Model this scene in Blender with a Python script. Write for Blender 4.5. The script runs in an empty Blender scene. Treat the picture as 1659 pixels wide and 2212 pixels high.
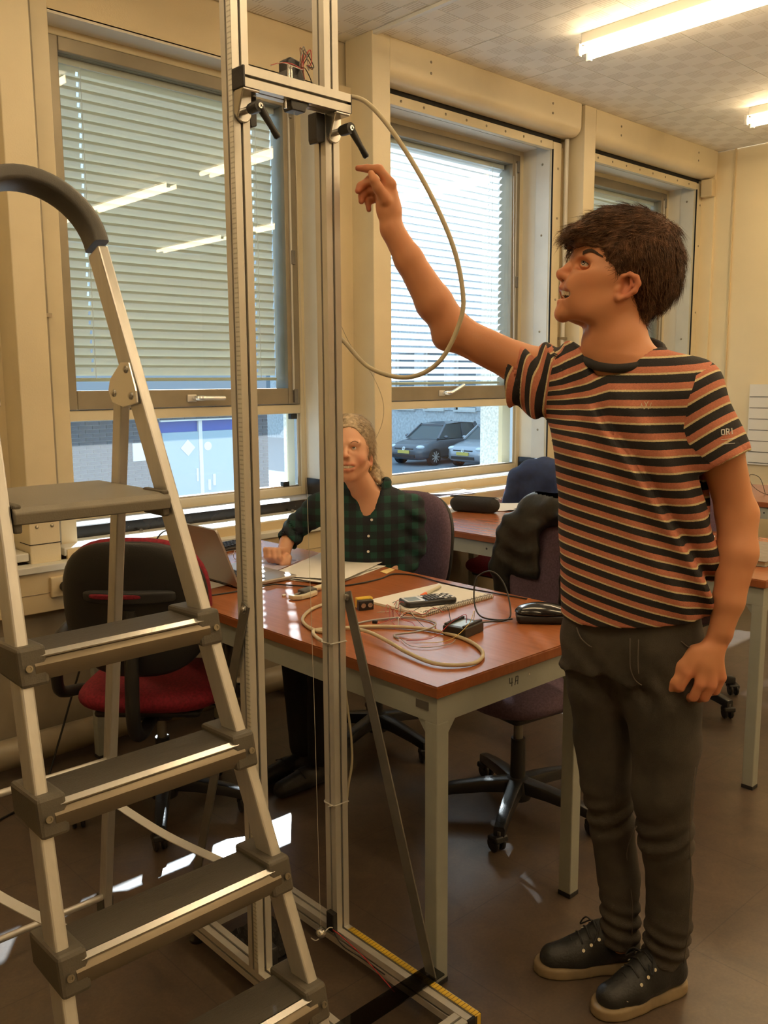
import bpy, math, random
import numpy as np
from mathutils import Vector, Matrix
random.seed(7); np.random.seed(7)
sc = bpy.context.scene
col = sc.collection
# ---------------------------------------------------------------- camera
cam_d = bpy.data.cameras.new('camera'); cam = bpy.data.objects.new('camera', cam_d); col.objects.link(cam)
cam_d.sensor_fit = 'VERTICAL'; cam_d.sensor_height = 24.0; cam_d.lens = 1922.76 / 2212 * 24
cam_d.clip_start = .02; cam_d.clip_end = 300
cam.matrix_world = Matrix(((0.73239, 0.10442, -0.67283, 0), (-0.68086, 0.10352, -0.72506, 0),
                           (-0.00606, 0.98913, 0.14691, 1.45), (0, 0, 0, 1)))
sc.camera = cam
sc.view_settings.view_transform = 'Standard'; sc.view_settings.look = 'None'
sc.view_settings.exposure = 0.0; sc.view_settings.gamma = 1.0; sc.view_settings.use_curve_mapping = False
try:
    sc.cycles.use_denoising = True
    sc.cycles.sample_clamp_indirect = 6.0
    sc.cycles.max_bounces = 8; sc.cycles.transparent_max_bounces = 16
    sc.cycles.caustics_reflective = False; sc.cycles.caustics_refractive = False
except Exception:
    pass
# ---------------------------------------------------------------- sky and sun
SKY_STRENGTH = 2.0
SUN_STRENGTH = 14.0
TUBE_STRENGTH = 25.0
world = bpy.data.worlds.new('sky'); sc.world = world; world.use_nodes = True
bg = world.node_tree.nodes['Background']
bg.inputs[0].default_value = (.50, .74, 1.0, 1); bg.inputs[1].default_value = SKY_STRENGTH
sun_d = bpy.data.lights.new('sun', 'SUN'); sun_d.energy = SUN_STRENGTH; sun_d.angle = math.radians(.6); sun_d.color = (.93, .97, 1.0)
sun = bpy.data.objects.new('sun', sun_d); col.objects.link(sun)
sun.rotation_euler = Vector((-1.12, -1.59, -1.13)).to_track_quat('-Z', 'Y').to_euler()
sun.location = (8, 14, 10)
# ---------------------------------------------------------------- helpers
def lin(c):
    return tuple((x / 255 / 12.92 if x / 255 <= .04045 else ((x / 255 + .055) / 1.055) ** 2.4) for x in c)
MATS = {}
def nd(nt, t, **kw):
    n = nt.nodes.new(t)
    for k, v in kw.items():
        if k.startswith('i_'): n.inputs[k[2:].replace('_', ' ')].default_value = v
        else: setattr(n, k, v)
    return n
def mat(name, c, rough=.5, metal=0.0, var=None, bump=None, spec=.5, coat=0.0, stretch=(1, 1, 1), emis=None, trans=0.0, sss=0.0):
    """principled material; c linear colour; var=(scale, amount, detail) noise on colour; bump=(scale, strength)"""
    m = bpy.data.materials.new(name); m.use_nodes = True; nt = m.node_tree
    b = nt.nodes['Principled BSDF']
    b.inputs['Base Color'].default_value = (*c, 1); b.inputs['Roughness'].default_value = rough
    b.inputs['Metallic'].default_value = metal; b.inputs['Specular IOR Level'].default_value = spec
    b.inputs['Coat Weight'].default_value = coat; b.inputs['Transmission Weight'].default_value = trans
    if sss:
        b.inputs['Subsurface Weight'].default_value = sss
        b.inputs['Subsurface Radius'].default_value = (.012, .005, .003)
    if emis:
        b.inputs['Emission Color'].default_value = (*emis[0], 1); b.inputs['Emission Strength'].default_value = emis[1]
    if var or bump:
        tc = nd(nt, 'ShaderNodeTexCoord'); mp = nd(nt, 'ShaderNodeMapping'); mp.inputs['Scale'].default_value = stretch
        nt.links.new(tc.outputs['Object'], mp.inputs['Vector'])
    if var:
        n = nd(nt, 'ShaderNodeTexNoise'); n.inputs['Scale'].default_value = var[0]; n.inputs['Detail'].default_value = var[2] if len(var) > 2 else 5
        nt.links.new(mp.outputs[0], n.inputs['Vector'])
        r = nd(nt, 'ShaderNodeValToRGB')
        a = var[1]
        r.color_ramp.elements[0].position = .3; r.color_ramp.elements[1].position = .7
        r.color_ramp.elements[0].color = (*[x * (1 - a) for x in c], 1); r.color_ramp.elements[1].color = (*[min(1, x * (1 + a)) for x in c], 1)
        nt.links.new(n.outputs['Fac'], r.inputs[0]); nt.links.new(r.outputs[0], b.inputs['Base Color'])
    if bump:
        n2 = nd(nt, 'ShaderNodeTexNoise'); n2.inputs['Scale'].default_value = bump[0]; n2.inputs['Detail'].default_value = 4
        nt.links.new(mp.outputs[0], n2.inputs['Vector'])
        bp = nd(nt, 'ShaderNodeBump'); bp.inputs['Strength'].default_value = bump[1]; bp.inputs['Distance'].default_value = .01
        nt.links.new(n2.outputs['Fac'], bp.inputs['Height']); nt.links.new(bp.outputs[0], b.inputs['Normal'])
    MATS[name] = m
    return m
class MB:
    """collects shapes (world or local coordinates) into one mesh"""
    def __init__(s): s.v = []; s.f = []
    def add(s, vs, fs):
        o = len(s.v); s.v += [tuple(map(float, p)) for p in vs]; s.f += [tuple(i + o for i in f) for f in fs]; return s
    def box(s, x0, x1, y0, y1, z0, z1):
        return s.add([(x0, y0, z0), (x1, y0, z0), (x1, y1, z0), (x0, y1, z0), (x0, y0, z1), (x1, y0, z1), (x1, y1, z1), (x0, y1, z1)],
                     [(0, 3, 2, 1), (4, 5, 6, 7), (0, 1, 5, 4), (1, 2, 6, 5), (2, 3, 7, 6), (3, 0, 4, 7)])
    def obox(s, p0, p1, w, t, up=(0, 0, 1)):
        """bar from p0 to p1, width w across, thickness t along 'up'-ish"""
        p0, p1 = Vector(p0), Vector(p1); d = (p1 - p0).normalized(); u = Vector(up)
        a = d.cross(u)
        if a.length < 1e-5: a = d.cross(Vector((1, 0, 0)))
        a.normalize(); b = a.cross(d).normalized(); a = a * w / 2; b = b * t / 2
        return s.add([p0 - a - b, p0 + a - b, p0 + a + b, p0 - a + b, p1 - a - b, p1 + a - b, p1 + a + b, p1 - a + b],
                     [(0, 1, 2, 3), (7, 6, 5, 4), (0, 4, 5, 1), (1, 5, 6, 2), (2, 6, 7, 3), (3, 7, 4, 0)])
    def cyl(s, p0, p1, r0, r1=None, n=16, caps=True):
        r1 = r0 if r1 is None else r1
        p0, p1 = Vector(p0), Vector(p1); d = (p1 - p0).normalized()
        a = d.orthogonal().normalized(); b = d.cross(a)
        vs = []
        for p, r in ((p0, r0), (p1, r1)):
            for i in range(n):
                t = 2 * math.pi * i / n; vs.append(p + (a * math.cos(t) + b * math.sin(t)) * r)
        fs = [(i, (i + 1) % n, n + (i + 1) % n, n + i) for i in range(n)]
        if caps: fs += [tuple(range(n))[::-1], tuple(range(n, 2 * n))]
        return s.add(vs, fs)
    def tube(s, pts, r, n=8, closed=False):
        pts = [Vector(p) for p in pts]; N = len(pts); rs = r if isinstance(r, (list, tuple)) else [r] * N
        vs = []; a = None
        for i, p in enumerate(pts):
            q0 = pts[i - 1] if (i or closed) else p; q1 = pts[(i + 1) % N] if (i < N - 1 or closed) else p
            d = (q1 - q0).normalized()
            if a is None: a = d.orthogonal().normalized()
            a = (a - d * a.dot(d))
            a = a.normalized() if a.length > 1e-6 else d.orthogonal().normalized()
            b = d.cross(a)
            for k in range(n):
                t = 2 * math.pi * k / n; vs.append(p + (a * math.cos(t) + b * math.sin(t)) * rs[i])
        fs = []
        for i in range(N if closed else N - 1):
            j = (i + 1) % N
            for k in range(n): fs.append((i * n + k, i * n + (k + 1) % n, j * n + (k + 1) % n, j * n + k))
        if not closed: fs += [tuple(range(n))[::-1], tuple(range((N - 1) * n, N * n))]
        return s.add(vs, fs)
    def prism(s, poly, vec):
        """poly: 3-D points, extruded by vec"""
        n = len(poly); v = Vector(vec); vs = [Vector(p) for p in poly] + [Vector(p) + v for p in poly]
        return s.add(vs, [tuple(range(n))[::-1], tuple(range(n, 2 * n))] + [(i, (i + 1) % n, n + (i + 1) % n, n + i) for i in range(n)])
    def lathe(s, prof, c, ax=(0, 0, 1), n=20):
        """prof: list of (r, h) along axis"""
        c = Vector(c); d = Vector(ax).normalized(); a = d.orthogonal().normalized(); b = d.cross(a); vs = []
        for r, h in prof:
            for i in range(n):
                t = 2 * math.pi * i / n; vs.append(c + d * h + (a * math.cos(t) + b * math.sin(t)) * r)
        m = len(prof); fs = [(j * n + i, j * n + (i + 1) % n, (j + 1) * n + (i + 1) % n, (j + 1) * n + i) for j in range(m - 1) for i in range(n)]
        fs += [tuple(range(n))[::-1], tuple(range((m - 1) * n, m * n))]
        return s.add(vs, fs)
    def ball(s, c, r, n=14):
        r = (r, r, r) if not isinstance(r, (list, tuple)) else r; vs = []; m = n // 2
        for j in range(1, m):
            t = math.pi * j / m
            for i in range(n):
                a = 2 * math.pi * i / n; vs.append((c[0] + r[0] * math.sin(t) * math.cos(a), c[1] + r[1] * math.sin(t) * math.sin(a), c[2] + r[2] * math.cos(t)))
        vs += [(c[0], c[1], c[2] + r[2]), (c[0], c[1], c[2] - r[2])]; T, B = len(vs) - 2, len(vs) - 1
        fs = [(j * n + i, (j + 1) * n + i, (j + 1) * n + (i + 1) % n, j * n + (i + 1) % n) for j in range(m - 2) for i in range(n)]
        fs += [(T, i, (i + 1) % n) for i in range(n)] + [((m - 2) * n + i, B, (m - 2) * n + (i + 1) % n) for i in range(n)]
        return s.add(vs, fs)
    def mesh(s, name, m, smooth=False, org=(0, 0, 0)):
        me = bpy.data.meshes.new(name); o = Vector(org)
        me.from_pydata([(p[0] - o[0], p[1] - o[1], p[2] - o[2]) for p in s.v], [], s.f); me.update()
        if m is not None: me.materials.append(MATS[m] if isinstance(m, str) else m)
        if smooth: smooth_mesh(me, smooth)
        return me
    def build(s, name, m, parent=None, smooth=False, bevel=0, org=None):
        if org is None: org = root_loc(parent) if parent else (0, 0, 0)
        ob = bpy.data.objects.new(name, s.mesh(name, m, smooth, org)); col.objects.link(ob)
        if parent: ob.parent = parent
        elif org is not None: ob.location = org
        if bevel:
            b = ob.modifiers.new('bevel', 'BEVEL'); b.width = bevel; b.segments = 2; b.limit_method = 'ANGLE'; b.angle_limit = math.radians(40)
        return ob
def smooth_mesh(me, ang=True):
    me.polygons.foreach_set('use_smooth', [True] * len(me.polygons))
    if ang is not True:
        try: me.set_sharp_from_angle(angle=math.radians(ang))
        except Exception: pass
def root_loc(o):
    while o.parent: o = o.parent
    return tuple(o.get('_org', o.location))
def tag(o, label, cat, group=None, kind=None):
    o['label'] = label; o['category'] = cat
    if group: o['group'] = group
    if kind: o['kind'] = kind
    return o
def thing(name, label, cat, loc=(0, 0, 0), rz=0.0, group=None, kind=None):
    o = bpy.data.objects.new(name, None); col.objects.link(o); o.empty_display_size = .05
    o.location = loc; o.rotation_euler = (0, 0, rz)
    return tag(o, label, cat, group, kind)
def solo(mb, name, m, label, cat, loc=None, group=None, kind=None, smooth=False, bevel=0):
    """a thing that is one mesh; origin at its base"""
    if loc is None:
        a = np.array(mb.v); loc = (float(a[:, 0].mean()), float(a[:, 1].mean()), float(a[:, 2].min()))
    o = mb.build(name, m, None, smooth, bevel, org=loc)
    return tag(o, label, cat, group, kind)
def copy_tree(o, parent=None):
    c = o.copy(); col.objects.link(c); c.parent = parent
    for ch in o.children: copy_tree(ch, c)
    return c
def inst(me, name, parent, loc=(0, 0, 0), rot=None):
    o = bpy.data.objects.new(name, me); col.objects.link(o); o.parent = parent; o.location = loc
    if rot: o.rotation_euler = rot
    return o
def spline(pts, n=8, closed=False):
    """catmull-rom through points"""
    P = [Vector(p) for p in pts]; N = len(P); out = []
    for i in range(N if closed else N - 1):
        p0 = P[i - 1] if (i or closed) else P[0]; p1 = P[i]; p2 = P[(i + 1) % N]; p3 = P[(i + 2) % N] if (i + 2 < N or closed) else P[-1]
        for k in range(n):
            t = k / n
            out.append(.5 * ((2 * p1) + (p2 - p0) * t + (2 * p0 - 5 * p1 + 4 * p2 - p3) * t * t + (3 * p1 - p0 - 3 * p2 + p3) * t ** 3))
    if not closed: out.append(P[-1])
    return out
def rrect(w, h, r, n=4):
    """2-D rounded rectangle outline centred on 0"""
    out = []
    for cx, cy, a0 in ((w / 2 - r, h / 2 - r, 0), (-w / 2 + r, h / 2 - r, 90), (-w / 2 + r, -h / 2 + r, 180), (w / 2 - r, -h / 2 + r, 270)):
        for k in range(n + 1):
            a = math.radians(a0 + 90 * k / n); out.append((cx + r * math.cos(a), cy + r * math.sin(a)))
    return out
# ---------------------------------------------------------------- materials
mat('wall_paint', (.80, .69, .47), .6, var=(3, .04), bump=(180, .05))
mat('column_paint', (.72, .64, .46), .45, var=(4, .05), bump=(150, .06))
mat('frame_cream', (.66, .59, .42), .4, var=(6, .06))
mat('white_reveal', (.80, .78, .70), .5, var=(5, .04))
mat('sash_metal', (.27, .235, .175), .4, metal=.35, var=(8, .1))
mat('black_sill', (.012, .012, .014), .25, var=(20, .4))
mat('sill_stone', (.30, .31, .33), .3, var=(40, .3))
mat('cover_white', (.66, .66, .62), .35, var=(7, .05))
mat('cover_cream', (.64, .52, .32), .45, var=(5, .05))
mat('pipe_paint', (.30, .25, .175), .4, var=(7, .15))
mat('dark_gap', (.01, .01, .01), .9)
mat('screw', (.35, .31, .24), .35, metal=.8)
def slat_mats():
    for nm, c, f in (('slat', (.66, .72, .63), .05), ('slat_open', (.78, .79, .78), .55)):
        m = mat(nm, c, .5); nt = m.node_tree; b = nt.nodes['Principled BSDF']; o = nt.nodes['Material Output']
        t = nd(nt, 'ShaderNodeBsdfTranslucent'); t.inputs[0].default_value = (.85, .87, .86, 1); x = nd(nt, 'ShaderNodeMixShader'); x.inputs[0].default_value = f
        nt.links.new(b.outputs[0], x.inputs[1]); nt.links.new(t.outputs[0], x.inputs[2]); nt.links.new(x.outputs[0], o.inputs[0])
slat_mats()
mat('cord', (.85, .87, .9), .6)
mat('alu', (.68, .66, .61), .36, metal=.45, var=(30, .05), stretch=(1, 1, .05))
mat('alu_dark', (.16, .15, .135), .4, metal=.6)
mat('alu_bright', (.82, .82, .80), .25, metal=.8)
mat('steel', (.55, .54, .52), .25, metal=.9)
mat('steel_dark', (.22, .21, .195), .38, metal=.7, var=(20, .1))
mat('black_plastic', (.014, .014, .016), .4, bump=(300, .08))
mat('black_soft', (.02, .02, .022), .65)
mat('grey_plastic', (.085, .082, .078), .5, bump=(400, .1))
mat('ladder_alu', (.63, .62, .60), .36, metal=.55, var=(60, .06), stretch=(1, 1, .03))
mat('ladder_bracket', (.10, .088, .068), .55, bump=(350, .12))
mat('ladder_nose', (.20, .165, .115), .35, metal=.6)
mat('strap', (.70, .69, .66), .8, bump=(500, .2))
mat('apron_paint', (.33, .345, .31), .45, var=(6, .08), bump=(120, .05))
mat('cable_beige', (.52, .46, .32), .45)
mat('cable_black', (.01, .01, .011), .45)
mat('paper', (.80, .79, .76), .8, var=(9, .02))
mat('paper_lilac', (.50, .47, .62), .8)
mat('yellow_tape', (.75, .50, .045), .35, var=(60, .1))
mat('red_fabric', (.20, .008, .022), .9, var=(120, .3), bump=(500, .25))
mat('purple_fabric', (.115, .075, .115), .95, var=(140, .25), bump=(500, .25))
mat('chair_black', (.013, .013, .014), .45, bump=(250, .1))
mat('laptop_alu', (.40, .37, .35), .4, metal=.7)
mat('glass_case', (.01, .01, .011), .16, coat=.4)
mat('orange', (.75, .13, .02), .4)
mat('cream_plastic', (.62, .58, .44), .4)
mat('white_plastic', (.78, .77, .74), .35)
mat('screen_grey', (.22, .26, .27), .2)
mat('red_wire', (.45, .03, .035), .5)
mat('white_wire', (.7, .68, .62), .5)
mat('grey_wire', (.35, .35, .35), .5)
mat('yellow_wire', (.65, .5, .15), .5)
mat('brown_wire', (.2, .09, .05), .5)
mat('card_yellow', (.75, .58, .25), .7)
mat('nylon', (.55, .5, .4), .3)
mat('thread', (.6, .57, .5), .4)
mat('blue_jacket', (.012, .022, .075), .7, var=(30, .2))
mat('foam', (.025, .023, .022), .95)
mat('folder_grey', (.24, .21, .18), .85, var=(60, .15))
mat('brown_pages', (.5, .42, .3), .8)
mat('label_white', (.8, .8, .78), .6)
mat('ruler_white', (.75, .74, .68), .5)
mat('green_strap', (.25, .36, .30), .7)
mat('tube_glow', (1, .9, .7), .5, emis=((1.0, .74, .43), TUBE_STRENGTH))
mat('tube_cap', (.75, .73, .68), .4)
mat('lamp_white', (.78, .77, .72), .4)
def noise_mat_floor():
    m = mat('floor_lino', (.17, .11, .068), .30, spec=.6)
    nt = m.node_tree; b = nt.nodes['Principled BSDF']
    tc = nd(nt, 'ShaderNodeTexCoord')
    n1 = nd(nt, 'ShaderNodeTexNoise'); n1.inputs['Scale'].default_value = 9; n1.inputs['Detail'].default_value = 9; n1.inputs['Roughness'].default_value = .7; n1.inputs['Distortion'].default_value = .8
    n2 = nd(nt, 'ShaderNodeTexNoise'); n2.inputs['Scale'].default_value = 130; n2.inputs['Detail'].default_value = 3
    r = nd(nt, 'ShaderNodeValToRGB'); e = r.color_ramp.elements
    e[0].position = .3; e[0].color = (.066, .042, .026, 1); e[1].position = .72; e[1].color = (.140, .091, .056, 1)
    mx = nd(nt, 'ShaderNodeMix', data_type='RGBA', blend_type='MULTIPLY'); mx.inputs[0].default_value = .5
    br = nd(nt, 'ShaderNodeTexBrick'); br.offset = 0; br.inputs['Scale'].default_value = 1.0; br.inputs['Brick Width'].default_value = .5; br.inputs['Row Height'].default_value = .5
    br.inputs['Mortar Size'].default_value = .0018; br.inputs['Color1'].default_value = br.inputs['Color2'].default_value = (1, 1, 1, 1); br.inputs['Mortar'].default_value = (.6, .6, .6, 1)
    mx2 = nd(nt, 'ShaderNodeMix', data_type='RGBA', blend_type='MULTIPLY'); mx2.inputs[0].default_value = 1
    L = nt.links.new
    for n in (n1, n2, br): L(tc.outputs['Object'], n.inputs['Vector'])
    L(n1.outputs['Fac'], r.inputs[0]); L(r.outputs[0], mx.inputs[6]); L(n2.outputs['Fac'], mx.inputs[7])
    sc2 = nd(nt, 'ShaderNodeMix', data_type='RGBA', blend_type='MULTIPLY')
    L(mx.outputs[2], mx2.inputs[6]); L(br.outputs['Color'], mx2.inputs[7])
    hs = nd(nt, 'ShaderNodeBrightContrast'); hs.inputs['Bright'].default_value = .02
    L(mx2.outputs[2], hs.inputs[0]); L(hs.outputs[0], b.inputs['Base Color'])
    bp = nd(nt, 'ShaderNodeBump'); bp.inputs['Strength'].default_value = .12; bp.inputs['Distance'].default_value = .004
    L(n1.outputs['Fac'], bp.inputs['Height']); L(bp.outputs[0], b.inputs['Normal'])
noise_mat_floor()
def wood_mat(name, c0, c1, rough, axis):
    m = mat(name, c0, rough); nt = m.node_tree; b = nt.nodes['Principled BSDF']; L = nt.links.new
    tc = nd(nt, 'ShaderNodeTexCoord'); mp = nd(nt, 'ShaderNodeMapping'); mp.inputs['Scale'].default_value = axis
    n = nd(nt, 'ShaderNodeTexNoise'); n.inputs['Scale'].default_value = 6; n.inputs['Detail'].default_value = 8; n.inputs['Distortion'].default_value = .5
    r = nd(nt, 'ShaderNodeValToRGB'); e = r.color_ramp.elements; e[0].position = .3; e[0].color = (*c0, 1); e[1].position = .75; e[1].color = (*c1, 1)
    L(tc.outputs['Object'], mp.inputs[0]); L(mp.outputs[0], n.inputs['Vector']); L(n.outputs['Fac'], r.inputs[0]); L(r.outputs[0], b.inputs['Base Color'])
    bp = nd(nt, 'ShaderNodeBump'); bp.inputs['Strength'].default_value = .06; bp.inputs['Distance'].default_value = .002
    n3 = nd(nt, 'ShaderNodeTexNoise'); n3.inputs['Scale'].default_value = 14; L(tc.outputs['Object'], n3.inputs['Vector'])
    rr = nd(nt, 'ShaderNodeMapRange'); rr.inputs['To Min'].default_value = rough - .01; rr.inputs['To Max'].default_value = rough + .01
    L(n3.outputs['Fac'], rr.inputs[0]); L(rr.outputs[0], b.inputs['Roughness'])
wood_mat('table_wood', (.30, .098, .034), (.36, .125, .046), .25, (14, .6, 6))
wood_mat('table_edge', (.24, .068, .021), (.31, .10, .034), .4, (14, .6, 6))
def ceiling_mat():
    """off-white acoustic board with groups of short slots, drawn from object coordinates"""
    m = mat('ceiling_board', (.78, .76, .68), .75); nt = m.node_tree; b = nt.nodes['Principled BSDF']; L = nt.links.new
    tc = nd(nt, 'ShaderNodeTexCoord'); sp = nd(nt, 'ShaderNodeSeparateXYZ'); L(tc.outputs['Object'], sp.inputs[0])
    def mth(op, a, bb=None, c=None):
        n = nd(nt, 'ShaderNodeMath', operation=op)
        for i, v in enumerate((a, bb, c)):
            if v is None: continue
            if isinstance(v, (int, float)): n.inputs[i].default_value = v
            else: L(v, n.inputs[i])
        return n.outputs[0]
    x = mth('MULTIPLY', sp.outputs[0], 1 / .1); y = mth('MULTIPLY', sp.outputs[1], 1 / .1)
    x = mth('ADD', x, 100.0); y = mth('ADD', y, 100.0)
    fx, fy = mth('FRACT', x), mth('FRACT', y)
    ix, iy = mth('FLOOR', x), mth('FLOOR', y)
    par = mth('MODULO', mth('ADD', ix, iy), 2)              # 0 or 1: slot group or plain cell
    sl = mth('FRACT', mth('MULTIPLY', fx, 6.0))
    slot = mth('MULTIPLY', mth('GREATER_THAN', sl, .30), mth('LESS_THAN', sl, .66))
    inn = mth('MULTIPLY', mth('MULTIPLY', mth('GREATER_THAN', fy, .06), mth('LESS_THAN', fy, .94)), mth('LESS_THAN', par, .5))
    hole = mth('MULTIPLY', slot, inn)
    sl2 = mth('FRACT', mth('MULTIPLY', fy, 6.0))
    mx = nd(nt, 'ShaderNodeMix', data_type='RGBA'); L(hole, mx.inputs[0])
    mx.inputs[6].default_value = (.93, .91, .84, 1); mx.inputs[7].default_value = (.70, .66, .58, 1)
    n1 = nd(nt, 'ShaderNodeTexNoise'); n1.inputs['Scale'].default_value = 3; L(tc.outputs['Object'], n1.inputs['Vector'])
    mm = nd(nt, 'ShaderNodeMix', data_type='RGBA', blend_type='MULTIPLY'); mm.inputs[0].default_value = .10
    L(mx.outputs[2], mm.inputs[6]); L(n1.outputs['Fac'], mm.inputs[7]); L(mm.outputs[2], b.inputs['Base Color'])
    bp = nd(nt, 'ShaderNodeBump', invert=True); bp.inputs['Strength'].default_value = .6; bp.inputs['Distance'].default_value = .004
    L(hole, bp.inputs['Height']); L(bp.outputs[0], b.inputs['Normal'])
ceiling_mat()
def glass_mat(name, tint, base, dust=0.0):
    """thin pane: clear, mirror-like towards grazing angles, with a little dust that catches the sun"""
    m = bpy.data.materials.new(name); m.use_nodes = True; nt = m.node_tree; nt.nodes.clear(); L = nt.links.new
    o = nd(nt, 'ShaderNodeOutputMaterial'); t = nd(nt, 'ShaderNodeBsdfTransparent'); g = nd(nt, 'ShaderNodeBsdfGlossy'); x = nd(nt, 'ShaderNodeMixShader')
    lw = nd(nt, 'ShaderNodeLayerWeight'); pw = nd(nt, 'ShaderNodeMath', operation='POWER'); pw.inputs[1].default_value = 4
    mr = nd(nt, 'ShaderNodeMapRange'); mr.inputs['To Min'].default_value = base; mr.inputs['To Max'].default_value = .8
    lw.inputs[0].default_value = .5
    L(lw.outputs['Facing'], pw.inputs[0]); L(pw.outputs[0], mr.inputs[0])
    t.inputs[0].default_value = (*tint, 1); g.inputs['Roughness'].default_value = .0
    L(mr.outputs[0], x.inputs[0]); L(g.outputs[0], x.inputs[2])
    if dust:
        d = nd(nt, 'ShaderNodeBsdfTranslucent'); d.inputs[0].default_value = (.8, .8, .8, 1); y = nd(nt, 'ShaderNodeMixShader'); y.inputs[0].default_value = dust
        L(t.outputs[0], y.inputs[1]); L(d.outputs[0], y.inputs[2]); L(y.outputs[0], x.inputs[1])
    else: L(t.outputs[0], x.inputs[1])
    L(x.outputs[0], o.inputs[0]); MATS[name] = m
glass_mat('glass', (.93, .97, .98), .035)
glass_mat('glass_low', (.93, .97, .98), .02, .065)
glass_mat('acrylic', (.35, .36, .36), .05)
glass_mat('clear_film', (.9, .9, .9), .05)
# outside
mat('asphalt', (.20, .22, .24), .9, var=(20, .2))
mat('brick_dark', (.045, .048, .062), .7, var=(9, .35))
mat('mortar', (.30, .33, .36), .9)
mat('door_blue', (.02, .075, .42), .4)
mat('door_panel', (.34, .48, .56), .45)  # pale tone: glare over the door leaves is put into the colour
mat('concrete_speckle', (.55, .58, .58), .85, var=(9, .2, 3))
mat('pillar_speckle', (.78, .78, .74), .85, var=(60, .25, 6))
mat('far_glass', (.12, .17, .20), .1)
mat('car_dark', (.10, .115, .135), .25, metal=.4, coat=.5)
mat('car_silver', (.40, .43, .46), .25, metal=.5, coat=.5)
mat('car_blue', (.05, .10, .16), .25, metal=.4, coat=.5)
mat('car_glass', (.05, .075, .08), .06)
mat('tyre', (.015, .015, .016), .8)
mat('headlight', (.75, .80, .82), .12)
mat('plate_yellow', (.65, .50, .10), .5)
# ---------------------------------------------------------------- room shell
XL, XR, YB, YW, ZC = -3.2, 6.62, -3.2, 3.56, 3.125
def shell(name, mb, m, label, cat='wall', **k):
    o = mb.build(name, m, None, **k); return tag(o, label, cat, kind='structure')
shell('floor', MB().box(XL, XR, YB, 3.62, -.1, 0), 'floor_lino', 'brown marbled linoleum floor', 'floor')
shell('wall_right', MB().box(XR, XR + .15, YB, 3.95, 0, ZC), 'wall_paint', 'cream painted end wall at the far right')
shell('wall_left', MB().box(XL - .15, XL, YB, 3.95, 0, ZC), 'wall_paint', 'cream painted wall left of the camera')
shell('wall_back', MB().box(XL, XR, YB - .15, YB, 0, ZC), 'wall_paint', 'cream painted wall behind the camera')
ww = MB()
ww.box(XL, XR, 3.62, 3.95, 0, .83)
ww.box(XL, XR, 3.63, 3.95, 2.895, ZC + .1)
for a, b in ((XL, 1.53), (2.94, 3.33), (4.74, 5.13), (6.54, XR)): ww.box(a, b, YW, 3.95, .83, 2.895)
wwo = shell('wall_window', ww, 'wall_paint', 'cream wall around the row of windows')
# acoustic ceiling: board behind, single tiles below it
ceil = shell('ceiling', MB().box(XL, XR, YB, 3.62, ZC + .012, ZC + .1), 'lamp_white', 'white acoustic tile ceiling with groups of slots', 'ceiling')
TS = .6
tile = MB().box(.002, TS - .002, .002, TS - .002, 0, .011).mesh('ceiling_tile', 'ceiling_board')
ny = int(math.ceil((3.62 - YB) / TS)); nx = int(math.ceil((XR - XL) / TS))
for i in range(nx):
    for j in range(ny):
        x, y = XR - (i + 1) * TS, 3.55 - (j + 1) * TS + .07
        if x < XL - .3 or y < YB - .3: continue
        if i % 1 == 0: inst(tile, 'ceiling_tile', ceil, (x, y, ZC + random.uniform(-.001, .0005)))
ntr = [0]
def trim(mb, m, label, **k):
    ntr[0] += 1
    return shell('trim_%d' % ntr[0], mb, m, label, 'trim', **k)
# columns between the windows (front face at y = 3.40)
screw_me = MB().lathe([(.0, -.003), (.006, -.003), (.0075, 0), (.006, .002), (.0, .003)], (0, 0, 0), (0, -1, 0), 10).mesh('screw', 'screw', True)
CN = ['nearest the stepladder', 'between the left and middle windows', 'between the middle and right windows']
for k in range(3):
    x = 1.295 + 1.8 * k - (.02 if k == 2 else 0)
    c = trim(MB().box(x, x + .12, 3.40, 3.60, .75, ZC), 'column_paint', 'boxed cream wall column ' + CN[k], bevel=.004)
    for sx in (.03, .09): inst(screw_me, 'screw', c, (x + sx, 3.399, .895))
    MB().box(x - .001, x + .121, 3.3985, 3.5, .825, .828).build('joint', 'dark_gap', c)
    # conduit running up beside the column
    if k == 1: continue
    cd = trim(MB().cyl((x - .045, 3.50, .80), (x - .045, 3.50, 2.93), .014, n=12) if k else MB().cyl((x + .15, 3.50, .80), (x + .15, 3.50, ZC), .016, n=12),
              'sash_metal' if k == 0 else 'cover_white', 'vertical cable conduit beside the wall column ' + CN[k], smooth=40)
    MB().box(x + .128 if k == 0 else x - .062, x + .172 if k == 0 else x - .028, 3.475, 3.56, 1.70, 1.715).build('clamp', 'screw', cd)
# corner pilaster and panel joint on the end wall
trim(MB().box(6.595, XR, 3.42, 3.56, .75, ZC), 'wall_paint', 'narrow cream corner strip at the end wall')
trim(MB().box(6.605, XR, 3.27, 3.28, 0, ZC), 'cover_cream', 'thin vertical joint strip on the end wall')
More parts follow.
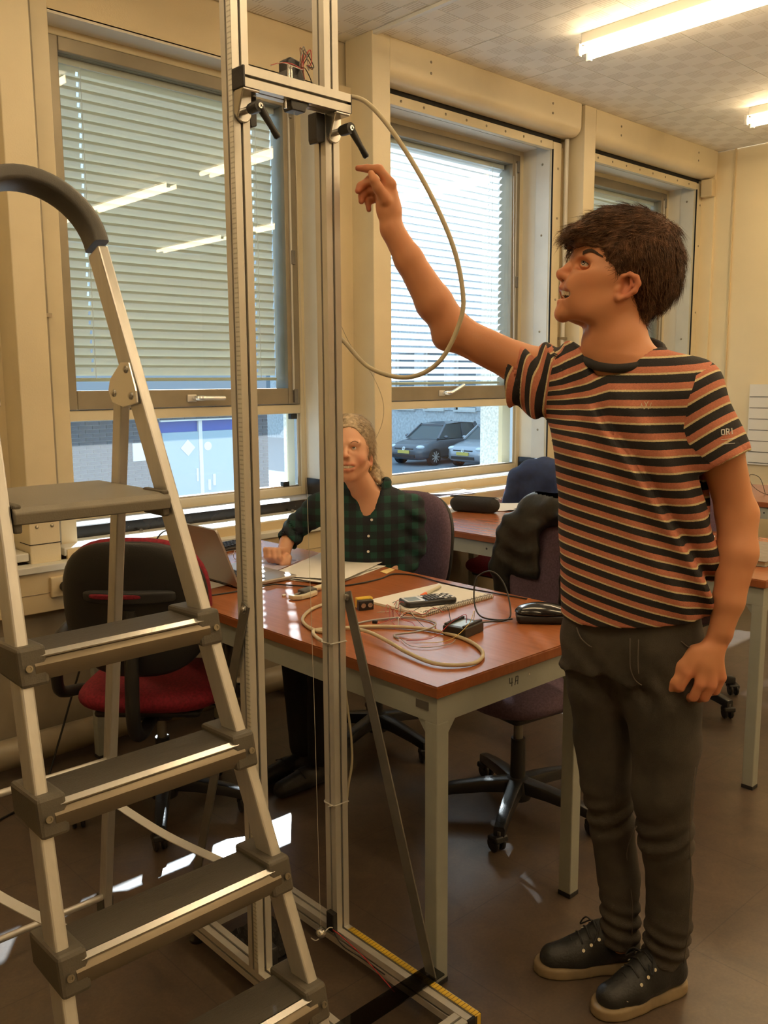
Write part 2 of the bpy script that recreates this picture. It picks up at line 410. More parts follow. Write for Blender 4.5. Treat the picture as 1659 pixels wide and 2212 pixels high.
# shutter boxes
def shutter(k, label):
    x0, x1 = (3.218, 4.845) if k == 1 else (5.002, 6.592)
    t = thing('shutter_box', label, 'shutter box', ((x0 + x1) / 2, 3.48, 2.93), group='roller shutter boxes')
    prof = [(3.405, ZC), (3.405, 2.995)]
    for a in range(1, 7):
        q = math.radians(90 * a / 6); prof.append((3.405 + .06 * (1 - math.cos(q)), 2.995 - .06 * math.sin(q)))
    prof += [(3.53, 2.935), (3.53, ZC)]
    MB().prism([(x0, y, z) for y, z in prof], (x1 - x0, 0, 0)).build('body', 'column_paint', t, smooth=35, bevel=.003)
    MB().box(x0 + .02, x1 - .04, 3.53, 3.60, 2.90, 2.96).build('slot', 'dark_gap', t)
    for fx in (.18, .82):
        for z in (3.07, 3.015): inst(screw_me, 'screw', t, (x0 + (x1 - x0) * fx - t.location.x, 3.404 - 3.48, z - 2.93))
    return t
shutter(1, 'cream rounded roller shutter box above the middle window')
shutter(2, 'cream rounded roller shutter box above the right window by the end wall')
so = solo(MB().box(6.535, 6.6, 3.41, 3.50, 2.80, 2.925), 'shutter_motor', 'cover_cream', 'small cream end bracket under the right shutter box', 'bracket', bevel=.004)
# windows
def win(k):
    ox = 1.8 * k; N = ['left window behind the ladder with closed blind', 'middle window behind the raised arm', 'right window behind the standing man']
    t = thing('window_%d' % (k + 1), N[k], 'window', (2.235 + ox, 3.81, .835), kind='structure')
    a, b = 1.53 + ox, 2.94 + ox; y0, y1 = 3.76, 3.88
    f = MB()
    f.box(a, a + .07, y0, y1, .835, 2.9); f.box(b - .046, b, y0, y1, .835, 2.9); f.box(a + .07, b - .046, y0, y1, 2.855, 2.9)
    f.box(a + .07, b - .046, y0, 3.96, 1.278, 1.325); f.box(a + .07, b - .046, y0, y1, .835, .89)
    f.build('frame', 'frame_cream', t, bevel=.004)
    s = MB(); sa, sb = a + .07, b - .055; y0s = 3.75
    s.box(sa, a + .143, y0s, 3.86, 1.328, 2.853); s.box(2.81 + ox, sb, y0s, 3.86, 1.328, 2.853); s.box(a + .143, 2.81 + ox, y0s, 3.86, 2.795, 2.853); s.box(a + .143, 2.81 + ox, y0s, 3.86, 1.328, 1.41)
    sh = s.build('sash', 'sash_metal', t, bevel=.004)
    g = MB().box(a + .143, 2.81 + ox, 3.776, 3.780, 1.41, 2.795).build('pane', 'glass', sh)
    MB().box(2.835 + ox, 2.845 + ox, 3.742, 3.75, 1.40, 2.80).build('bead', 'alu', sh)
    for z in (2.78, 2.07, 1.37): MB().box(2.84 + ox, 2.862 + ox, 3.735, 3.752, z - .035, z + .035).build('catch', 'steel_dark', sh, bevel=.003)
    MB().box(a + .07, b - .046, 3.80, 3.806, .89, 1.278).build('lower_pane', 'glass_low' if k == 0 else 'glass', t)
    bd = MB(); bd.box(a + .07, b - .046, 3.775, 3.80, .888, .90); bd.box(b - .062, b - .046, 3.775, 3.80, .90, 1.278)
    bd.build('glazing_bead', 'alu_bright', t, bevel=.002)
    if k == 0:
        for p in ((2.86, 1.262), (2.80, .908), (1.99, 1.262)): MB().box(p[0] - .02, p[0] + .02, 3.772, 3.80, p[1] - .014, p[1] + .014).build('pane_clip', 'black_plastic', t, bevel=.003)
    hx = 2.265 if k == 0 else 3.99 if k == 1 else 5.85
    hd = MB().box(hx - .055, hx - .005, 3.742, 3.752, 1.352, 1.386).build('handle_plate', 'alu', t, bevel=.003)
    dz = .0 if k == 0 else .05
    MB().tube(spline([(hx - .02, 3.745, 1.369), (hx - .015, 3.715, 1.369), (hx + .02, 3.705, 1.369 + dz * .1), (hx + .13, 3.71, 1.367 + dz)], 5), [.011] * 5 + [.012] * 5 + [.010] * 6, 8).build('handle', 'alu_bright', hd, smooth=40)
    # white lining of the opening
    lining = MB(); lining.box(b - .012, b + .0, 3.60, 3.76, .84, 2.9); lining.box(a, b, 3.63, 3.76, 2.885, 2.9)
    lining.build('lining', 'white_reveal', t)
    if k: MB().box(b - .022, b - .012, 3.545, 3.65, .86, 2.89).build('lining_plate', 'cover_white', t)
    for z in (1.12, 1.75, 2.35, 2.78) if k else (): inst(screw_me, 'screw', t, (b - .023 - t.location.x, 3.60 - 3.81, z - .835), (0, 0, -math.pi / 2))
    if k:
        r = MB().box(b - .02, b + .065, 3.52, 3.558, .84, 2.905).build('guide_rail', 'frame_cream', t, bevel=.003)
        MB().box(b - .024, b - .02, 3.518, 3.528, .86, 2.86).build('rail_gap', 'dark_gap', t)
        for z in (1.05, 1.45, 1.95, 2.45, 2.75): inst(screw_me, 'screw', r, (b + .03 - t.location.x, 3.519 - 3.81, z - .835))
        tr = MB().box(a - .1, b - .02, 3.525, 3.56, 2.858, 2.91).build('top_rail', 'frame_cream', t, bevel=.003)
        for q in range(8): inst(screw_me, 'screw', tr, (a + .08 + q * .17 - t.location.x, 3.524 - 3.81, 2.885 - .835))
        MB().box(a - .1, a + .0, 3.52, 3.558, .84, 2.905).build('guide_rail', 'frame_cream', t, bevel=.003)
    else:
        MB().box(a - .085, a - .002, 3.50, 3.558, .75, 2.905).build('guide_rail', 'frame_cream', t, bevel=.003)
        MB().box(b + .005, b + .03, 3.53, 3.558, .85, 2.895).build('guide_rail', 'frame_cream', t, bevel=.003)
    return t
for k in range(3): win(k)
# venetian blinds behind the glass: single slats
def slat_mesh(tilt, name, m, L=1.10, w=.05):
    """curved slat with two punched cord slots; x along, tilt in degrees from horizontal"""
    xs = [0, .095, .105, .99 * L - .105, .99 * L - .095, L]; vs = []; fs = []; n = 6
    for x in xs:
        for j in range(n + 1):
            u = (j / n - .5) * w; c = .004 * (1 - (2 * j / n - 1) ** 2)
            ca, sa = math.cos(math.radians(tilt)), math.sin(math.radians(tilt))
            vs.append((x, u * ca - c * sa, u * sa + c * ca))
    for i in range(5):
        for j in range(n):
            if i in (1, 3) and j in (2, 3): continue
            fs.append((i * (n + 1) + j, (i + 1) * (n + 1) + j, (i + 1) * (n + 1) + j + 1, i * (n + 1) + j + 1))
    return MB().add(vs, fs).mesh(name, m, True)
def blind(k, tilt, m, zbot, label):
    ox = 1.8 * k; z0 = 2.79; pitch = .0415
    t = thing('venetian_blind', label, 'window blind', (2.235 + ox, 3.83, zbot), group='venetian blinds')
    L = (2.235 + ox, 3.83, zbot)
    MB().box(1.685 + ox, 2.80 + ox, 3.812, 3.85, 2.768, 2.794).build('head_rail', 'cover_white', t)
    me = slat_mesh(tilt, 'slat', m)
    n = int((2.765 - zbot) / pitch)
    for i in range(n):
        inst(me, 'slat', t, (1.688 + ox - L[0] + random.uniform(-.003, .003), 0, 2.765 - .02 - i * pitch - zbot), (0, 0, random.uniform(-.003, .003)))
    MB().box(1.688 + ox, 2.788 + ox, 3.818, 3.842, zbot - .012, zbot + .004).build('bottom_rail', 'slat', t, bevel=.003)
    for x in (1.79, 2.68):
        c = MB(); c.box(x + ox - .001, x + ox + .001, 3.805, 3.807, zbot, 2.77); c.build('ladder_cord', 'cord', t)
    return t
blind(0, -77, 'slat', 1.462, 'closed grey green venetian blind in the left window')
blind(1, -34, 'slat_open', 1.432, 'half open bright venetian blind in the middle window')
blind(2, -77, 'slat', 1.45, 'closed venetian blind in the right window above the man')
# pull cords with tassels
def pull(x, z0, z1, label):
    t = thing('blind_cord', label, 'blind cord', (x, 3.73, z1), group='blind pull cords')
    MB().tube(spline([(x, 3.742, z0), (x + .004, 3.735, (z0 + z1) / 2), (x + .012, 3.73, z1 + .05)], 6), .0022, 6).build('cord', 'cord', t)
    MB().lathe([(.002, .055), (.004, .05), (.009, .0), (.006, -.004)], (x + .012, 3.73, z1), n=10).build('tassel', 'white_plastic', t, smooth=40)
pull(1.60, 2.72, 1.40, 'white blind pull cord hanging at the left window')
pull(4.61, 2.72, 1.34, 'white blind pull cord hanging at the middle window')
# sills, covers, ledge, duct, convector panels, floor pipe
for k in range(3):
    ox = 1.8 * k; n = ['left', 'middle', 'right'][k]
    a, b = 1.43 + ox, 3.09 + ox
    if k == 2: b = 6.59
    s = trim(MB().box(a + .06, b - .10, 3.60, 3.79, .832, .848), 'sill_stone', 'stone window sill under the %s window' % n, bevel=.003)
    MB().box(a + .02, b - .03, 3.585, 3.61, .797, .846).build('sill_front', 'black_sill' if k == 0 else 'cover_cream', s)
    c = trim(MB().box(a, b, 3.405, 3.605, .765, .797), 'cover_white', 'metal radiator cover under the %s window' % n, bevel=.004)
    for q in (.25, .75):
        MB().lathe([(.0, 0), (.008, 0), (.008, .008), (.005, .011), (0, .011)], (a + (b - a) * q, 3.56, .797), n=10).build('knob', 'steel_dark', c, smooth=40)
    MB().box(a + .01, b - .01, 3.399, 3.412, .752, .79).build('cover_front', 'cover_cream', c)
for x, n in ((2.915, 'left'), (4.715, 'middle')):
    trim(MB().box(x, x + .022, 3.61, 3.755, .848, .935), 'black_sill', 'black end stop on the %s window sill' % n)
trim(MB().box(XL, 1.29, 3.405, 3.605, .765, .797), 'cover_white', 'radiator cover left of the first wall column', bevel=.004)
trim(MB().box(XL, XR, 3.345, 3.42, .725, .752), 'cover_white', 'long white ledge in front of the radiator covers', bevel=.003)
d = trim(MB().box(XL, XR, 3.36, 3.42, .565, .725), 'cover_cream', 'cream cable duct below the ledge', bevel=.003)
MB().box(XL, XR, 3.3585, 3.361, .638, .641).build('groove', 'pipe_paint', d)
trim(MB().box(XL, XR, 3.40, 3.62, .0, .565), 'pipe_paint', 'brown convector panels below the cable duct')
def socket(x, label):
    t = thing('wall_socket', label, 'socket', (x, 3.36, .63), group='sockets on the duct')
    MB().box(x - .04, x + .04, 3.345, 3.362, .62, .70).build('plate', 'cover_cream', t, bevel=.004)
    MB().lathe([(.0, .0), (.02, 0), (.02, .03), (.017, .045), (0, .045)], (x + .012, 3.346, .66), (0, -1, 0), 14).build('plug', 'black_plastic', t, smooth=40)
socket(1.385, 'cream wall socket with a black plug behind the red chair')
solo(MB().tube(spline([(1.395, 3.30, .66), (1.39, 3.22, .55), (1.37, 3.16, .42), (1.30, 3.14, .25), (1.20, 3.10, .04), (1.12, 3.0, .006), (.9, 2.9, .006)], 6), .004, 6), 'power_cord', 'cable_black', 'black power cord hanging from the wall socket', 'cord', smooth=True)
pp = thing('floor_pipe', 'thick brown heating pipe along the wall above the floor', 'pipe', (2, 3.25, 0))
MB().cyl((XL, 3.25, .085), (6.5, 3.25, .085), .055, n=20).build('pipe_run', 'pipe_paint', pp, smooth=40)
for x in (1.50, 3.3, 5.1): MB().cyl((x - .012, 3.25, .085), (x + .012, 3.25, .085), .067, n=20).build('flange', 'pipe_paint', pp, smooth=40)
for x in (.6, 2.4, 4.2, 6.0): MB().box(x - .02, x + .02, 3.24, 3.41, .0, .03).build('bracket', 'pipe_paint', pp)
# ceiling cable trunk
trim(MB().box(3.10, 3.125, .2, 3.40, ZC - .018, ZC - .002), 'lamp_white', 'thin white cable trunk across the ceiling')
# shutter strap winder beside column three
t = thing('strap_winder', 'shutter strap winder with green strap beside the middle window', 'strap winder', (4.80, 3.50, 1.05))
MB().box(4.775, 4.83, 3.49, 3.52, 1.13, 1.175).build('bracket', 'steel_dark', t, bevel=.003)
MB().lathe([(.0, -.012), (.055, -.012), (.055, .012), (.0, .012)], (4.87, 3.45, 1.075), (-.6, -.8, 0), 24).build('coil', 'cover_white', t, smooth=40)
MB().lathe([(.056, -.006), (.068, -.006), (.068, .010), (.056, .010)], (4.87, 3.455, 1.075), (-.6, -.8, 0), 24).build('case', 'black_plastic', t, smooth=40)
MB().obox((4.80, 3.485, 1.16), (4.86, 3.43, 1.09), .022, .004, (-.6, -.8, 0)).build('strap', 'green_strap', t)
# lined white panel on the end wall
t = thing('wall_chart', 'white lined chart board on the end wall behind the man', 'chart', (6.6, 2.6, .8))
MB().box(6.602, 6.619, 2.15, 3.07, .80, 1.40).build('board', 'label_white', t)
for i in range(7): MB().box(6.6, 6.603, 2.15, 3.066 - i * .002, 1.305 - i * .082, 1.309 - i * .082).build('line', 'black_soft', t)
# ceiling lamps
def lamp(x, y0, y1, label):
    t = thing('ceiling_lamp', label, 'lamp', (x, (y0 + y1) / 2, ZC), group='fluorescent ceiling lamps')
    MB().box(x - .05, x + .05, y0 + .03, y1 - .03, 3.075, ZC).build('housing', 'lamp_white', t, bevel=.004)
    for dx in (-.045, .045):
        MB().cyl((x + dx, y0 + .03, 3.045), (x + dx, y1 - .03, 3.045), .017, n=12).build('tube', 'tube_glow', t, smooth=40)
        for y in (y0 + .015, y1 - .015):
            h = MB().box(x + dx - .012, x + dx + .012, y - .012, y + .012, 3.02, 3.08).build('tube_holder', 'tube_cap', t, bevel=.003)
LN = {(3, 2): 'lit twin tube ceiling lamp at the top right', (4, 2): 'lit twin tube ceiling lamp beside the end wall'}
for i, x in enumerate((None, .34, 2.14, 3.94, 5.74)):
    if x is None: continue
    for j, (y0, y1) in enumerate(((-2.7, -1.2), (-.7, .8), (1.26, 2.78))):
        lamp(x, y0, y1, LN.get((i, j), 'fluorescent twin tube ceiling lamp of the rows overhead'))
# ---------------------------------------------------------------- outside the windows
GZ = -1.55
shell('ground', MB().box(-20, 60, 4.6, 70, GZ - .2, GZ), 'asphalt', 'grey asphalt yard outside the windows', 'ground')
trim(MB().box(-20, 40, 3.96, 4.6, GZ - .2, .55), 'concrete_speckle', 'outer concrete parapet below the windows')
trim(MB().box(-20, 40, 3.95, 4.18, 2.99, 3.6), 'concrete_speckle', 'outer concrete lintel above the windows')
for k, n in enumerate(('left', 'middle')):
    x = 3.10 + 1.8 * k
    t = thing('facade_pillar', 'bright speckled concrete pillar outside right of the %s window' % n, 'pillar', (x + .1, 4.25, .55), group='facade pillars')
    MB().box(x + .12, x + .36, 3.96, 4.36, .55, 3.6).build('shaft', 'pillar_speckle', t, bevel=.006)
    MB().box(x - .06, x + .03, 3.90, 3.97, .83, 2.95).build('cover_strip', 'cover_white', t)
# brick store with a blue double door
bw = thing('brick_building', 'dark brick building with a blue double door seen through the left window', 'building', (7.5, 13.3, GZ))
MB().box(-6, 7.30, 13.31, 16, GZ, 2.6).box(9.0, 9.475, 13.31, 16, GZ, 2.6).box(7.30, 9.0, 13.45, 16, GZ, 2.6).box(7.30, 9.0, 13.31, 13.5, .80, 2.6).build('wall', 'mortar', bw)
brick = MB().box(0, .219, -.012, .02, 0, .053).mesh('brick', 'brick_dark')
half = MB().box(0, .105, -.012, .02, 0, .053).mesh('brick', 'brick_dark')
rt = Vector((7.5, 13.3, GZ))
for c in range(26):
    z = -.66 + c * .0625; off = .1148 * (c % 2)
    for i in range(8):
        inst(brick, 'brick', bw, Vector((7.295 - .2295 * (i + 1) - off + .0, 13.305, z)) - rt, None)
    if c % 2: inst(half, 'brick', bw, Vector((7.19, 13.305, z)) - rt)
    inst(brick, 'brick', bw, Vector((9.25 if c % 2 else 9.135, 13.305, z)) - rt)
    inst(half, 'brick', bw, Vector((9.14 if c % 2 else 9.365, 13.305, z)) - rt)
for c in range(3):
    for i in range(7): inst(brick, 'brick', bw, Vector((7.32 + .2295 * i + .1 * (c % 2), 13.305, .82 + c * .0625)) - rt)
MB().box(7.30, 9.0, 13.36, 13.46, GZ, .79).build('door_frame', 'door_blue', bw)
for a, b in ((7.36, 8.05), (8.12, 8.94)):
    d = MB().box(a, b, 13.32, 13.38, GZ + .05, .60).build('door', 'door_panel', bw, bevel=.01)
MB().box(8.05, 8.12, 13.31, 13.38, GZ, .78).build('door_post', 'label_white', bw)
MB().box(7.30, 9.0, 13.25, 13.31, .785, .81).build('lintel', 'cover_white', bw)
s = .14
MB().prism([(7.83 - s, 13.315, .33), (7.83, 13.315, .33 - s), (7.83 + s, 13.315, .33), (7.83, 13.315, .33 + s)], (0, -.008, 0)).build('diamond_sign', 'label_white', bw)
MB().cyl((8.22, 13.318, .34), (8.22, 13.308, .34), .075, n=20).build('round_sign', 'label_white', bw)
MB().box(6.80, 7.06, 13.27, 13.29, .17, .46).build('notice', 'label_white', bw)
for a in ((7.98, -.25, .03, .22), (8.20, -.42, .05, .18), (8.30, -.35, .05, .2)): MB().box(a[0], a[0] + a[2], 13.30, 13.32, a[1], a[1] + a[3]).build('door_sticker', 'label_white', bw)
# speckled concrete block behind the cars
fb = thing('concrete_building', 'pale speckled concrete building behind the parked cars', 'building', (29, 24, GZ))
X0 = 28.0
fc = MB(); fc.box(X0, 40, 5, 60, GZ, .16); fc.box(X0, 40, 5, 60, 2.6, 9)
fc.build('wall', 'concrete_speckle', fb)
for i in range(26):
    y = 8 + 1.8 * i
    MB().box(X0 - .06, X0 + .3, y - .28, y + .28, .16, 2.6).build('pier', 'concrete_speckle', fb)
    MB().box(X0 - .12, X0 + .2, y + .28, y + 1.52, .10, .18).build('window_sill', 'cover_white', fb)
    w = MB().box(X0 + .1, X0 + .2, y + .28, y + 1.52, .16, 2.6).build('window', 'far_glass', fb)
    MB().box(X0 + .04, X0 + .1, y + .30, y + .40, .18, 2.6).box(X0 + .04, X0 + .1, y + 1.40, y + 1.50, .18, 2.6).box(X0 + .04, X0 + .1, y + .30, y + 1.50, .18, .28).build('window_frame', 'cover_white', w)
# parked hatchbacks
def car(name, label, paint, loc, rz, bl=3.9):
    t = thing(name, label, 'car', loc, rz, group='parked cars')
    def P(mb, nm, m, sm=True, par=None, bev=0): return mb.build(nm, m, par or t, smooth=sm, bevel=bev, org=(0, 0, 0))
    H = 1.46
    # lower body lofted along x (front at x = 0): x, half width, bottom z, top z
    st = [(0.0, .55, .32, .60), (.05, .68, .24, .68), (.2, .77, .20, .76), (.6, .81, .20, .86), (1.0, .83, .20, .93), (1.6, .84, .20, .95), (2.6, .84, .20, .97), (3.3, .83, .20, .98), (3.7, .80, .22, .96), (3.85, .74, .28, .90), (3.9, .62, .36, .80)]
    b = MB(); n = 16; vs = []
    for x, hw, z0, z1 in st:
        for k in range(n):
            a = 2 * math.pi * k / n; ca, sa = math.cos(a), math.sin(a); e = .42
            vs.append((x * bl / 3.9, hw * math.copysign(abs(ca) ** e, ca), (z0 + z1) / 2 + (z1 - z0) / 2 * math.copysign(abs(sa) ** e, sa)))
    m = len(st); fs = [(j * n + i, (j + 1) * n + i, (j + 1) * n + (i + 1) % n, j * n + (i + 1) % n) for j in range(m - 1) for i in range(n)] + [tuple(range(n)), tuple(range((m - 1) * n, m * n))[::-1]]
    P(b.add(vs, fs), 'body', paint, 60)
    k = bl / 3.9
    # glasshouse
    lo = [(.98, .72), (1.3, .75), (2.4, .76), (3.3, .74), (3.66, .66)]; hi = [(1.62, .54), (1.85, .57), (2.5, .58), (3.1, .56), (3.36, .52)]
    gv = []; 
    for (x, w), (x2, w2) in zip(lo, hi): gv += [(x * k, -w, .90), (x * k, w, .90), (x2 * k, w2, H - .05), (x2 * k, -w2, H - .05)]
    gf = []
    for j in range(4):
        for a, c in ((0, 1), (1, 2), (2, 3), (3, 0)): gf.append((j * 4 + a, j * 4 + c, j * 4 + 4 + c, j * 4 + 4 + a))
    gf += [(3, 2, 1, 0), (16, 17, 18, 19)]
    P(MB().add(gv, gf), 'glasshouse', 'car_glass', 30)
    r = MB(); rv = []
    rs = [(1.52, .52, .03), (1.66, .57, .0), (2.4, .60, -.035), (3.1, .58, -.01), (3.42, .53, .05)]
    for x, w, d in rs: rv += [(x * k, -w, H - .045 - d), (x * k, 0, H - d - .02), (x * k, w, H - .045 - d), (x * k, w * .9, H - .10 - d), (x * k, -w * .9, H - .10 - d)]
    r.add(rv, [(j * 5 + a, j * 5 + (a + 1) % 5, j * 5 + 5 + (a + 1) % 5, j * 5 + 5 + a) for j in range(4) for a in range(5)] + [(4, 3, 2, 1, 0), (20, 21, 22, 23, 24)])
    P(r, 'roof', paint, 50)
    for s in (-1, 1):
        pl = MB()
        pl.obox((.98 * k, .735 * s, .92), (1.6 * k, .555 * s, H - .05), .07, .05); pl.obox((2.35 * k, .775 * s, .92), (2.45 * k, .595 * s, H - .05), .08, .03, (0, s, .3)); pl.obox((3.5 * k, .72 * s, .92), (3.25 * k, .555 * s, H - .05), .24, .05, (0, s, .3))
        P(pl, 'pillar', paint, False)
        P(MB().ball((1.22 * k, .90 * s, .98), (.07, .10, .06), 12), 'mirror', paint)
        hl = MB().ball((.20 * k, .60 * s, .66), (.19, .16, .075), 12); P(hl, 'headlight', 'headlight')
        P(MB().ball((3.82 * k, .64 * s, .80), (.08, .10, .12), 10), 'tail_light', 'red_wire')
        for x in (.72, 3.18):
            w = MB().cyl((x * k, .66 * s, .30), (x * k, .845 * s, .30), .30, n=24); wo = P(w, 'wheel', 'tyre', 40)
            h = MB().cyl((x * k, .80 * s, .30), (x * k, .85 * s, .30), .06, n=12)
            for q in range(9):
                a = 2 * math.pi * q / 9; h.obox((x * k + .05 * math.cos(a), .848 * s, .30 + .05 * math.sin(a)), (x * k + .20 * math.cos(a), .848 * s, .30 + .20 * math.sin(a)), .035, .02, (0, 1, 0))
            P(h, 'hub_cap', 'alu', False, wo)
    P(MB().box(-.015, .02, -.42, .42, .585, .62), 'grille', 'black_plastic', False)
    P(MB().box(-.03, .03, -.50, .50, .30, .40), 'air_intake', 'black_plastic', False)
    pl = P(MB().box(-.035, -.01, -.26, .26, .44, .55), 'number_plate', 'plate_yellow', False)
    em = MB().lathe([(.06, -.008), (.075, 0), (.06, .010), (.055, .004), (.0, .004)], (-.01, 0, .61), (-1, 0, .2), 20); eo = P(em, 'emblem', 'alu_bright')
    for a, c in (((-.045, .035), (-.012, -.04)), ((-.012, -.04), (0, -.005)), ((0, -.005), (.012, -.04)), ((.012, -.04), (.045, .035))):
        P(MB().obox((-.024, a[0], .61 + a[1]), (-.024, c[0], .61 + c[1]), .010, .006, (1, 0, 0)), 'emblem_stroke', 'alu_bright', False, eo)
    return t
car('parked_car', 'dark grey hatchback parked outside the middle window', 'car_dark', (21.8, 22.45, GZ), math.radians(5), 4.0)
car('parked_car', 'silver hatchback with a round front badge parked outside the middle window', 'car_silver', (22.5, 20.3, GZ), math.radians(2), 3.7)
car('parked_car', 'dark blue car at the edge of the left window view', 'car_blue', (17.0, 26.4, GZ), math.radians(200), 4.0)
mat('ladder_grip', (.075, .066, .052), .6, bump=(600, .35), stretch=(.02, 1, 1))
mat('platform_grey', (.22, .20, .165), .5, bump=(300, .1))
# ---------------------------------------------------------------- stepladder
LC = .752
def lhalf(z): return .255 - .068 * z
def ly(z): return 1.27 + .372 * (z - .24)
lad = thing('stepladder', 'aluminium platform stepladder with grey treads and curved hand rail at the left', 'ladder', (LC, 1.7, 0))
LDIR = Vector((0, .372, 1)).normalized(); LN_ = Vector((0, 1, -.372)).normalized()   # along stile, into the ladder
for s in (-1, 1):
    def sp(z, s=s): return Vector((LC + s * lhalf(z), ly(z), z))
    p0, p1 = sp(.0), sp(1.735)
    # hollow-looking profile: front flange plus side web
    st = MB(); up = LN_
    st.obox(p0 + LN_ * .027, p1 + LN_ * .027, .024, .054, up)
    so_ = st.build('stile', 'ladder_alu', lad, bevel=.004)
    MB().obox(p0 - LDIR * .02 + LN_ * .027, p0 + LDIR * .06 + LN_ * .027, .032, .062, up).build('foot_cap', 'grey_plastic', so_, bevel=.004)
    # rear leg
    ht = Vector((LC + s * (lhalf(1.43) - .0), ly(1.43) + .10, 1.43)); hb = Vector((LC + s * .222, 2.19, .0))
    rl = MB().obox(ht, hb, .022, .036, (0, 1, 0)).build('rear_leg', 'ladder_alu', lad, bevel=.003)
    MB().obox(hb + Vector((0, -.004, .06)), hb, .03, .046, (0, 1, 0)).build('foot_cap', 'grey_plastic', rl, bevel=.004)
    # hinge plate on the inner face
    x = LC + s * (lhalf(1.45) - .014)
    pts = [(1.49, ly(1.49) + .004), (1.49, ly(1.49) + .040), (1.455, ly(1.455) + .105), (1.43, ly(1.43) + .125), (1.405, ly(1.405) + .118), (1.395, ly(1.395) + .07), (1.405, ly(1.405) + .006), (1.43, ly(1.43))]
    hp = MB().prism([(x, y, z) for z, y in pts], (-s * .005, 0, 0)).build('hinge_plate', 'alu_bright', lad, bevel=.002)
    for z, dy in ((1.475, .022), (1.42, .025), (1.425, .10)):
        MB().lathe([(0, 0), (.008, 0), (.008, .003), (.004, .006), (0, .006)], (x - s * .004, ly(z) + dy, z), (-s, 0, 0), 12).build('rivet', 'steel', hp, smooth=40)
# hand rail hoop
pts = []
R0 = lhalf(1.735)
for i in range(25):
    a = math.pi * i / 24; z = 1.735 + .128 * math.sin(a); pts.append(Vector((LC + (R0) * math.cos(a), ly(z) + .027, z)))
hv = []; hf = []
for i, p in enumerate(pts):
    q0, q1 = pts[max(0, i - 1)], pts[min(24, i + 1)]; d = (q1 - q0).normalized(); n = d.cross(LN_).normalized()
    for (a, b) in rrect(.034, .062, .009, 2): hv.append(p + n * a + LN_ * b)
m_ = len(hv) // 25
hf = [(j * m_ + i, (j + 1) * m_ + i, (j + 1) * m_ + (i + 1) % m_, j * m_ + (i + 1) % m_) for j in range(24) for i in range(m_)] + [tuple(range(m_)), tuple(range(24 * m_, 25 * m_))[::-1]]
MB().add(hv, hf).build('hand_rail', 'grey_plastic', lad, smooth=50)
# treads
def tread(z):
    w = lhalf(z) - .012; y = ly(z)
    t = MB()
    prof = [(-.012, .004), (-.018, -.004), (-.019, -.020), (-.014, -.032), (-.004, -.034), (.0, -.026), (.095, -.026), (.1, -.02), (.1, .012), (.0, .012)]
    t.prism([(LC - w, y + a, z + b) for a, b in prof], (2 * w, 0, 0))
    to = t.build('tread', 'ladder_nose', lad, smooth=30)
    MB().box(LC - w + .004, LC + w - .004, y + .004, y + .098, z + .011, z + .0145).build('grip', 'ladder_grip', to)
    MB().obox((LC - w + .012, y - .0065, z + .0125), (LC + w - .012, y - .0065, z + .0125), .0125, .004, (0, -.45, .9)).build('nosing', 'alu_bright', to)
    for s in (-1, 1):
        xc = LC + s * (lhalf(z))
        b = MB(); zz = [(-.042, .0), (-.046, -.012), (.026, -.012), (.03, .0)]
        # bracket block in front of and inside the stile
        prof = [(y - .012 - .012, z - .040), (y - .012 + .004, z + .030), (y + .115, z + .024), (y + .105, z - .036)]
        b.prism([(xc - s * .036, a, c) for a, c in prof], (s * .052, 0, 0))
        bo = b.build('tread_bracket', 'ladder_bracket', to, bevel=.007)
        MB().lathe([(0, 0), (.0065, 0), (.0065, .003), (.0035, .003), (.003, .001), (0, .001)], (xc + s * .0, y - .020, z - .005), (0, -1, .2), 12).build('screw', 'screw', bo, smooth=40)
for z in (.24, .48, .72, .96): tread(z)
# platform
zp = 1.225; w = lhalf(zp) - .013; y0, y1 = ly(zp) - .012, 1.965
prof = [(y0, -.034), (y0 - .004, -.012), (y0 + .006, -.002), (y0 + .02, 0), (y1 - .02, 0), (y1, -.008), (y1, -.026), (y1 - .012, -.034)]
pf = MB().prism([(LC - w, a, zp + b) for a, b in prof], (2 * w, 0, 0)).build('platform', 'platform_grey', lad, smooth=30, bevel=.003)
for s in (-1, 1): MB().box(LC + s * (w - .008) - .008, LC + s * (w - .008) + .008, y0 + .004, y0 + .09, zp - .05, zp + .004).build('platform_bracket', 'ladder_bracket', pf, bevel=.004)
# rods between the rear legs, straps to the front
for z in (.06, .495):
    y = 2.19 - (2.19 - (ly(1.43) + .10)) * z / 1.43; hw = .222 + (lhalf(1.43) - .222) * z / 1.43
    MB().cyl((LC - hw, y, z), (LC + hw, y, z), .009, n=12).build('cross_rod', 'ladder_alu', lad, smooth=40)
for s in (-1, 1):
    a = Vector((LC + s * .205, 2.075, .375)); b = Vector((LC + s * .165, 1.455, .472))
    mid = (a + b) / 2 + Vector((0, 0, -.012))
    so_ = MB()
    pth = spline([a, mid, b], 6)
    for i in range(len(pth) - 1): so_.obox(pth[i], pth[i + 1], .024, .0022)
    so_.build('strap', 'strap', lad)
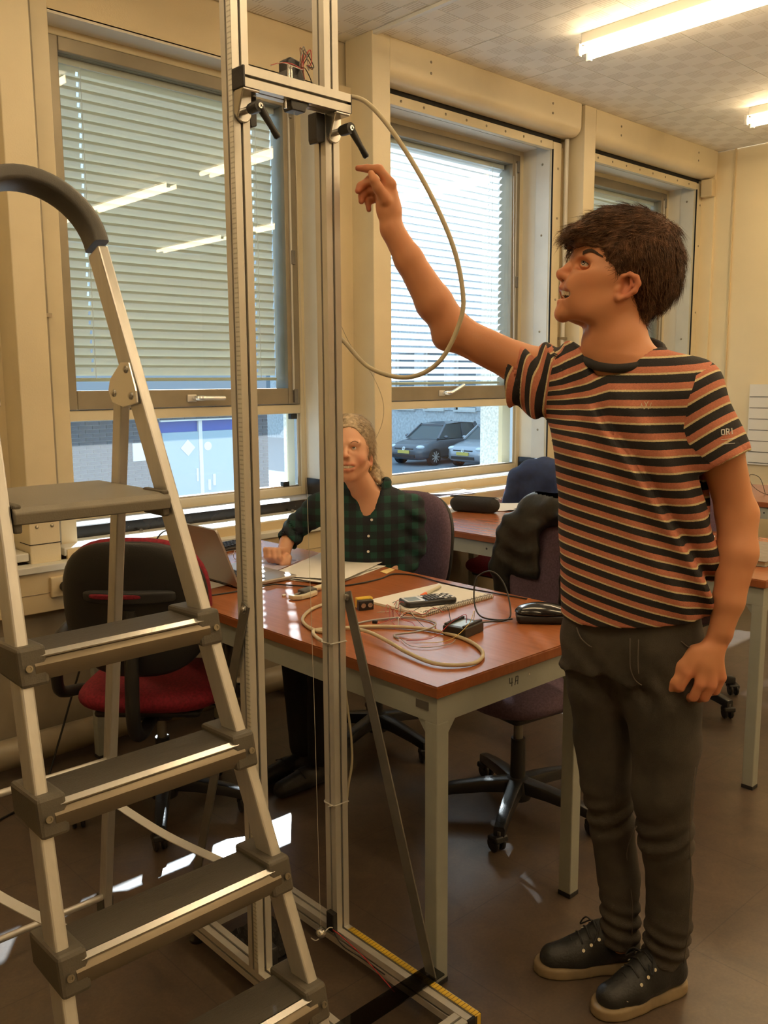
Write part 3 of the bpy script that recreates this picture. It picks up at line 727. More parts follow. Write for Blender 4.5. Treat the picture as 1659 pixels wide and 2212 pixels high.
# ---------------------------------------------------------------- measuring rig of aluminium profiles
def tslot(n=.02, sw=.0030, sd=.011):
    q = []
    for k in range(4):
        a = math.radians(90 * k); c, s = math.cos(a), math.sin(a)
        for x, y in ((-n, -n), (-sw, -n), (-sw, -n + .005), (-.008, -n + .005), (-.008, -n + sd), (.008, -n + sd), (.008, -n + .005), (sw, -n + .005), (sw, -n)):
            q.append((x * c - y * s, x * s + y * c))
    return q
def prof_bar(p0, p1, e1, e2):
    """t-slot bar from p0 to p1 with section axes e1, e2"""
    p0, p1 = Vector(p0), Vector(p1); e1, e2 = Vector(e1), Vector(e2); pl = [p0 + e1 * a + e2 * b for a, b in tslot()]
    return MB().prism(pl, p1 - p0)
def ruler_mat():
    m = mat('ruler', (.72, .70, .62), .5); nt = m.node_tree; b = nt.nodes['Principled BSDF']; L = nt.links.new
    tc = nd(nt, 'ShaderNodeTexCoord'); sp = nd(nt, 'ShaderNodeSeparateXYZ'); L(tc.outputs['Object'], sp.inputs[0])
    ml = nd(nt, 'ShaderNodeMath', operation='MULTIPLY'); ml.inputs[1].default_value = 100; L(sp.outputs[2], ml.inputs[0])
    fr = nd(nt, 'ShaderNodeMath', operation='FRACT'); L(ml.outputs[0], fr.inputs[0])
    g = nd(nt, 'ShaderNodeMath', operation='LESS_THAN'); g.inputs[1].default_value = .3; L(fr.outputs[0], g.inputs[0])
    mx = nd(nt, 'ShaderNodeMix', data_type='RGBA'); mx.inputs[6].default_value = (.72, .70, .62, 1); mx.inputs[7].default_value = (.50, .48, .42, 1)
    L(g.outputs[0], mx.inputs[0]); L(mx.outputs[2], b.inputs['Base Color'])
ruler_mat()
rig = thing('measuring_rig', 'tall rig of two aluminium profile posts with a clamped cross bar and base rails', 'test rig', (1.205, 1.6, 0))
PL, PR, PY = 1.095, 1.335, 1.62
for i, x in enumerate((PL, PR)):
    po = prof_bar((x, PY, .075), (x, PY, 2.74), (1, 0, 0), (0, 1, 0)).build('post', 'alu', rig)
    MB().box(x - .02, x + .02, PY - .02, PY + .02, 2.74, 2.746).build('end_cap', 'black_plastic', po)
    if i == 0:
        MB().box(x - .0213, x - .02, PY - .019, PY - .007, .10, 2.70).build('ruler_strip', 'ruler', po)
    else:
        for z in (.823, .41):
            c = MB().tube([(x + a, PY + b, z + .002 * math.sin(k)) for k, (a, b) in enumerate(rrect(.046, .046, .006, 2))], .0018, 6, True).build('cable_tie', 'white_plastic', po)
            MB().obox((x - .024, PY - .012, z), (x - .05, PY - .03, z + .012), .004, .0015).build('tie_tail', 'white_plastic', c)
# cross bar
cb = prof_bar((1.078, 1.58, 2.05), (1.356, 1.58, 2.05), (0, 1, 0), (0, 0, 1)).build('cross_bar', 'alu', rig)
MB().box(1.073, 1.079, 1.5595, 1.6005, 2.0295, 2.0705).build('end_cap', 'black_plastic', cb, bevel=.002)
MB().box(1.3555, 1.359, 1.5595, 1.6005, 2.0295, 2.0705).build('end_cap', 'black_plastic', cb, bevel=.002)
for x in (PL, PR):
    # rounded angle bracket under the bar
    bk = MB().prism([(x - .02 + .02 * (1 - math.cos(math.radians(a))), 1.592, 1.992 - .022 * math.sin(math.radians(a))) for a in range(0, 181, 20)] + [(x + .02, 1.592, 2.03), (x - .02, 1.592, 2.03)], (0, .007, 0))
    bk.box(x - .02, x + .02, 1.562, 1.599, 2.024, 2.0302)
    bk.prism([(x - .02, 1.565, 2.028), (x - .02, 1.596, 2.028), (x - .02, 1.596, 1.985), (x - .02, 1.588, 1.975)], (.004, 0, 0))
    bo = bk.build('clamp_bracket', 'steel', rig, bevel=.002)
    MB().cyl((x, 1.592, 1.992), (x, 1.566, 1.992), .007, n=12).build('stud', 'alu_bright', bo, smooth=40)
    h = Vector((x + .002, 1.558, 1.992))
    lv = MB().lathe([(.0, -.012), (.011, -.012), (.012, 0), (.012, .02), (.0, .021)], h, (0, -1, 0), 16)
    lo = lv.build('clamp_lever', 'black_plastic', bo, smooth=40)
    a = h + Vector((.004, -.014, 0)); bb = h + Vector((.036, -.03, -.058))
    arm = MB().tube([a, a + (bb - a) * .25, a + (bb - a) * .6, bb - (bb - a) * .05, bb], [.009, .008, .0065, .0075, .005], 10); arm.build('lever_arm', 'black_plastic', bo, smooth=50)
    MB().lathe([(0, 0), (.0055, 0), (.0055, .002), (.003, .002), (.0028, .0005), (0, .0005)], h + Vector((0, -.021, 0)), (0, -1, 0), 12).build('lever_screw', 'alu_bright', bo, smooth=40)
# stop blocks on the inner faces
for x0, x1 in ((1.1155, 1.133), (1.290, 1.3145)):
    MB().prism([(x0, 1.600, 2.03), (x1, 1.600, 2.03), (x1, 1.600, 1.972), (x0 + .003, 1.600, 1.966), (x0, 1.600, 1.975)], (0, .03, 0)).build('stop_block', 'black_plastic', rig, bevel=.002)
# sensor on top of the bar
sn = MB().prism([(1.196, 1.585, 2.07), (1.248, 1.585, 2.07), (1.248, 1.585, 2.105), (1.236, 1.585, 2.118), (1.212, 1.585, 2.122), (1.203, 1.585, 2.116), (1.203, 1.585, 2.095)], (0, .032, 0)).build('sensor', 'black_plastic', rig, bevel=.003)
for dx in (0, .007): MB().cyl((1.200 + dx, 1.578, 2.07), (1.200 + dx, 1.578, 2.10), .0028, n=10).build('pin', 'alu_bright', sn, smooth=40)
MB().box(1.194, 1.212, 1.575, 1.582, 2.071, 2.076).build('pin_plate', 'steel', sn)
under = MB().prism([(1.196, 1.566, 2.03), (1.246, 1.566, 2.03), (1.236, 1.566, 2.018), (1.234, 1.566, 2.010), (1.200, 1.566, 2.010), (1.196, 1.566, 2.018)], (0, .03, 0)).build('sensor_mount', 'black_plastic', rig, bevel=.002)
MB().cyl((1.188, 1.575, 2.012), (1.188, 1.575, 2.03), .0035, n=10).build('shaft', 'steel', under, smooth=40)
rnd = random.Random(4)
for k, m in enumerate(('red_wire', 'white_wire', 'brown_wire', 'cable_black', 'red_wire', 'cable_black', 'brown_wire', 'grey_wire')):
    e = Vector((1.235 + rnd.uniform(-.004, .004), 1.578 + rnd.uniform(-.004, .004), 2.105))
    if k < 2: pts = [(1.155, 1.578, 2.090 - .001 * k), (1.18, 1.572, 2.099), (1.205, 1.570, 2.101 - .004 * k), (1.232, 1.572, 2.097), e, (1.237, 1.576, 2.13)]
    elif k < 4: pts = [(1.262, 1.575, 2.071), (1.25, 1.570, 2.085), (1.238, 1.570, 2.10), e, (1.243 + .004 * k, 1.575, 2.135)]
    else:
        a = (k - 4) * 1.3; pts = [(1.24, 1.575, 2.08), e, (1.236 + .006 * math.cos(a), 1.575, 2.125), (1.245 + .012 * math.cos(a), 1.575 + .008 * math.sin(a), 2.142), (1.258 + .008 * math.sin(a), 1.575, 2.130 - .004 * k), (1.243, 1.572, 2.108)]
    MB().tube(spline(pts, 6), .0011, 5).build('wire', m, rig, smooth=True)
def tape_mat():
    m = mat('tape', (.75, .50, .05), .35); nt = m.node_tree; b = nt.nodes['Principled BSDF']; L = nt.links.new
    tc = nd(nt, 'ShaderNodeTexCoord'); sp = nd(nt, 'ShaderNodeSeparateXYZ'); L(tc.outputs['Object'], sp.inputs[0])
    def mm(op, a, v):
        n = nd(nt, 'ShaderNodeMath', operation=op); L(a, n.inputs[0]); n.inputs[1].default_value = v; return n.outputs[0]
    g1 = mm('LESS_THAN', mm('FRACT', mm('MULTIPLY', sp.outputs[1], 100), 0), .13)
    g2 = mm('LESS_THAN', mm('FRACT', mm('MULTIPLY', sp.outputs[1], 500), 0), .25)
    half = mm('LESS_THAN', sp.outputs[0], PR + .0065 - 1.205)
    a = nd(nt, 'ShaderNodeMath', operation='MULTIPLY'); L(g2, a.inputs[0]); L(half, a.inputs[1])
    o = nd(nt, 'ShaderNodeMath', operation='MAXIMUM'); L(g1, o.inputs[0]); L(a.outputs[0], o.inputs[1])
    mx = nd(nt, 'ShaderNodeMix', data_type='RGBA'); mx.inputs[6].default_value = (.74, .50, .05, 1); mx.inputs[7].default_value = (.03, .02, .01, 1)
    L(o.outputs[0], mx.inputs[0]); L(mx.outputs[2], b.inputs['Base Color'])
tape_mat()
# base: two long rails, cross rails, feet
RZ = .055
for x, ya, yb in ((PL, 1.22, 1.94), (PR, 1.16, 1.96)):
    r = prof_bar((x, ya, RZ), (x, yb, RZ), (1, 0, 0), (0, 0, 1)).build('base_rail', 'alu', rig)
    for y in (ya, yb):
        MB().box(x - .0205, x + .0205, y - .003, y + .003, RZ - .0205, RZ + .0205).build('end_cap', 'black_plastic', r)
    for y in (ya + .03, yb - .03): MB().lathe([(.0, 0), (.02, 0), (.021, .008), (.010, .016), (.007, .036), (0, .036)], (x, y, 0), n=16).build('foot', 'black_plastic', r, smooth=40)
    if x == PR:
        tp = MB(); tp.box(x + .002, x + .018, 1.158, 1.585, RZ + .0202, RZ + .021); tp.box(x + .002, x + .018, 1.156, 1.1585, RZ - .012, RZ + .0208)
        tp.build('tape_measure', 'tape', r)
prof_bar((PL + .02, 1.18, RZ - .002), (PR - .02, 1.18, RZ - .002), (0, 1, 0), (0, 0, 1)).build('cross_rail', 'alu', rig)
prof_bar((PL + .02, 1.90, RZ - .002), (PR - .02, 1.90, RZ - .002), (0, 1, 0), (0, 0, 1)).build('cross_rail', 'alu', rig)
ac = MB().box(1.0, 1.385, 1.295, 1.345, RZ + .0225, RZ + .0265).build('acrylic_strip', 'acrylic', rig)
for x in (1.355, 1.03): MB().cyl((x, 1.32, RZ + .0225), (x, 1.32, RZ + .0272), .004, n=12).build('hole', 'black_soft', ac)
MB().box(1.300, 1.315, 1.598, 1.625, .075, .125).build('corner_block', 'black_plastic', rig, bevel=.002)
MB().box(1.115, 1.130, 1.598, 1.625, .075, .120).build('corner_block', 'black_plastic', rig, bevel=.002)
# braces
def brace(a, b, w, label=None):
    a, b = Vector(a), Vector(b)
    o = MB().obox(a, b, .004, w, (0, 1, .3)).build('brace', 'steel_dark', rig, bevel=.001)
    for p in (a + (b - a).normalized() * .012, b - (b - a).normalized() * .012):
        sgn = -1
        MB().lathe([(0, 0), (.010, 0), (.010, .002), (.007, .002), (.007, .008), (0, .009)], p + Vector((sgn * .002, 0, 0)), (sgn, 0, 0), 12).build('bolt', 'steel', o, smooth=40)
brace((1.360, 1.60, .945), (1.360, 1.30, .035), .032)
brace((1.070, 1.60, .965), (1.070, 1.915, .05), .030)
# cable running down the right post
MB().tube(spline([(1.359, 1.612, .82), (1.360, 1.61, .70), (1.372, 1.605, .58), (1.374, 1.605, .50), (1.361, 1.61, .41), (1.358, 1.62, .2)], 6), .0032, 8).build('post_cable', 'cable_beige', rig, smooth=True)
wr = [('red_wire', [(1.30, 1.60, .085), (1.305, 1.57, .078), (1.31, 1.50, .06), (1.308, 1.44, .045), (1.305, 1.38, .03)]), ('cable_black', [(1.30, 1.595, .08), (1.30, 1.56, .06), (1.31, 1.50, .052), (1.311, 1.42, .05)]), ('white_wire', [(1.30, 1.60, .09), (1.285, 1.60, .095), (1.25, 1.60, .08), (1.235, 1.605, .09)])]
for m, p in wr: MB().tube(spline(p, 6), .0014, 5).build('wire', m, rig, smooth=True)
# pendulum
pn = thing('pendulum', 'small polished steel ball hanging on a thin line inside the rig', 'pendulum', (1.238, 1.57, .105))
MB().ball((1.238, 1.57, .118), .013, 20).build('ball', 'steel', pn, smooth=True)
MB().cyl((1.238, 1.57, .128), (1.238, 1.57, .138), .003, n=8).build('hook', 'steel', pn)
MB().tube([(1.238, 1.57, .136), (1.232, 1.571, .7), (1.222, 1.573, 1.3), (1.21, 1.575, 2.012)], .0006, 5).build('line', 'thread', pn)
# thick beige cable: loop in the air
solo(MB().tube(spline([(1.359, 1.592, 2.075), (1.383, 1.541, 2.055), (1.413, 1.485, 1.985), (1.451, 1.423, 1.87), (1.485, 1.378, 1.751), (1.503, 1.361, 1.652), (1.501, 1.363, 1.582), (1.474, 1.401, 1.491), (1.435, 1.465, 1.455), (1.393, 1.545, 1.477), (1.366, 1.60, 1.535), (1.357, 1.615, 1.55)], 8), .0052, 10), 'sensor_cable', 'cable_beige', 'beige cable looping in the air from the cross bar to the right post', 'cable', loc=(1.357, 1.60, 1.45), smooth=True)
solo(MB().tube(spline([(1.357, 1.62, 1.60), (1.40, 1.62, 1.53), (1.47, 1.63, 1.47), (1.52, 1.64, 1.40), (1.535, 1.66, 1.34), (1.515, 1.68, 1.28)], 6), .0007, 5), 'nylon_line', 'nylon', 'fine nylon line curling beside the right post', 'line')
# foam block below the left rail
fm = MB(); vs = []; fs = []; n = 22
for i in range(n):
    for j in range(n):
        u, v = i / (n - 1), j / (n - 1); vs.append((1.13 + .15 * u, 1.68 + .17 * v, .02 + .012 * math.sin(u * 38) * math.sin(v * 38)))
for i in range(n - 1):
    for j in range(n - 1): fs.append((i * n + j, (i + 1) * n + j, (i + 1) * n + j + 1, i * n + j + 1))
fm.add(vs, fs).box(1.13, 1.28, 1.68, 1.85, 0, .006)
solo(fm, 'foam_pad', 'foam', 'dark egg crate foam pad on the floor inside the rig', 'foam pad', loc=(1.2, 1.76, 0))
# ---------------------------------------------------------------- distance-field modeller (numpy) for soft shapes
class SDF:
    def __init__(s, xs, ys, zs):
        s.ax = [np.asarray(a, np.float32) for a in (xs, ys, zs)]; s.F = np.full([len(a) for a in s.ax], .2, np.float32)
    @staticmethod
    def grid(lo, hi, h): return SDF(*[np.arange(a, b + h, h) for a, b in zip(lo, hi)])
    def _sl(s, lo, hi):
        out = []
        for a, l, u in zip(s.ax, lo, hi):
            i, j = np.searchsorted(a, l), np.searchsorted(a, u)
            if j <= i: return None
            out.append(slice(int(i), int(j)))
        return tuple(out)
    def _grid(s, sl): return [a[q].reshape([-1 if i == k else 1 for k in range(3)]) for i, (a, q) in enumerate(zip(s.ax, sl))]
    def _put(s, sl, d, k, op):
        F = s.F[sl]; d = d.astype(np.float32)
        if op == 'u':
            if k <= 0: s.F[sl] = np.minimum(F, d)
            else:
                h = np.clip(.5 + .5 * (d - F) / k, 0, 1); s.F[sl] = d + (F - d) * h - k * h * (1 - h)
        elif op == 's':
            e = -d
            if k <= 0: s.F[sl] = np.maximum(F, e)
            else:
                h = np.clip(.5 - .5 * (e - F) / k, 0, 1); s.F[sl] = e + (F - e) * h + k * h * (1 - h)
        elif op == 'i':
            s.F[sl] = np.maximum(F, d)
        return s
    def cap(s, a, b, r0, r1=None, k=.0, op='u', sq=None):
        """tapered capsule; sq=(axis vector, factor) flattens the section along an axis"""
        r1 = r0 if r1 is None else r1; a, b = np.array(a, float), np.array(b, float); m = max(r0, r1) * (max(1, 1 / sq[1]) if sq and sq[1] < 1 else 1) + k + .02
        sl = s._sl(np.minimum(a, b) - m, np.maximum(a, b) + m)
        if sl is None: return s
        X, Y, Z = s._grid(sl); ab = b - a; L = float(ab @ ab) + 1e-12
        px, py, pz = X - a[0], Y - a[1], Z - a[2]
        t = np.clip((px * ab[0] + py * ab[1] + pz * ab[2]) / L, 0, 1)
        dx, dy, dz = px - t * ab[0], py - t * ab[1], pz - t * ab[2]
        if sq:
            n = np.array(sq[0], float); n /= np.linalg.norm(n); q = dx * n[0] + dy * n[1] + dz * n[2]; g = (1 / sq[1] - 1) * q
            dx, dy, dz = dx + g * n[0], dy + g * n[1], dz + g * n[2]
        d = np.sqrt(dx * dx + dy * dy + dz * dz) - (r0 + (r1 - r0) * t)
        if sq and sq[1] < 1: d = d * sq[1] ** .5
        return s._put(sl, d, k, op)
    def chain(s, pts, rs, k=.0, sq=None, op='u'):
        for i in range(len(pts) - 1): s.cap(pts[i], pts[i + 1], rs[i], rs[i + 1], k if i == 0 else min(k, .012) or .006, op, sq)
        return s
    def ell(s, c, r, R=None, k=.0, op='u'):
        """ellipsoid with half axes r; R: 3 row vectors of its axes"""
        c = np.array(c, float); r = np.array(r, float); m = r.max() + k + .02; sl = s._sl(c - m, c + m)
        if sl is None: return s
        X, Y, Z = s._grid(sl); p = [X - c[0], Y - c[1], Z - c[2]]
        if R is not None: p = [R[i][0] * p[0] + R[i][1] * p[1] + R[i][2] * p[2] for i in range(3)]
        k0 = np.sqrt(sum((p[i] / r[i]) ** 2 for i in range(3))); k1 = np.sqrt(sum((p[i] / r[i] ** 2) ** 2 for i in range(3))) + 1e-9
        return s._put(sl, k0 * (k0 - 1) / k1, k, op)
    def box(s, c, hf, R=None, r=.0, k=.0, op='u'):
        c = np.array(c, float); m = float(np.linalg.norm(hf)) + k + .02; sl = s._sl(c - m, c + m)
        if sl is None: return s
        X, Y, Z = s._grid(sl); p = [X - c[0], Y - c[1], Z - c[2]]
        if R is not None: p = [R[i][0] * p[0] + R[i][1] * p[1] + R[i][2] * p[2] for i in range(3)]
        q = [np.abs(p[i]) - (hf[i] - r) for i in range(3)]
        d = np.sqrt(sum(np.maximum(a, 0) ** 2 for a in q)) + np.minimum(np.maximum(np.maximum(q[0], q[1]), q[2]), 0) - r
        return s._put(sl, d, k, op)
    def loft(s, st, k=.0, op='u', e=2.0):
        """upright loft: stations (z, cx, cy, half_x, half_y, turn) ; superellipse exponent e"""
        st = sorted(st); zs = np.array([q[0] for q in st]); A = np.array(st, float)
        lo = (A[:, 1:3].min(0) - A[:, 3:5].max() - .05).tolist() + [zs[0] - .04]; hi = (A[:, 1:3].max(0) + A[:, 3:5].max() + .05).tolist() + [zs[-1] + .04]
        sl = s._sl(lo, hi)
        if sl is None: return s
        X, Y, Z = s._grid(sl); f = lambda i: np.interp(Z.ravel(), *dense(zs, A[:, i])).reshape(Z.shape)
        cx, cy, a, b = f(1), f(2), f(3), f(4); px, py = X - cx, Y - cy
        if A.shape[1] > 5:
            t = f(5); c_, s_ = np.cos(t), np.sin(t); px, py = px * c_ + py * s_, -px * s_ + py * c_
        q = (np.abs(px / a) ** e + np.abs(py / b) ** e) ** (1 / e)
        d = (q - 1) * np.minimum(a, b)
        dz = np.maximum(zs[0] - Z, Z - zs[-1]); d = np.maximum(d, dz)
        return s._put(sl, d, k, op)
    def disp(s, fn, lo=None, hi=None):
        """add a displacement field fn(X,Y,Z) near the surface"""
        sl = s._sl(lo if lo is not None else [a[0] for a in s.ax], hi if hi is not None else [a[-1] + 1 for a in s.ax])
        X, Y, Z = s._grid(sl); s.F[sl] = s.F[sl] + fn(X, Y, Z).astype(np.float32); return s
    def half(s, p, n):
        """keep the side where (x-p).n < 0"""
        X, Y, Z = s._grid(tuple(slice(0, len(a)) for a in s.ax)); n = np.array(n, float); n /= np.linalg.norm(n)
        s.F = np.maximum(s.F, ((X - p[0]) * n[0] + (Y - p[1]) * n[1] + (Z - p[2]) * n[2]).astype(np.float32)); return s
    def polys(s):
        F = s.F; I = F < 0; nx, ny, nz = F.shape
        cnt = np.zeros((nx - 1, ny - 1, nz - 1), np.uint8)
        for a in (0, 1):
            for b in (0, 1):
                for c in (0, 1): cnt += I[a:nx - 1 + a, b:ny - 1 + b, c:nz - 1 + c]
        cell = (cnt > 0) & (cnt < 8); ids = np.argwhere(cell)
        if len(ids) == 0: return np.zeros((0, 3)), []
        idx = np.full(cell.shape, -1, np.int64); idx[cell] = np.arange(len(ids))
        P = np.zeros((len(ids), 3)); W = np.zeros(len(ids)); i, j, k = ids.T
        A = s.ax; cor = [(a, b, c) for a in (0, 1) for b in (0, 1) for c in (0, 1)]
        fv = {q: F[i + q[0], j + q[1], k + q[2]].astype(float) for q in cor}
        pv = {q: np.stack([A[0][i + q[0]], A[1][j + q[1]], A[2][k + q[2]]], 1).astype(float) for q in cor}
        for q in cor:
            for ax in range(3):
                if q[ax]: continue
                r = list(q); r[ax] = 1; r = tuple(r); f0, f1 = fv[q], fv[r]; m = (f0 < 0) != (f1 < 0)
                t = np.where(m, f0 / np.where(m, f0 - f1, 1), 0)[:, None]
                P += np.where(m[:, None], pv[q] + (pv[r] - pv[q]) * t, 0); W += m
        P /= W[:, None]; quads = []
        for ax in range(3):
            n = [nx, ny, nz]; sl0 = [slice(1, n[d] - 1) for d in range(3)]; sl1 = list(sl0); sl0[ax] = slice(0, n[ax] - 1); sl1[ax] = slice(1, n[ax])
            a, b = I[tuple(sl0)], I[tuple(sl1)]; e = np.argwhere(a != b)
            if len(e) == 0: continue
            e = e + np.array([0 if d == ax else 1 for d in range(3)]); flip = I[tuple(e.T)]
            u, v = [(1, 2), (2, 0), (0, 1)][ax]; c = []
            for du, dv in ((1, 1), (0, 1), (0, 0), (1, 0)):
                g = e.copy(); g[:, u] -= du; g[:, v] -= dv; c.append(idx[tuple(g.T)])
            q = np.stack(c, 1); q[~flip] = q[~flip][:, ::-1]; quads.append(q)
        return P, np.concatenate(quads)
def dense(zs, v):
    """smooth (pchip-like) resampling of station values"""
    if len(zs) < 3: return zs, v
    m = np.gradient(v, zs); t = np.linspace(0, 1, 9)[:-1]; Z = []; V = []
    for i in range(len(zs) - 1):
        h = zs[i + 1] - zs[i]; a, b = v[i], v[i + 1]
        Z.append(zs[i] + h * t); V.append((2 * t ** 3 - 3 * t ** 2 + 1) * a + (t ** 3 - 2 * t ** 2 + t) * h * m[i] + (-2 * t ** 3 + 3 * t ** 2) * b + (t ** 3 - t ** 2) * h * m[i + 1])
    return np.append(np.concatenate(Z), zs[-1]), np.append(np.concatenate(V), v[-1])
def relax(P, Q, n=2, lam=.5):
    """laplacian smoothing over quad edges"""
    e = np.concatenate([Q[:, [0, 1]], Q[:, [1, 2]], Q[:, [2, 3]], Q[:, [3, 0]]]); N = len(P)
    for _ in range(n):
        S = np.zeros_like(P); c = np.zeros(N)
        for a, b in ((0, 1), (1, 0)):
            for d in range(3): S[:, d] += np.bincount(e[:, a], P[e[:, b], d], N)
            c += np.bincount(e[:, a], minlength=N)
        P = P + lam * (S / np.maximum(c, 1)[:, None] - P)
    return P
def quad_mesh(name, P, Q, m=None):
    me = bpy.data.meshes.new(name); n = len(Q)
    me.vertices.add(len(P)); me.vertices.foreach_set('co', np.ascontiguousarray(P, np.float32).ravel())
    me.loops.add(4 * n); me.loops.foreach_set('vertex_index', np.ascontiguousarray(Q, np.int32).ravel())
    me.polygons.add(n); me.polygons.foreach_set('loop_start', np.arange(0, 4 * n, 4, dtype=np.int32))
    try: me.polygons.foreach_set('loop_total', np.full(n, 4, np.int32))
    except Exception: pass
    me.update(calc_edges=True); me.validate()
    me.polygons.foreach_set('use_smooth', np.ones(n, bool))
    if m: me.materials.append(MATS[m] if isinstance(m, str) else m)
    return me
def sdf_obj(s, name, m, parent=None, smooth=2, org=(0, 0, 0)):
    P, Q = s.polys(); P = relax(P, Q, smooth) if smooth else P
    o = bpy.data.objects.new(name, quad_mesh(name, P - np.array(org), Q, m)); col.objects.link(o)
    if parent: o.parent = parent
    return o
def fnoise(X, Y, Z, f, seed=0):
    """cheap smooth pseudo noise in -1..1"""
    r = np.random.RandomState(seed); v = 0
    for i in range(4):
        d = r.normal(size=3); d = d / np.linalg.norm(d) * f * (1 + .45 * i); v = v + np.sin(X * d[0] + Y * d[1] + Z * d[2] + r.uniform(0, 6.3)) * (1 / (1 + .5 * i))
    return v / 2.4
# ---------------------------------------------------------------- tables
def table(label, x0, x1, y0, y1, z, xl, xr, marks=False):
    t = thing('work_table', label, 'table', ((x0 + x1) / 2, (y0 + y1) / 2, 0), group='wooden work tables')
    tp = MB().box(x0, x1, y0, y1, z - .003, z).build('table_top', 'table_wood', t)
    MB().box(x0 - .001, x1 + .001, y0 - .001, y1 + .001, z - .029, z - .003).build('edge_band', 'table_edge', tp, bevel=.002)
    ap = MB(); za, zb = z - .094, z - .029; i = .008
    ap.box(x0 + i, xr, y0 + i, y0 + i + .02, za, zb); ap.box(x0 + i, xr, y1 - i - .02, y1 - i, za, zb); ap.box(x0 + i, x0 + i + .02, y0 + i + .0201, y1 - i - .0201, za, zb); ap.box(xr - .02, xr, y0 + i + .0201, y1 - i - .0201, za, zb)
    a = ap.build('apron', 'apron_paint', t)
    for sx, lx in ((1, xl), (-1, xr - .04)):
        for sy, y in ((1, y0 + i), (-1, y1 - i - .04)):
            l = MB(); l.box(lx, lx + .04, y, y + .04, .012, za)
            gx = lx + (.04 if sx > 0 else 0)
            l.prism([(gx, y + .02 - .017, za + .002), (gx + sx * .03, y + .003, za + .002), (gx, y + .003, za - .035)], (0, .034, 0))
            gy = y + (.04 if sy > 0 else 0)
            l.prism([(lx + .003, gy, za + .002), (lx + .003, gy + sy * .03, za + .002), (lx + .003, gy, za - .035)], (.034, 0, 0))
            lo = l.build('leg', 'apron_paint', t, bevel=.003)
            MB().box(lx - .001, lx + .041, y - .001, y + .041, 0, .014).build('foot_cap', 'black_plastic', lo, bevel=.002)
    if marks:
        MB().box(x0 + i - .002, x0 + i, y0 + .035, y0 + .075, z - .068, z - .048).build('number_plate', 'alu_dark', a)
        yy = y0 + i - .0006; X, Z = 1.672, z - .068
        for p, q in (((0, .024), (.002, .009)), ((.002, .009), (.013, .010)), ((.010, .022), (.010, 0)), ((.022, 0), (.026, .022)), ((.026, .022), (.034, .021)), ((.034, .021), (.033, 0)), ((.024, .010), (.033, .010))):
            MB().obox((X + p[0], yy, Z + p[1]), (X + q[0], yy, Z + q[1]), .0018, .0008, (0, 1, 0)).build('pen_mark', 'black_soft', a)
        MB().lathe([(0, 0), (.003, 0), (.003, .002), (0, .002)], (1.75, y0 + i, z - .052), (0, -1, 0), 10).build('screw', 'alu_bright', a)
    else:
        for y in (y0 + .35, y0 + .8, y0 + 1.25, y0 + 1.6):
            if y < y1 - .1: MB().lathe([(0, 0), (.005, 0), (.005, .001), (0, .001)], (x0 + i, y, z - .06), (-1, 0, 0), 10).build('hole', 'black_soft', a)
    return t
table('orange brown wooden table with grey metal legs beside the rig', 1.405, 2.215, 1.34, 3.2, .76, 1.413, 1.995, True)
table('wooden table with pencil case behind the seated woman', 2.97, 3.78, 1.29, 3.325, .765, 2.978, 3.77)
table('far wooden table at the right edge behind the standing man', 4.87, 5.67, 1.35, 2.75, .765, 4.878, 5.66)
# ---------------------------------------------------------------- office chairs
def pillow(w, h, t, e=3.0, n=40, bend=.0, m=8):
    """soft cushion in the local y-z plane (thickness along x), superellipse outline"""
    vs = []; fs = []
    prof = [(0, -1)] + [(math.sin(math.pi / 2 * (i / m)), -math.cos(math.pi / 2 * (i / m))) for i in range(1, m + 1)] + [(math.sin(math.pi / 2 * (1 - i / m)), math.cos(math.pi / 2 * (1 - i / m))) for i in range(1, m)] + [(0, 1)]
    for r, q in prof:
        rr = r ** .35 if r > 0 else .02
        for k in range(n):
            a = 2 * math.pi * k / n; ca, sa = math.cos(a), math.sin(a)
            y = w / 2 * rr * math.copysign(abs(ca) ** (2 / e), ca); z = h / 2 * rr * math.copysign(abs(sa) ** (2 / e), sa)
            vs.append((q * t / 2 + bend * (2 * y / w) ** 2, y, z))
    N = len(prof); fs = [(j * n + i, (j + 1) * n + i, (j + 1) * n + (i + 1) % n, j * n + (i + 1) % n) for j in range(N - 1) for i in range(n)] + [tuple(range(n)), tuple(range((N - 1) * n, N * n))[::-1]]
    return vs, fs
def placed(vf, loc, ry=0.0, sx=1.0):
    M = Matrix.Translation(loc) @ Matrix.Rotation(ry, 4, 'Y'); return [M @ Vector((v[0] * sx, v[1], v[2])) for v in vf[0]], vf[1]
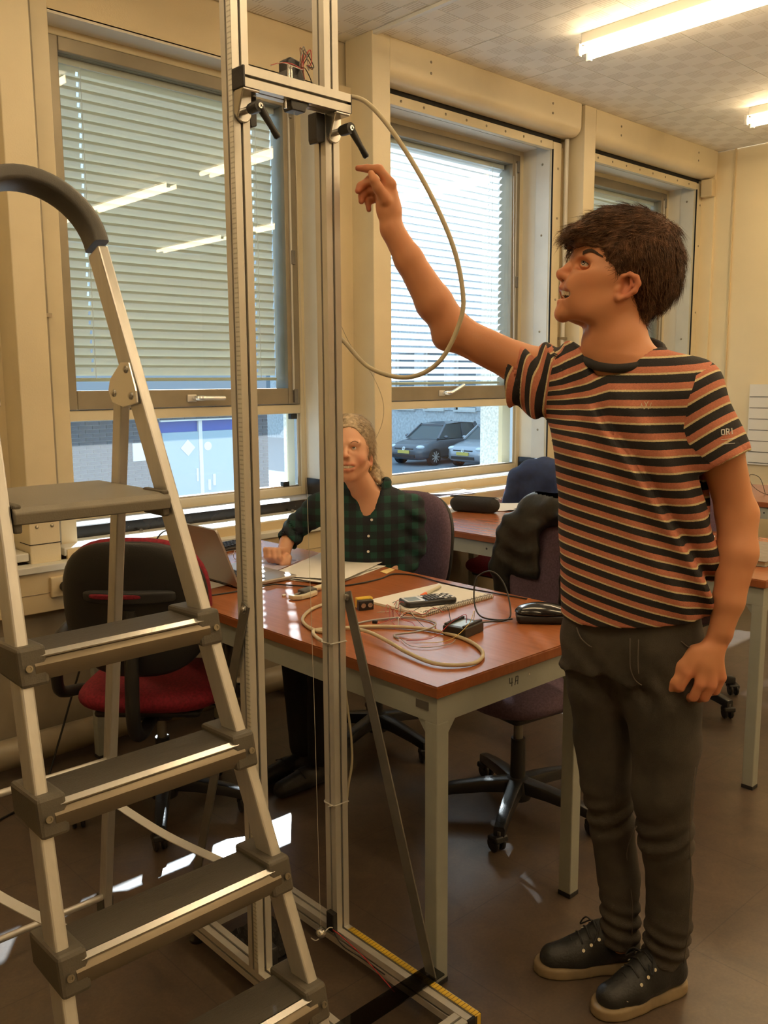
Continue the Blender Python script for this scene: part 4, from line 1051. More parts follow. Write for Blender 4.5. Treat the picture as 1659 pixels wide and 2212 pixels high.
def chair(label, fabric, loc, rz, base_rz=.3, arms=False, slot=False, seat_z=.46, back_h=.46, back_w=.46, group='office chairs', shell=.965):
    """swivel chair, front along local +x"""
    t = thing('office_chair', label, 'chair', loc, rz, group=group)
    def P(mb, n, m, par=None, sm=40, bev=0): return mb.build(n, m, par or t, smooth=sm, bevel=bev, org=(0, 0, 0))
    P(MB().cyl((0, 0, .07), (0, 0, .26), .026, .024, 16), 'column', 'chair_black'); P(MB().cyl((0, 0, .24), (0, 0, seat_z - .06), .016, .016, 12), 'gas_spring', 'steel_dark')
    P(MB().lathe([(.0, .05), (.045, .05), (.05, .08), (.045, .115), (.03, .125), (0, .125)], (0, 0, 0), n=18), 'hub', 'chair_black')
    for k in range(5):
        a = base_rz + 2 * math.pi * k / 5; c, s = math.cos(a), math.sin(a)
        arm = MB(); pts = [(.03, .098), (.12, .094), (.22, .082), (.29, .068)]
        vs = []
        for r, z in pts:
            w = .026 - .030 * r; hh = .024 - .025 * r
            for y, zz in rrect(2 * w, 2 * hh, .006, 2): vs.append((r * c - y * s, r * s + y * c, z + zz))
        n = len(vs) // 4; arm.add(vs, [(j * n + i, (j + 1) * n + i, (j + 1) * n + (i + 1) % n, j * n + (i + 1) % n) for j in range(3) for i in range(n)] + [tuple(range(n))[::-1], tuple(range(3 * n, 4 * n))])
        ao = P(arm, 'base_arm', 'chair_base')
        cx, cy = .285 * c, .285 * s; ra = a + [.9, -.5, 1.4, .3, -1.0][k]; rc, rs = math.cos(ra), math.sin(ra)
        P(MB().cyl((cx, cy, .035), (cx, cy, .07), .008, n=8), 'castor_stem', 'steel_dark', ao)
        w = MB()
        for q in (-.02, .006):
            w.lathe([(0, 0), (.022, 0), (.026, .004), (.026, .010), (.022, .014), (0, .014)], (cx - .012 * rc - q * rs, cy - .012 * rs + q * rc, .0265), (-rs, rc, 0), 16)
        P(w, 'castor', 'chair_black', ao)
        P(MB().obox((cx - .03 * rc, cy - .03 * rs, .04), (cx + .016 * rc, cy + .016 * rs, .047), .05, .022), 'castor_hood', 'chair_black', ao, bev=.006)
    # seat
    vf = pillow(.48, .46, .085, 3.4); vs = [(v[2], v[1], v[0]) for v in vf[0]]
    P(MB().add([(x, y, seat_z + z + .018 * (1 - math.cos(min(1, max(0, (x - .05) / .2)) * 1.5)) * -1) for x, y, z in vs], [f[::-1] for f in vf[1]]), 'seat', fabric, sm=True)
    P(MB().box(-.17, .17, -.17, .17, seat_z - .062, seat_z - .035), 'seat_pan', 'chair_black', bev=.02)
    P(MB().box(-.10, .10, -.06, .06, seat_z - .10, seat_z - .055), 'mechanism', 'chair_black', bev=.01)
    P(MB().tube([(.0, -.05, seat_z - .075), (.0, -.16, seat_z - .078), (.0, -.23, seat_z - .09)], .006, 8), 'lever', 'chair_black')
    # backrest
    bz = seat_z + .10 + back_h / 2; bx = -.23
    bo = P(MB().add(*placed(pillow(back_w, back_h, .075, 2.7, bend=.05), (bx + .005, 0, bz), -.14)), 'backrest', fabric, sm=True)
    sh = P(MB().add(*placed(pillow(back_w * shell, back_h * shell, .05, 2.7, bend=.05), (bx - .032, 0, bz - .004), -.14)), 'back_shell', 'chair_black', sm=True)
    if slot:
        P(MB().add(*placed(pillow(back_w * .62, .042, .03, 4.5, bend=.014), (bx - .066, 0, bz + .045), -.14)), 'grip_slot', 'black_soft', sh, True)
        P(MB().add(*placed(pillow(back_w * .38, .016, .02, 4, bend=.006), (bx - .076, .03, bz + .050), -.14)), 'slot_fabric', fabric, sh, True)
    P(MB().tube(spline([(-.08, 0, seat_z - .08), (-.24, 0, seat_z - .085), (-.30, 0, seat_z - .02), (-.292, 0, seat_z + .16), (-.275, 0, bz)], 6), [.022] * 25, 10), 'back_bar', 'chair_black')
    if arms:
        for s in (-1, 1):
            y = .27 * s
            P(MB().tube(spline([(.10, .20 * s, seat_z - .06), (.10, y, seat_z - .055), (.02, y + .01 * s, seat_z - .03), (-.14, y + .01 * s, seat_z + .02), (-.19, y, seat_z + .10), (-.17, y, seat_z + .19), (-.06, y, seat_z + .215), (.12, y, seat_z + .21)], 7), .019, 10), 'arm_loop', 'chair_black')
    return t
mat('chair_base', (.018, .019, .022), .3, bump=(200, .1))
chair('red office chair with black plastic back shell behind the ladder', 'red_fabric', (1.40, 2.62, 0), math.radians(46), -.42, True, True, .45, .44, .45, shell=1.0)
chair('purple office chair the woman sits on', 'purple_fabric', (2.315, 2.545, 0), math.radians(188), .15, back_h=.46, seat_z=.44, group='office chairs')
chair('purple office chair with a black quilted jacket over its back', 'purple_fabric', (2.26, 1.78, 0), math.radians(172), .62, seat_z=.45, back_h=.46)
chair('red office chair draped with a dark blue jacket by the middle window', 'red_fabric', (3.87, 3.10, 0), math.radians(180), .2, seat_z=.42, back_h=.42)
chair('red office chair behind the far table at the right edge', 'red_fabric', (5.55, 2.95, 0), math.radians(190), .5, seat_z=.42, back_h=.44, back_w=.5)
chair('purple office chair pushed behind the table right of the man', 'purple_fabric', (3.62, 1.95, 0), math.radians(180), .1, seat_z=.45, back_h=.44)
# jackets over two chair backs
J = SDF.grid((2.36, 1.48, .50), (2.66, 2.10, 1.06), .008)
c0 = np.array((2.485, 1.79)); ax_ = np.array((math.cos(math.radians(172)), math.sin(math.radians(172)))); pr = np.array((-ax_[1], ax_[0]))
def jp(a, b, z): return (c0[0] - ax_[0] * a + pr[0] * b, c0[1] - ax_[1] * a + pr[1] * b, z)
R3 = [(ax_[0], ax_[1], 0), (pr[0], pr[1], 0), (0, 0, 1)]
J.chain([jp(-.01, -.22, .90), jp(0, -.12, 1.0), jp(0, .0, 1.015), jp(0, .12, 1.0), jp(-.01, .22, .89)], [.05, .06, .065, .06, .05], .02)
J.box(jp(.065, 0, .80), (.022, .235, .20), R3, .02, .04)
J.box(jp(-.055, .14, .84), (.018, .085, .15), R3, .018, .05)
J.box(jp(-.055, -.13, .86), (.018, .09, .11), R3, .018, .05)
J.chain([jp(-.03, -.21, .90), jp(-.05, -.235, .78), jp(-.02, -.22, .60)], [.055, .05, .042], .03)
J.chain([jp(-.02, .22, .89), jp(-.05, .235, .76), jp(-.01, .22, .56)], [.055, .05, .045], .03)
J.disp(lambda X, Y, Z: .006 * np.abs(np.sin(Z * 42 + 2 * np.sin(Y * 14))) + .005 * fnoise(X, Y, Z, 45, 3))
mat('black_jacket', (.016, .017, .016), .38, bump=(60, .12))
tag(sdf_obj(J, 'quilted_jacket', 'black_jacket', None, 2), 'black quilted jacket hanging over the purple chair back', 'jacket')
J = SDF.grid((3.98, 2.70, .45), (4.36, 3.34, 1.04), .009)
J.chain([(4.16, 2.82, .86), (4.165, 2.93, .955), (4.17, 3.03, .975), (4.165, 3.13, .95), (4.16, 3.22, .86)], [.05, .06, .06, .06, .05], .02)
J.box((4.21, 3.02, .76), (.03, .24, .19), None, .025, .05); J.box((4.125, 3.02, .78), (.03, .22, .17), None, .025, .05)
J.chain([(4.12, 2.84, .88), (4.10, 2.80, .72), (4.10, 2.80, .56)], [.05, .05, .045], .03); J.chain([(4.13, 3.2, .88), (4.11, 3.24, .72), (4.12, 3.22, .56)], [.05, .05, .045], .03)
J.disp(lambda X, Y, Z: .010 * np.sin(Y * 38 + 3 * Z) * np.clip((.95 - Z) * 4, 0, 1) + .006 * fnoise(X, Y, Z, 30, 5))
bj = sdf_obj(J, 'blue_jacket', 'blue_jacket', None, 2); bj.location = (-.06, .05, -.02)
tag(bj, 'dark blue jacket draped over a chair by the middle window', 'jacket')
# ---------------------------------------------------------------- things on the tables
T1, T2 = .76, .765
def sheet(name, label, c, w, h, rz, z, m='paper', curl=.0, cat='paper', group=None, n=8, seed=0):
    """one sheet of paper with a soft curl and real thickness"""
    r = random.Random(seed); vs = []; fs = []
    for side in (0, 1):
        for i in range(n + 1):
            for j in range(n + 1):
                u, v = (i / n - .5) * w, (j / n - .5) * h
                d = curl * ((2 * u / w) ** 4 * .6 + (2 * v / h) ** 4 * .4) * (1 if u * v > 0 else .35)
                vs.append((u, v, d + (0 if side else -.0006)))
    N = (n + 1) ** 2
    for i in range(n):
        for j in range(n):
            a = i * (n + 1) + j; b = a + n + 1; fs.append((N + a, N + b, N + b + 1, N + a + 1)); fs.append((a, a + 1, b + 1, b))
    for k in range(n):
        for a, b in ((k, k + 1), (n * (n + 1) + k + 1, n * (n + 1) + k), ((k + 1) * (n + 1), k * (n + 1)), (k * (n + 1) + n, (k + 1) * (n + 1) + n)): fs.append((a, b, N + b, N + a))
    o = MB().add(vs, fs).build(name, m, None, smooth=60); o.location = (c[0], c[1], z + .0008); o.rotation_euler = (0, 0, rz)
    return tag(o, label, cat, group)
def local(name, label, cat, loc, rz, group=None): return thing(name, label, cat, loc, rz, group)
def LP(t, mb, n, m, sm=False, bev=0, par=None): return mb.build(n, m, par or t, smooth=sm, bevel=bev, org=(0, 0, 0))
# laptop, hinge along y, screen facing +x
t = local('laptop', 'open silver laptop with its lid back towards the ladder', 'laptop', (1.62, 2.615, T1), 0)
LP(t, MB().box(0, .235, -.165, .165, .002, .016), 'base', 'laptop_alu', bev=.004)
kb = LP(t, MB().box(.02, .12, -.14, .14, .016, .0165), 'keyboard', 'black_plastic')
key = MB().box(-.0075, .0075, -.008, .008, 0, .002).mesh('key', 'black_soft')
for i in range(5):
    for j in range(14): inst(key, 'key', kb, (.03 + i * .0195, -.128 + j * .0197, .0165))
LP(t, MB().box(.135, .215, -.055, .055, .016, .0164), 'touch_pad', 'laptop_alu')
a = math.radians(22)
lid = MB().add([(-.006 * 1 - v[2] * math.sin(a) + v[0] * math.cos(a), v[1], .012 + v[2] * math.cos(a) + v[0] * math.sin(a)) for v in [(x, y, z) for x in (-.003, .004) for y, z in [(p[0], p[1] + .108) for p in rrect(.33, .216, .012, 3)]]],
    [tuple(range(16))[::-1], tuple(range(16, 32))] + [(i, (i + 1) % 16, 16 + (i + 1) % 16, 16 + i) for i in range(16)])
lo = LP(t, lid, 'lid', 'laptop_alu')
sc_ = MB().add([(-.006 - z * math.sin(a) + .0045 * math.cos(a), y, .012 + z * math.cos(a) + .0045 * math.sin(a)) for y, z in ((-.15, .02), (.15, .02), (.15, .205), (-.15, .205))], [(0, 1, 2, 3)])
LP(t, sc_, 'screen', 'screen_grey', par=lo)
LP(t, MB().cyl((-.004, -.12, .012), (-.004, .12, .012), .006, n=10), 'hinge', 'black_plastic', sm=40)
# papers under the woman's arms
for i, (c, w, h, rz, z, lb) in enumerate(((((2.01, 2.455), .36, .26, .30, T1, 'lowest white sheet of the paper pile before the woman')), ((2.00, 2.47), .34, .25, .16, T1 + .004, 'middle white sheet of the paper pile before the woman'), ((2.04, 2.49), .40, .29, .42, T1 + .009, 'large top sheet of the paper pile before the woman'))):
    sheet('paper_sheet', lb, c, w, h, rz, z, curl=.006, group='papers before the woman', seed=i)
solo(MB().prism([(2.13, 2.285, T1 + .001), (2.20, 2.315, T1 + .001), (2.205, 2.345, T1 + .001), (2.14, 2.33, T1 + .001)], (0, 0, .002)), 'yellow_tab', 'card_yellow', 'yellow card edge sticking out of the paper pile', 'card')
sheet('paper_sheet', 'white sheet lying near the table edge by the red chair', (1.53, 2.66), .16, .26, .12, T1, curl=.004)
sheet('paper_sheet', 'white sheet on the sunlit table end behind the laptop', (1.72, 3.08), .297, .21, .1, T1, curl=.003)
sheet('paper_sheet', 'bluish printed sheet beside the laptop base', (1.93, 2.72), .21, .16, .5, T1, 'paper_lilac', curl=.004)
# black keyboard behind the laptop
t = local('keyboard', 'black keyboard lying behind the laptop lid', 'keyboard', (1.93, 3.10, T1), .25)
LP(t, MB().box(-.16, .16, -.06, .06, 0, .016), 'body', 'black_plastic', bev=.005)
kk = MB().box(-.007, .007, -.007, .007, 0, .006).mesh('key', 'black_soft')
for i in range(4):
    for j in range(15): inst(kk, 'key', t, (-.145 + j * .0205, -.042 + i * .022, .016))
# spectacles
t = local('spectacles', 'thin metal spectacles lying behind the laptop', 'glasses', (1.915, 2.90, T1), .6)
for s in (-1, 1):
    LP(t, MB().tube([(s * .033 + .024 * math.cos(q * .45), .0, .022 + .018 * math.sin(q * .45)) for q in range(14)], .0012, 6, True), 'rim', 'steel', True)
    LP(t, MB().tube([(s * .058, 0, .028), (s * .06, .05, .02), (s * .055, .12, .003)], .0013, 6), 'temple', 'steel', True)
LP(t, MB().tube([(-.009, 0, .026), (0, -.003, .03), (.009, 0, .026)], .0012, 6), 'bridge', 'steel', True)
# charger with coiled lead
t = local('laptop_charger', 'black laptop charger with coiled lead behind the ladder', 'charger', (1.60, 2.92, T1), 0)
LP(t, MB().box(-.02, .075, -.03, .03, 0, .028), 'brick', 'black_plastic', bev=.005)
rr = random.Random(2)
for q in range(4):
    pts = [(.02 + (.06 + .012 * q) * math.cos(k * .7 + q), (.045 + .01 * q) * math.sin(k * .7 + q * .8) - .02, .006 + .012 * q + .008 * math.sin(k * 1.3)) for k in range(9)]
    LP(t, MB().tube(spline(pts, 5, True), .003, 7, True), 'lead', 'cable_black', True)
solo(MB().tube(spline([(1.66, 2.96, T1 + .02), (1.70, 3.04, T1 + .08), (1.73, 3.12, T1 + .105), (1.74, 3.20, T1 + .08), (1.74, 3.27, T1 + .02), (1.75, 3.32, T1 + .004)], 7), .003, 8), 'charger_lead', 'cable_black', 'dark lead arching over the sunlit table end', 'cable', smooth=True)
# micrometer
t = local('micrometer', 'cream and grey digital micrometer lying on the table', 'micrometer', (1.73, 2.235, T1), .22)
fr = [(-.078, .012), (-.080, -.010), (-.06, -.030), (-.02, -.036), (.02, -.030), (.026, -.012), (.0, -.014), (-.03, -.018), (-.055, -.014), (-.064, -.002), (-.062, .012)]
LP(t, MB().prism([(x, y, .002) for x, y in fr], (0, 0, .014)), 'frame', 'cream_plastic', bev=.003)
b = LP(t, MB().prism([(-.03, -.015, .002), (.03, -.02, .002), (.036, .02, .002), (-.02, .022, .002)], (0, 0, .02)), 'readout', 'grey_plastic', bev=.003)
LP(t, MB().box(-.012, .018, .0, .012, .022, .0224), 'display', 'screen_grey', par=b)
LP(t, MB().cyl((.03, .003, .012), (.085, .006, .012), .009, .009, 16), 'thimble', 'cream_plastic', 40); LP(t, MB().cyl((-.062, .006, .012), (-.02, .006, .012), .004, n=10), 'spindle', 'steel_dark', 40)
solo(MB().box(1.665, 1.678, 2.275, 2.283, T1, T1 + .006), 'eraser_crumb', 'white_plastic', 'tiny white eraser piece beside the micrometer', 'eraser', bevel=.002)
# spiral notebook, pen, graphing calculator
t = local('notebook', 'open spiral notebook with blank pages under the calculator', 'notebook', (1.975, 1.91, T1), .02)
LP(t, MB().box(-.165, .165, -.115, .12, .0, .008), 'pages', 'paper', bev=.001)
LP(t, MB().box(-.166, .166, -.117, .121, .0, .0012), 'cover', 'brown_pages')
ring = MB().tube([(0, -.118 + .0085 * math.cos(q * .52), .006 + .0085 * math.sin(q * .52)) for q in range(12)], .0009, 5, True).mesh('ring', 'steel_dark', True)
for q in range(38): inst(ring, 'ring', t, (-.155 + q * .0083, 0, 0))
for q in range(30): LP(t, MB().box(-.15 + q * .0105, -.146 + q * .0105, -.098, -.093, .0079, .0083), 'hole', 'grey_plastic') if q % 2 == 0 else None
t = local('graphing_calculator', 'dark graphing calculator lying on the notebook', 'calculator', (1.915, 1.868, T1 + .0095), -.37)
LP(t, MB().prism([(x, y, 0) for x, y in rrect(.172, .078, .018, 4)], (0, 0, .016)), 'case', 'black_plastic', bev=.004)
s_ = LP(t, MB().prism([(x - .050, y, .0155) for x, y in rrect(.058, .062, .006, 3)], (0, 0, .0016)), 'bezel', 'alu'); LP(t, MB().box(-.072, -.032, -.022, .022, .0168, .0175), 'screen', 'screen_grey', par=s_)
k0 = MB().box(-.004, .004, -.0045, .0045, 0, .003).mesh('key', 'grey_plastic'); k1 = MB().box(-.004, .004, -.0045, .0045, 0, .003).mesh('key', 'white_plastic')
for i in range(8):
    for j in range(5): inst(k1 if i > 3 and (i + j) % 2 else k0, 'key', t, (-.008 + i * .0115, -.025 + j * .0125, .016))
LP(t, MB().lathe([(0, .016), (.010, .016), (.010, .018), (0, .019)], (-.012, .018, 0), n=14), 'cursor_pad', 'alu', 40)
t = local('ball_pen', 'orange and cream ball pen lying on the notebook', 'pen', (1.943, 1.928, T1 + .0085), math.atan2(.052, .147))
LP(t, MB().cyl((.028, 0, .006), (.15, 0, .006), .0055, n=12), 'barrel', 'cream_plastic', 40); LP(t, MB().lathe([(.001, -.012), (.0025, -.004), (.0055, .008), (.006, .04), (0, .04)], (0, 0, .006), (1, 0, 0), 12), 'grip', 'orange', 40)
LP(t, MB().lathe([(.0004, -.016), (.0012, -.011), (0, -.011)], (0, 0, .006), (1, 0, 0), 8), 'tip', 'steel_dark')
# distance sensor with two eyes
t = local('distance_sensor', 'black and yellow distance sensor with two round eyes', 'sensor', (1.748, 1.972, T1), -.35)
LP(t, MB().box(-.024, .024, -.014, .006, 0, .030), 'front', 'black_plastic', bev=.002); LP(t, MB().box(-.022, .030, .006, .028, .002, .034), 'body', 'yellow_tape', bev=.003)
for x in (-.011, .011): LP(t, MB().lathe([(0, 0), (.0075, 0), (.0075, .004), (.0055, .004), (.005, .002), (0, .002)], (x, -.014, .016), (0, -1, 0), 14), 'eye', 'steel', 40)
# interface box with usb lead
t = local('interface_box', 'black interface box with thin wires near the table corner', 'interface box', (1.772, 1.592, T1), .18)
LP(t, MB().box(-.05, .05, -.036, .036, 0, .028), 'case', 'black_plastic', bev=.003); LP(t, MB().box(-.036, .030, -.020, .022, .028, .0284), 'label', 'screen_grey')
LP(t, MB().box(-.046, .046, .024, .033, .028, .034), 'terminal_strip', 'black_soft', bev=.001); LP(t, MB().box(-.046, .046, -.033, -.025, .028, .034), 'terminal_strip', 'black_soft', bev=.001)
LP(t, MB().box(.05, .072, -.006, .006, .008, .018), 'usb_plug', 'black_plastic', bev=.002)
solo(MB().tube(spline([(1.842, 1.606, T1 + .013), (1.90, 1.60, T1 + .006), (1.955, 1.585, T1 + .005), (1.985, 1.60, T1 + .03), (2.01, 1.645, T1 + .09), (2.005, 1.69, T1 + .122), (1.975, 1.72, T1 + .105), (1.955, 1.715, T1 + .06), (1.935, 1.69, T1 + .02), (1.92, 1.65, T1 + .005), (1.935, 1.60, T1 + .004), (1.96, 1.572, T1 + .008)], 8), .0024, 8), 'usb_lead', 'cable_black', 'thin black lead looping up from the interface box', 'cable', smooth=True)
solo(MB().tube(spline([(1.738, 2.417, T1 + .006), (1.787, 2.345, T1 + .004), (1.835, 2.275, T1 + .004), (1.93, 2.235, T1 + .004), (2.05, 2.235, T1 + .004), (2.14, 2.258, T1 + .004), (2.178, 2.184, T1 + .004), (2.163, 2.051, T1 + .004), (2.160, 1.935, T1 + .004), (2.172, 1.85, T1 + .004), (2.182, 1.764, T1 + .004), (2.19, 1.70, T1 + .004)], 7), .0026, 8), 'laptop_lead', 'cable_black', 'black lead running from the laptop along the far table edge', 'cable', smooth=True)
solo(MB().tube(spline([(1.50, 2.44, T1 + .004), (1.56, 2.43, T1 + .004), (1.61, 2.42, T1 + .006), (1.70, 2.415, T1 + .008), (1.74, 2.415, T1 + .006)], 6), .0026, 8), 'laptop_lead', 'cable_black', 'short black lead crossing the table in front of the laptop', 'cable', smooth=True)
# glasses case (clamshell)
t = local('glasses_case', 'glossy black clamshell case near the table edge by the man', 'glasses case', (2.022, 1.515, T1), -.85)
s = SDF.grid((-.09, -.06, -.005), (.09, .06, .07), .003)
s.ell((0, 0, .026), (.078, .044, .030), None); s.box((0, 0, .02), (.07, .036, .02), None, .016, .012); s.half((0, 0, .0268), (0, 0, -1))
LP_o = sdf_obj(s, 'lid', 'glass_case', t, 2)
s = SDF.grid((-.09, -.06, -.01), (.09, .06, .05), .003)
s.box((0, 0, .016), (.074, .040, .0165), None, .014, .0); s.half((0, 0, .0252), (0, 0, 1))
sdf_obj(s, 'base', 'black_soft', t, 1)
# beige cable coil on the table
solo(MB().tube(spline([(1.78, 2.07, T1 + .006), (1.703, 2.089, T1 + .006), (1.609, 2.063, T1 + .006), (1.515, 1.978, T1 + .006), (1.485, 1.862, T1 + .006), (1.575, 1.833, T1 + .006), (1.66, 1.76, T1 + .006), (1.715, 1.66, T1 + .006), (1.715, 1.53, T1 + .006), (1.66, 1.425, T1 + .006), (1.575, 1.385, T1 + .006), (1.507, 1.44, T1 + .008), (1.515, 1.55, T1 + .010), (1.535, 1.638, T1 + .014), (1.55, 1.74, T1 + .018), (1.545, 1.83, T1 + .010), (1.48, 1.88, T1 + .006), (1.43, 1.80, T1 + .01), (1.39, 1.70, .79), (1.372, 1.64, .82)], 8), .0050, 10), 'sensor_cable', 'cable_beige', 'beige cable coiled in loops on the table', 'cable', loc=(1.6, 1.7, T1), smooth=True)
solo(MB().tube(spline([(1.60, 1.86, T1 + .004), (1.68, 1.85, T1 + .004), (1.77, 1.80, T1 + .004), (1.785, 1.72, T1 + .004), (1.73, 1.665, T1 + .012), (1.66, 1.66, T1 + .012), (1.615, 1.70, T1 + .004), (1.60, 1.67, T1 + .004)], 7), .0026, 8), 'grey_cable', 'grey_wire', 'thin grey cable end curving on the table', 'cable', smooth=True)
# loose jumper wires
rw = random.Random(11)
def wires(label, m, c, n, span, z=.004, box=None):
    for q in range(n):
        p0 = Vector((c[0] + rw.uniform(-span, span), c[1] + rw.uniform(-span, span), T1 + z)); ang = rw.uniform(-.6, .9) + (math.pi if q % 2 else 0)
        pts = [p0]
        for k in range(4):
            ang += rw.uniform(-.7, .7); pts.append(pts[-1] + Vector((math.cos(ang) * .035, math.sin(ang) * .035, 0))); pts[-1].z = T1 + z + abs(rw.gauss(0, .012))
        pts[-1].z = T1 + z
        solo(MB().tube(spline(pts, 5), .0009, 5), 'jumper_wire', m, label, 'wire', group='jumper wires beside the sensor', smooth=True)
wires('thin red jumper wire beside the distance sensor', 'red_wire', (1.76, 1.88), 6, .05)
wires('thin white jumper wire beside the distance sensor', 'white_wire', (1.78, 1.86), 3, .05)
wires('thin black jumper wire beside the distance sensor', 'cable_black', (1.76, 1.85), 3, .04)
for k, (m, lb, pts) in enumerate((('red_wire', 'red jumper wire plugged into the interface box', [(1.765, 1.575, .793), (1.755, 1.57, .82), (1.72, 1.59, .80), (1.66, 1.60, .768), (1.60, 1.64, .764)]),
                                  ('yellow_wire', 'yellow jumper wire plugged into the interface box', [(1.79, 1.57, .793), (1.785, 1.565, .825), (1.74, 1.545, .80), (1.67, 1.55, .77), (1.61, 1.60, .764)]),
                                  ('cable_black', 'black jumper wire plugged into the interface box', [(1.745, 1.615, .793), (1.74, 1.62, .83), (1.76, 1.66, .82), (1.80, 1.76, .775), (1.80, 1.82, .764)]),
                                  ('grey_wire', 'grey jumper wire lying below the interface box', [(1.60, 1.66, .764), (1.575, 1.60, .764), (1.60, 1.555, .764), (1.66, 1.54, .764), (1.70, 1.555, .764)]))):
    solo(MB().tube(spline(pts, 7), .0009, 5), 'jumper_wire', m, lb, 'wire', group='jumper wires at the interface box', smooth=True)
t = local('wire_plug', 'small black plug at the end of the red wires', 'plug', (1.665, 1.835, T1), .6)
LP(t, MB().box(-.006, .006, -.007, .007, 0, .008), 'housing', 'black_plastic', bev=.001)
LP(t, MB().box(.006, .012, -.002, .002, .003, .005), 'contact', 'steel')
# ---- back table by the middle window
t = local('pencil_case', 'round black pencil case with zip on the back table', 'pencil case', (3.47, 3.045, T2), math.radians(-72))
s = SDF.grid((-.15, -.06, -.01), (.15, .06, .10), .004)
s.cap((-.095, 0, .040), (.095, 0, .040), .041, .041, sq=((0, 1, 0), 1.0)); s.box((0, 0, .034), (.118, .036, .034), None, .02, .01); s.disp(lambda X, Y, Z: .003 * fnoise(X, Y, Z, 60, 9))
mat('case_fabric', (.013, .013, .014), .8, bump=(300, .3)); sdf_obj(s, 'pouch', 'case_fabric', t, 2)
LP(t, MB().box(-.12, .12, -.004, .004, .078, .083), 'zip', 'black_soft', bev=.001); LP(t, MB().tube([(.118, 0, .08), (.135, .004, .079), (.148, .0, .072)], .003, 6), 'zip_pull', 'steel', True); LP(t, MB().box(-.135, -.112, -.012, .012, .074, .082), 'zip_tab', 'black_soft', bev=.002)
sheet('paper_sheet', 'white paper sheet beside the pencil case', (3.70, 3.05), .297, .21, .75, T2, curl=.012, seed=3)
sheet('paper_sheet', 'second white sheet under the pencil case', (3.42, 3.20), .21, .15, .3, T2, curl=.003, seed=4)
t = local('calculator', 'white cased pocket calculator on the back table', 'calculator', (3.70, 2.865, T2), math.radians(-22))
LP(t, MB().prism([(x, y, .001) for x, y in rrect(.16, .075, .012, 3)], (0, 0, .012)), 'case', 'white_plastic', bev=.003)
LP(t, MB().prism([(x, y, .013) for x, y in rrect(.150, .066, .008, 3)], (0, 0, .001)), 'face', 'grey_plastic'); LP(t, MB().box(-.066, -.03, -.024, .024, .0138, .0145), 'display', 'screen_grey')
for i in range(6):
    for j in range(5): inst(k1 if i > 2 else k0, 'key', t, (-.018 + i * .0165, -.024 + j * .012, .0138))
# folder and sheets on the radiator cover
sheet('folder', 'lilac edged folder lying on the radiator cover', (3.74, 3.52), .32, .22, -.15, .798, 'paper_lilac', .002, 'folder')
sheet('paper_sheet', 'white sheet on top of the folder on the radiator cover', (3.77, 3.53), .297, .20, -.10, .8005, curl=.008, seed=6)
# ---- right end of that table, beside the man
t = local('portfolio', 'grey brown felt portfolio with papers at the right edge', 'portfolio', (3.36, 1.545, T2), .12)
LP(t, MB().box(-.20, .20, -.14, .14, .0, .004), 'back_cover', 'folder_grey', bev=.002); LP(t, MB().box(-.19, .19, -.132, .132, .004, .018), 'pages', 'brown_pages'); LP(t, MB().prism([(-.20, -.14, .018), (.20, -.14, .018), (.20, .14, .022), (-.20, .14, .022)], (0, 0, .004)), 'front_cover', 'folder_grey', bev=.002)
sheet('paper_sheet', 'white sheet with a pen at the table right of the man', (3.52, 1.86), .25, .18, .4, T2, curl=.003, seed=8)
t = local('ball_pen', 'dark ball pen on the sheet right of the man', 'pen', (3.40, 1.80, T2 + .004), -.5)
LP(t, MB().cyl((0, 0, .005), (.12, 0, .005), .0045, n=10), 'barrel', 'black_plastic', 40); LP(t, MB().lathe([(.0008, -.014), (.004, 0), (0, 0)], (0, 0, .005), (1, 0, 0), 10), 'tip', 'steel')
t = local('earphones', 'thin black earphone lead on the far table by the red chair', 'earphones', (5.22, 2.30, .765), 0)
LP(t, MB().tube(spline([(0, .0, .003), (.03, .05, .09), (-.02, .09, .11), (-.06, .05, .05), (-.03, -.02, .003), (.06, -.06, .003), (.12, -.03, .003)], 6), .0018, 6), 'lead', 'cable_black', True)
LP(t, MB().ball((.12, -.03, .006), .006, 10), 'bud', 'black_plastic', True)
# ---------------------------------------------------------------- people: shared materials and helpers
FINE = 1.0
def attr_mat(name, base, red, rough=.5, attr='tint', bump=(260, .03)):
    """skin: base colour pulled towards 'red' by a per-vertex amount (lips, ears, knuckles)"""
    m = mat(name, base, rough, bump=bump, spec=.4); nt = m.node_tree; b = nt.nodes['Principled BSDF']; L = nt.links.new
    a = nd(nt, 'ShaderNodeAttribute'); a.attribute_name = attr
    n = nd(nt, 'ShaderNodeTexNoise'); n.inputs['Scale'].default_value = 18; n.inputs['Detail'].default_value = 4
    tc = nd(nt, 'ShaderNodeTexCoord'); L(tc.outputs['Object'], n.inputs['Vector'])
    ml = nd(nt, 'ShaderNodeMapRange'); ml.inputs['To Min'].default_value = -.12; ml.inputs['To Max'].default_value = .16; L(n.outputs['Fac'], ml.inputs[0])
    ad = nd(nt, 'ShaderNodeMath', operation='ADD', use_clamp=True); L(a.outputs['Fac'], ad.inputs[0]); L(ml.outputs[0], ad.inputs[1])
    mx = nd(nt, 'ShaderNodeMix', data_type='RGBA'); mx.inputs[6].default_value = (*base, 1); mx.inputs[7].default_value = (*red, 1)
    L(ad.outputs[0], mx.inputs[0]); L(mx.outputs[2], b.inputs['Base Color'])
    b.inputs['Subsurface Weight'].default_value = .08; b.inputs['Subsurface Radius'].default_value = (.010, .004, .002); b.inputs['Subsurface Scale'].default_value = 1.0
    return m
attr_mat('skin_man', (.60, .27, .135), (.50, .105, .07), .45)
attr_mat('skin_woman', (.68, .38, .245), (.52, .15, .11), .45)
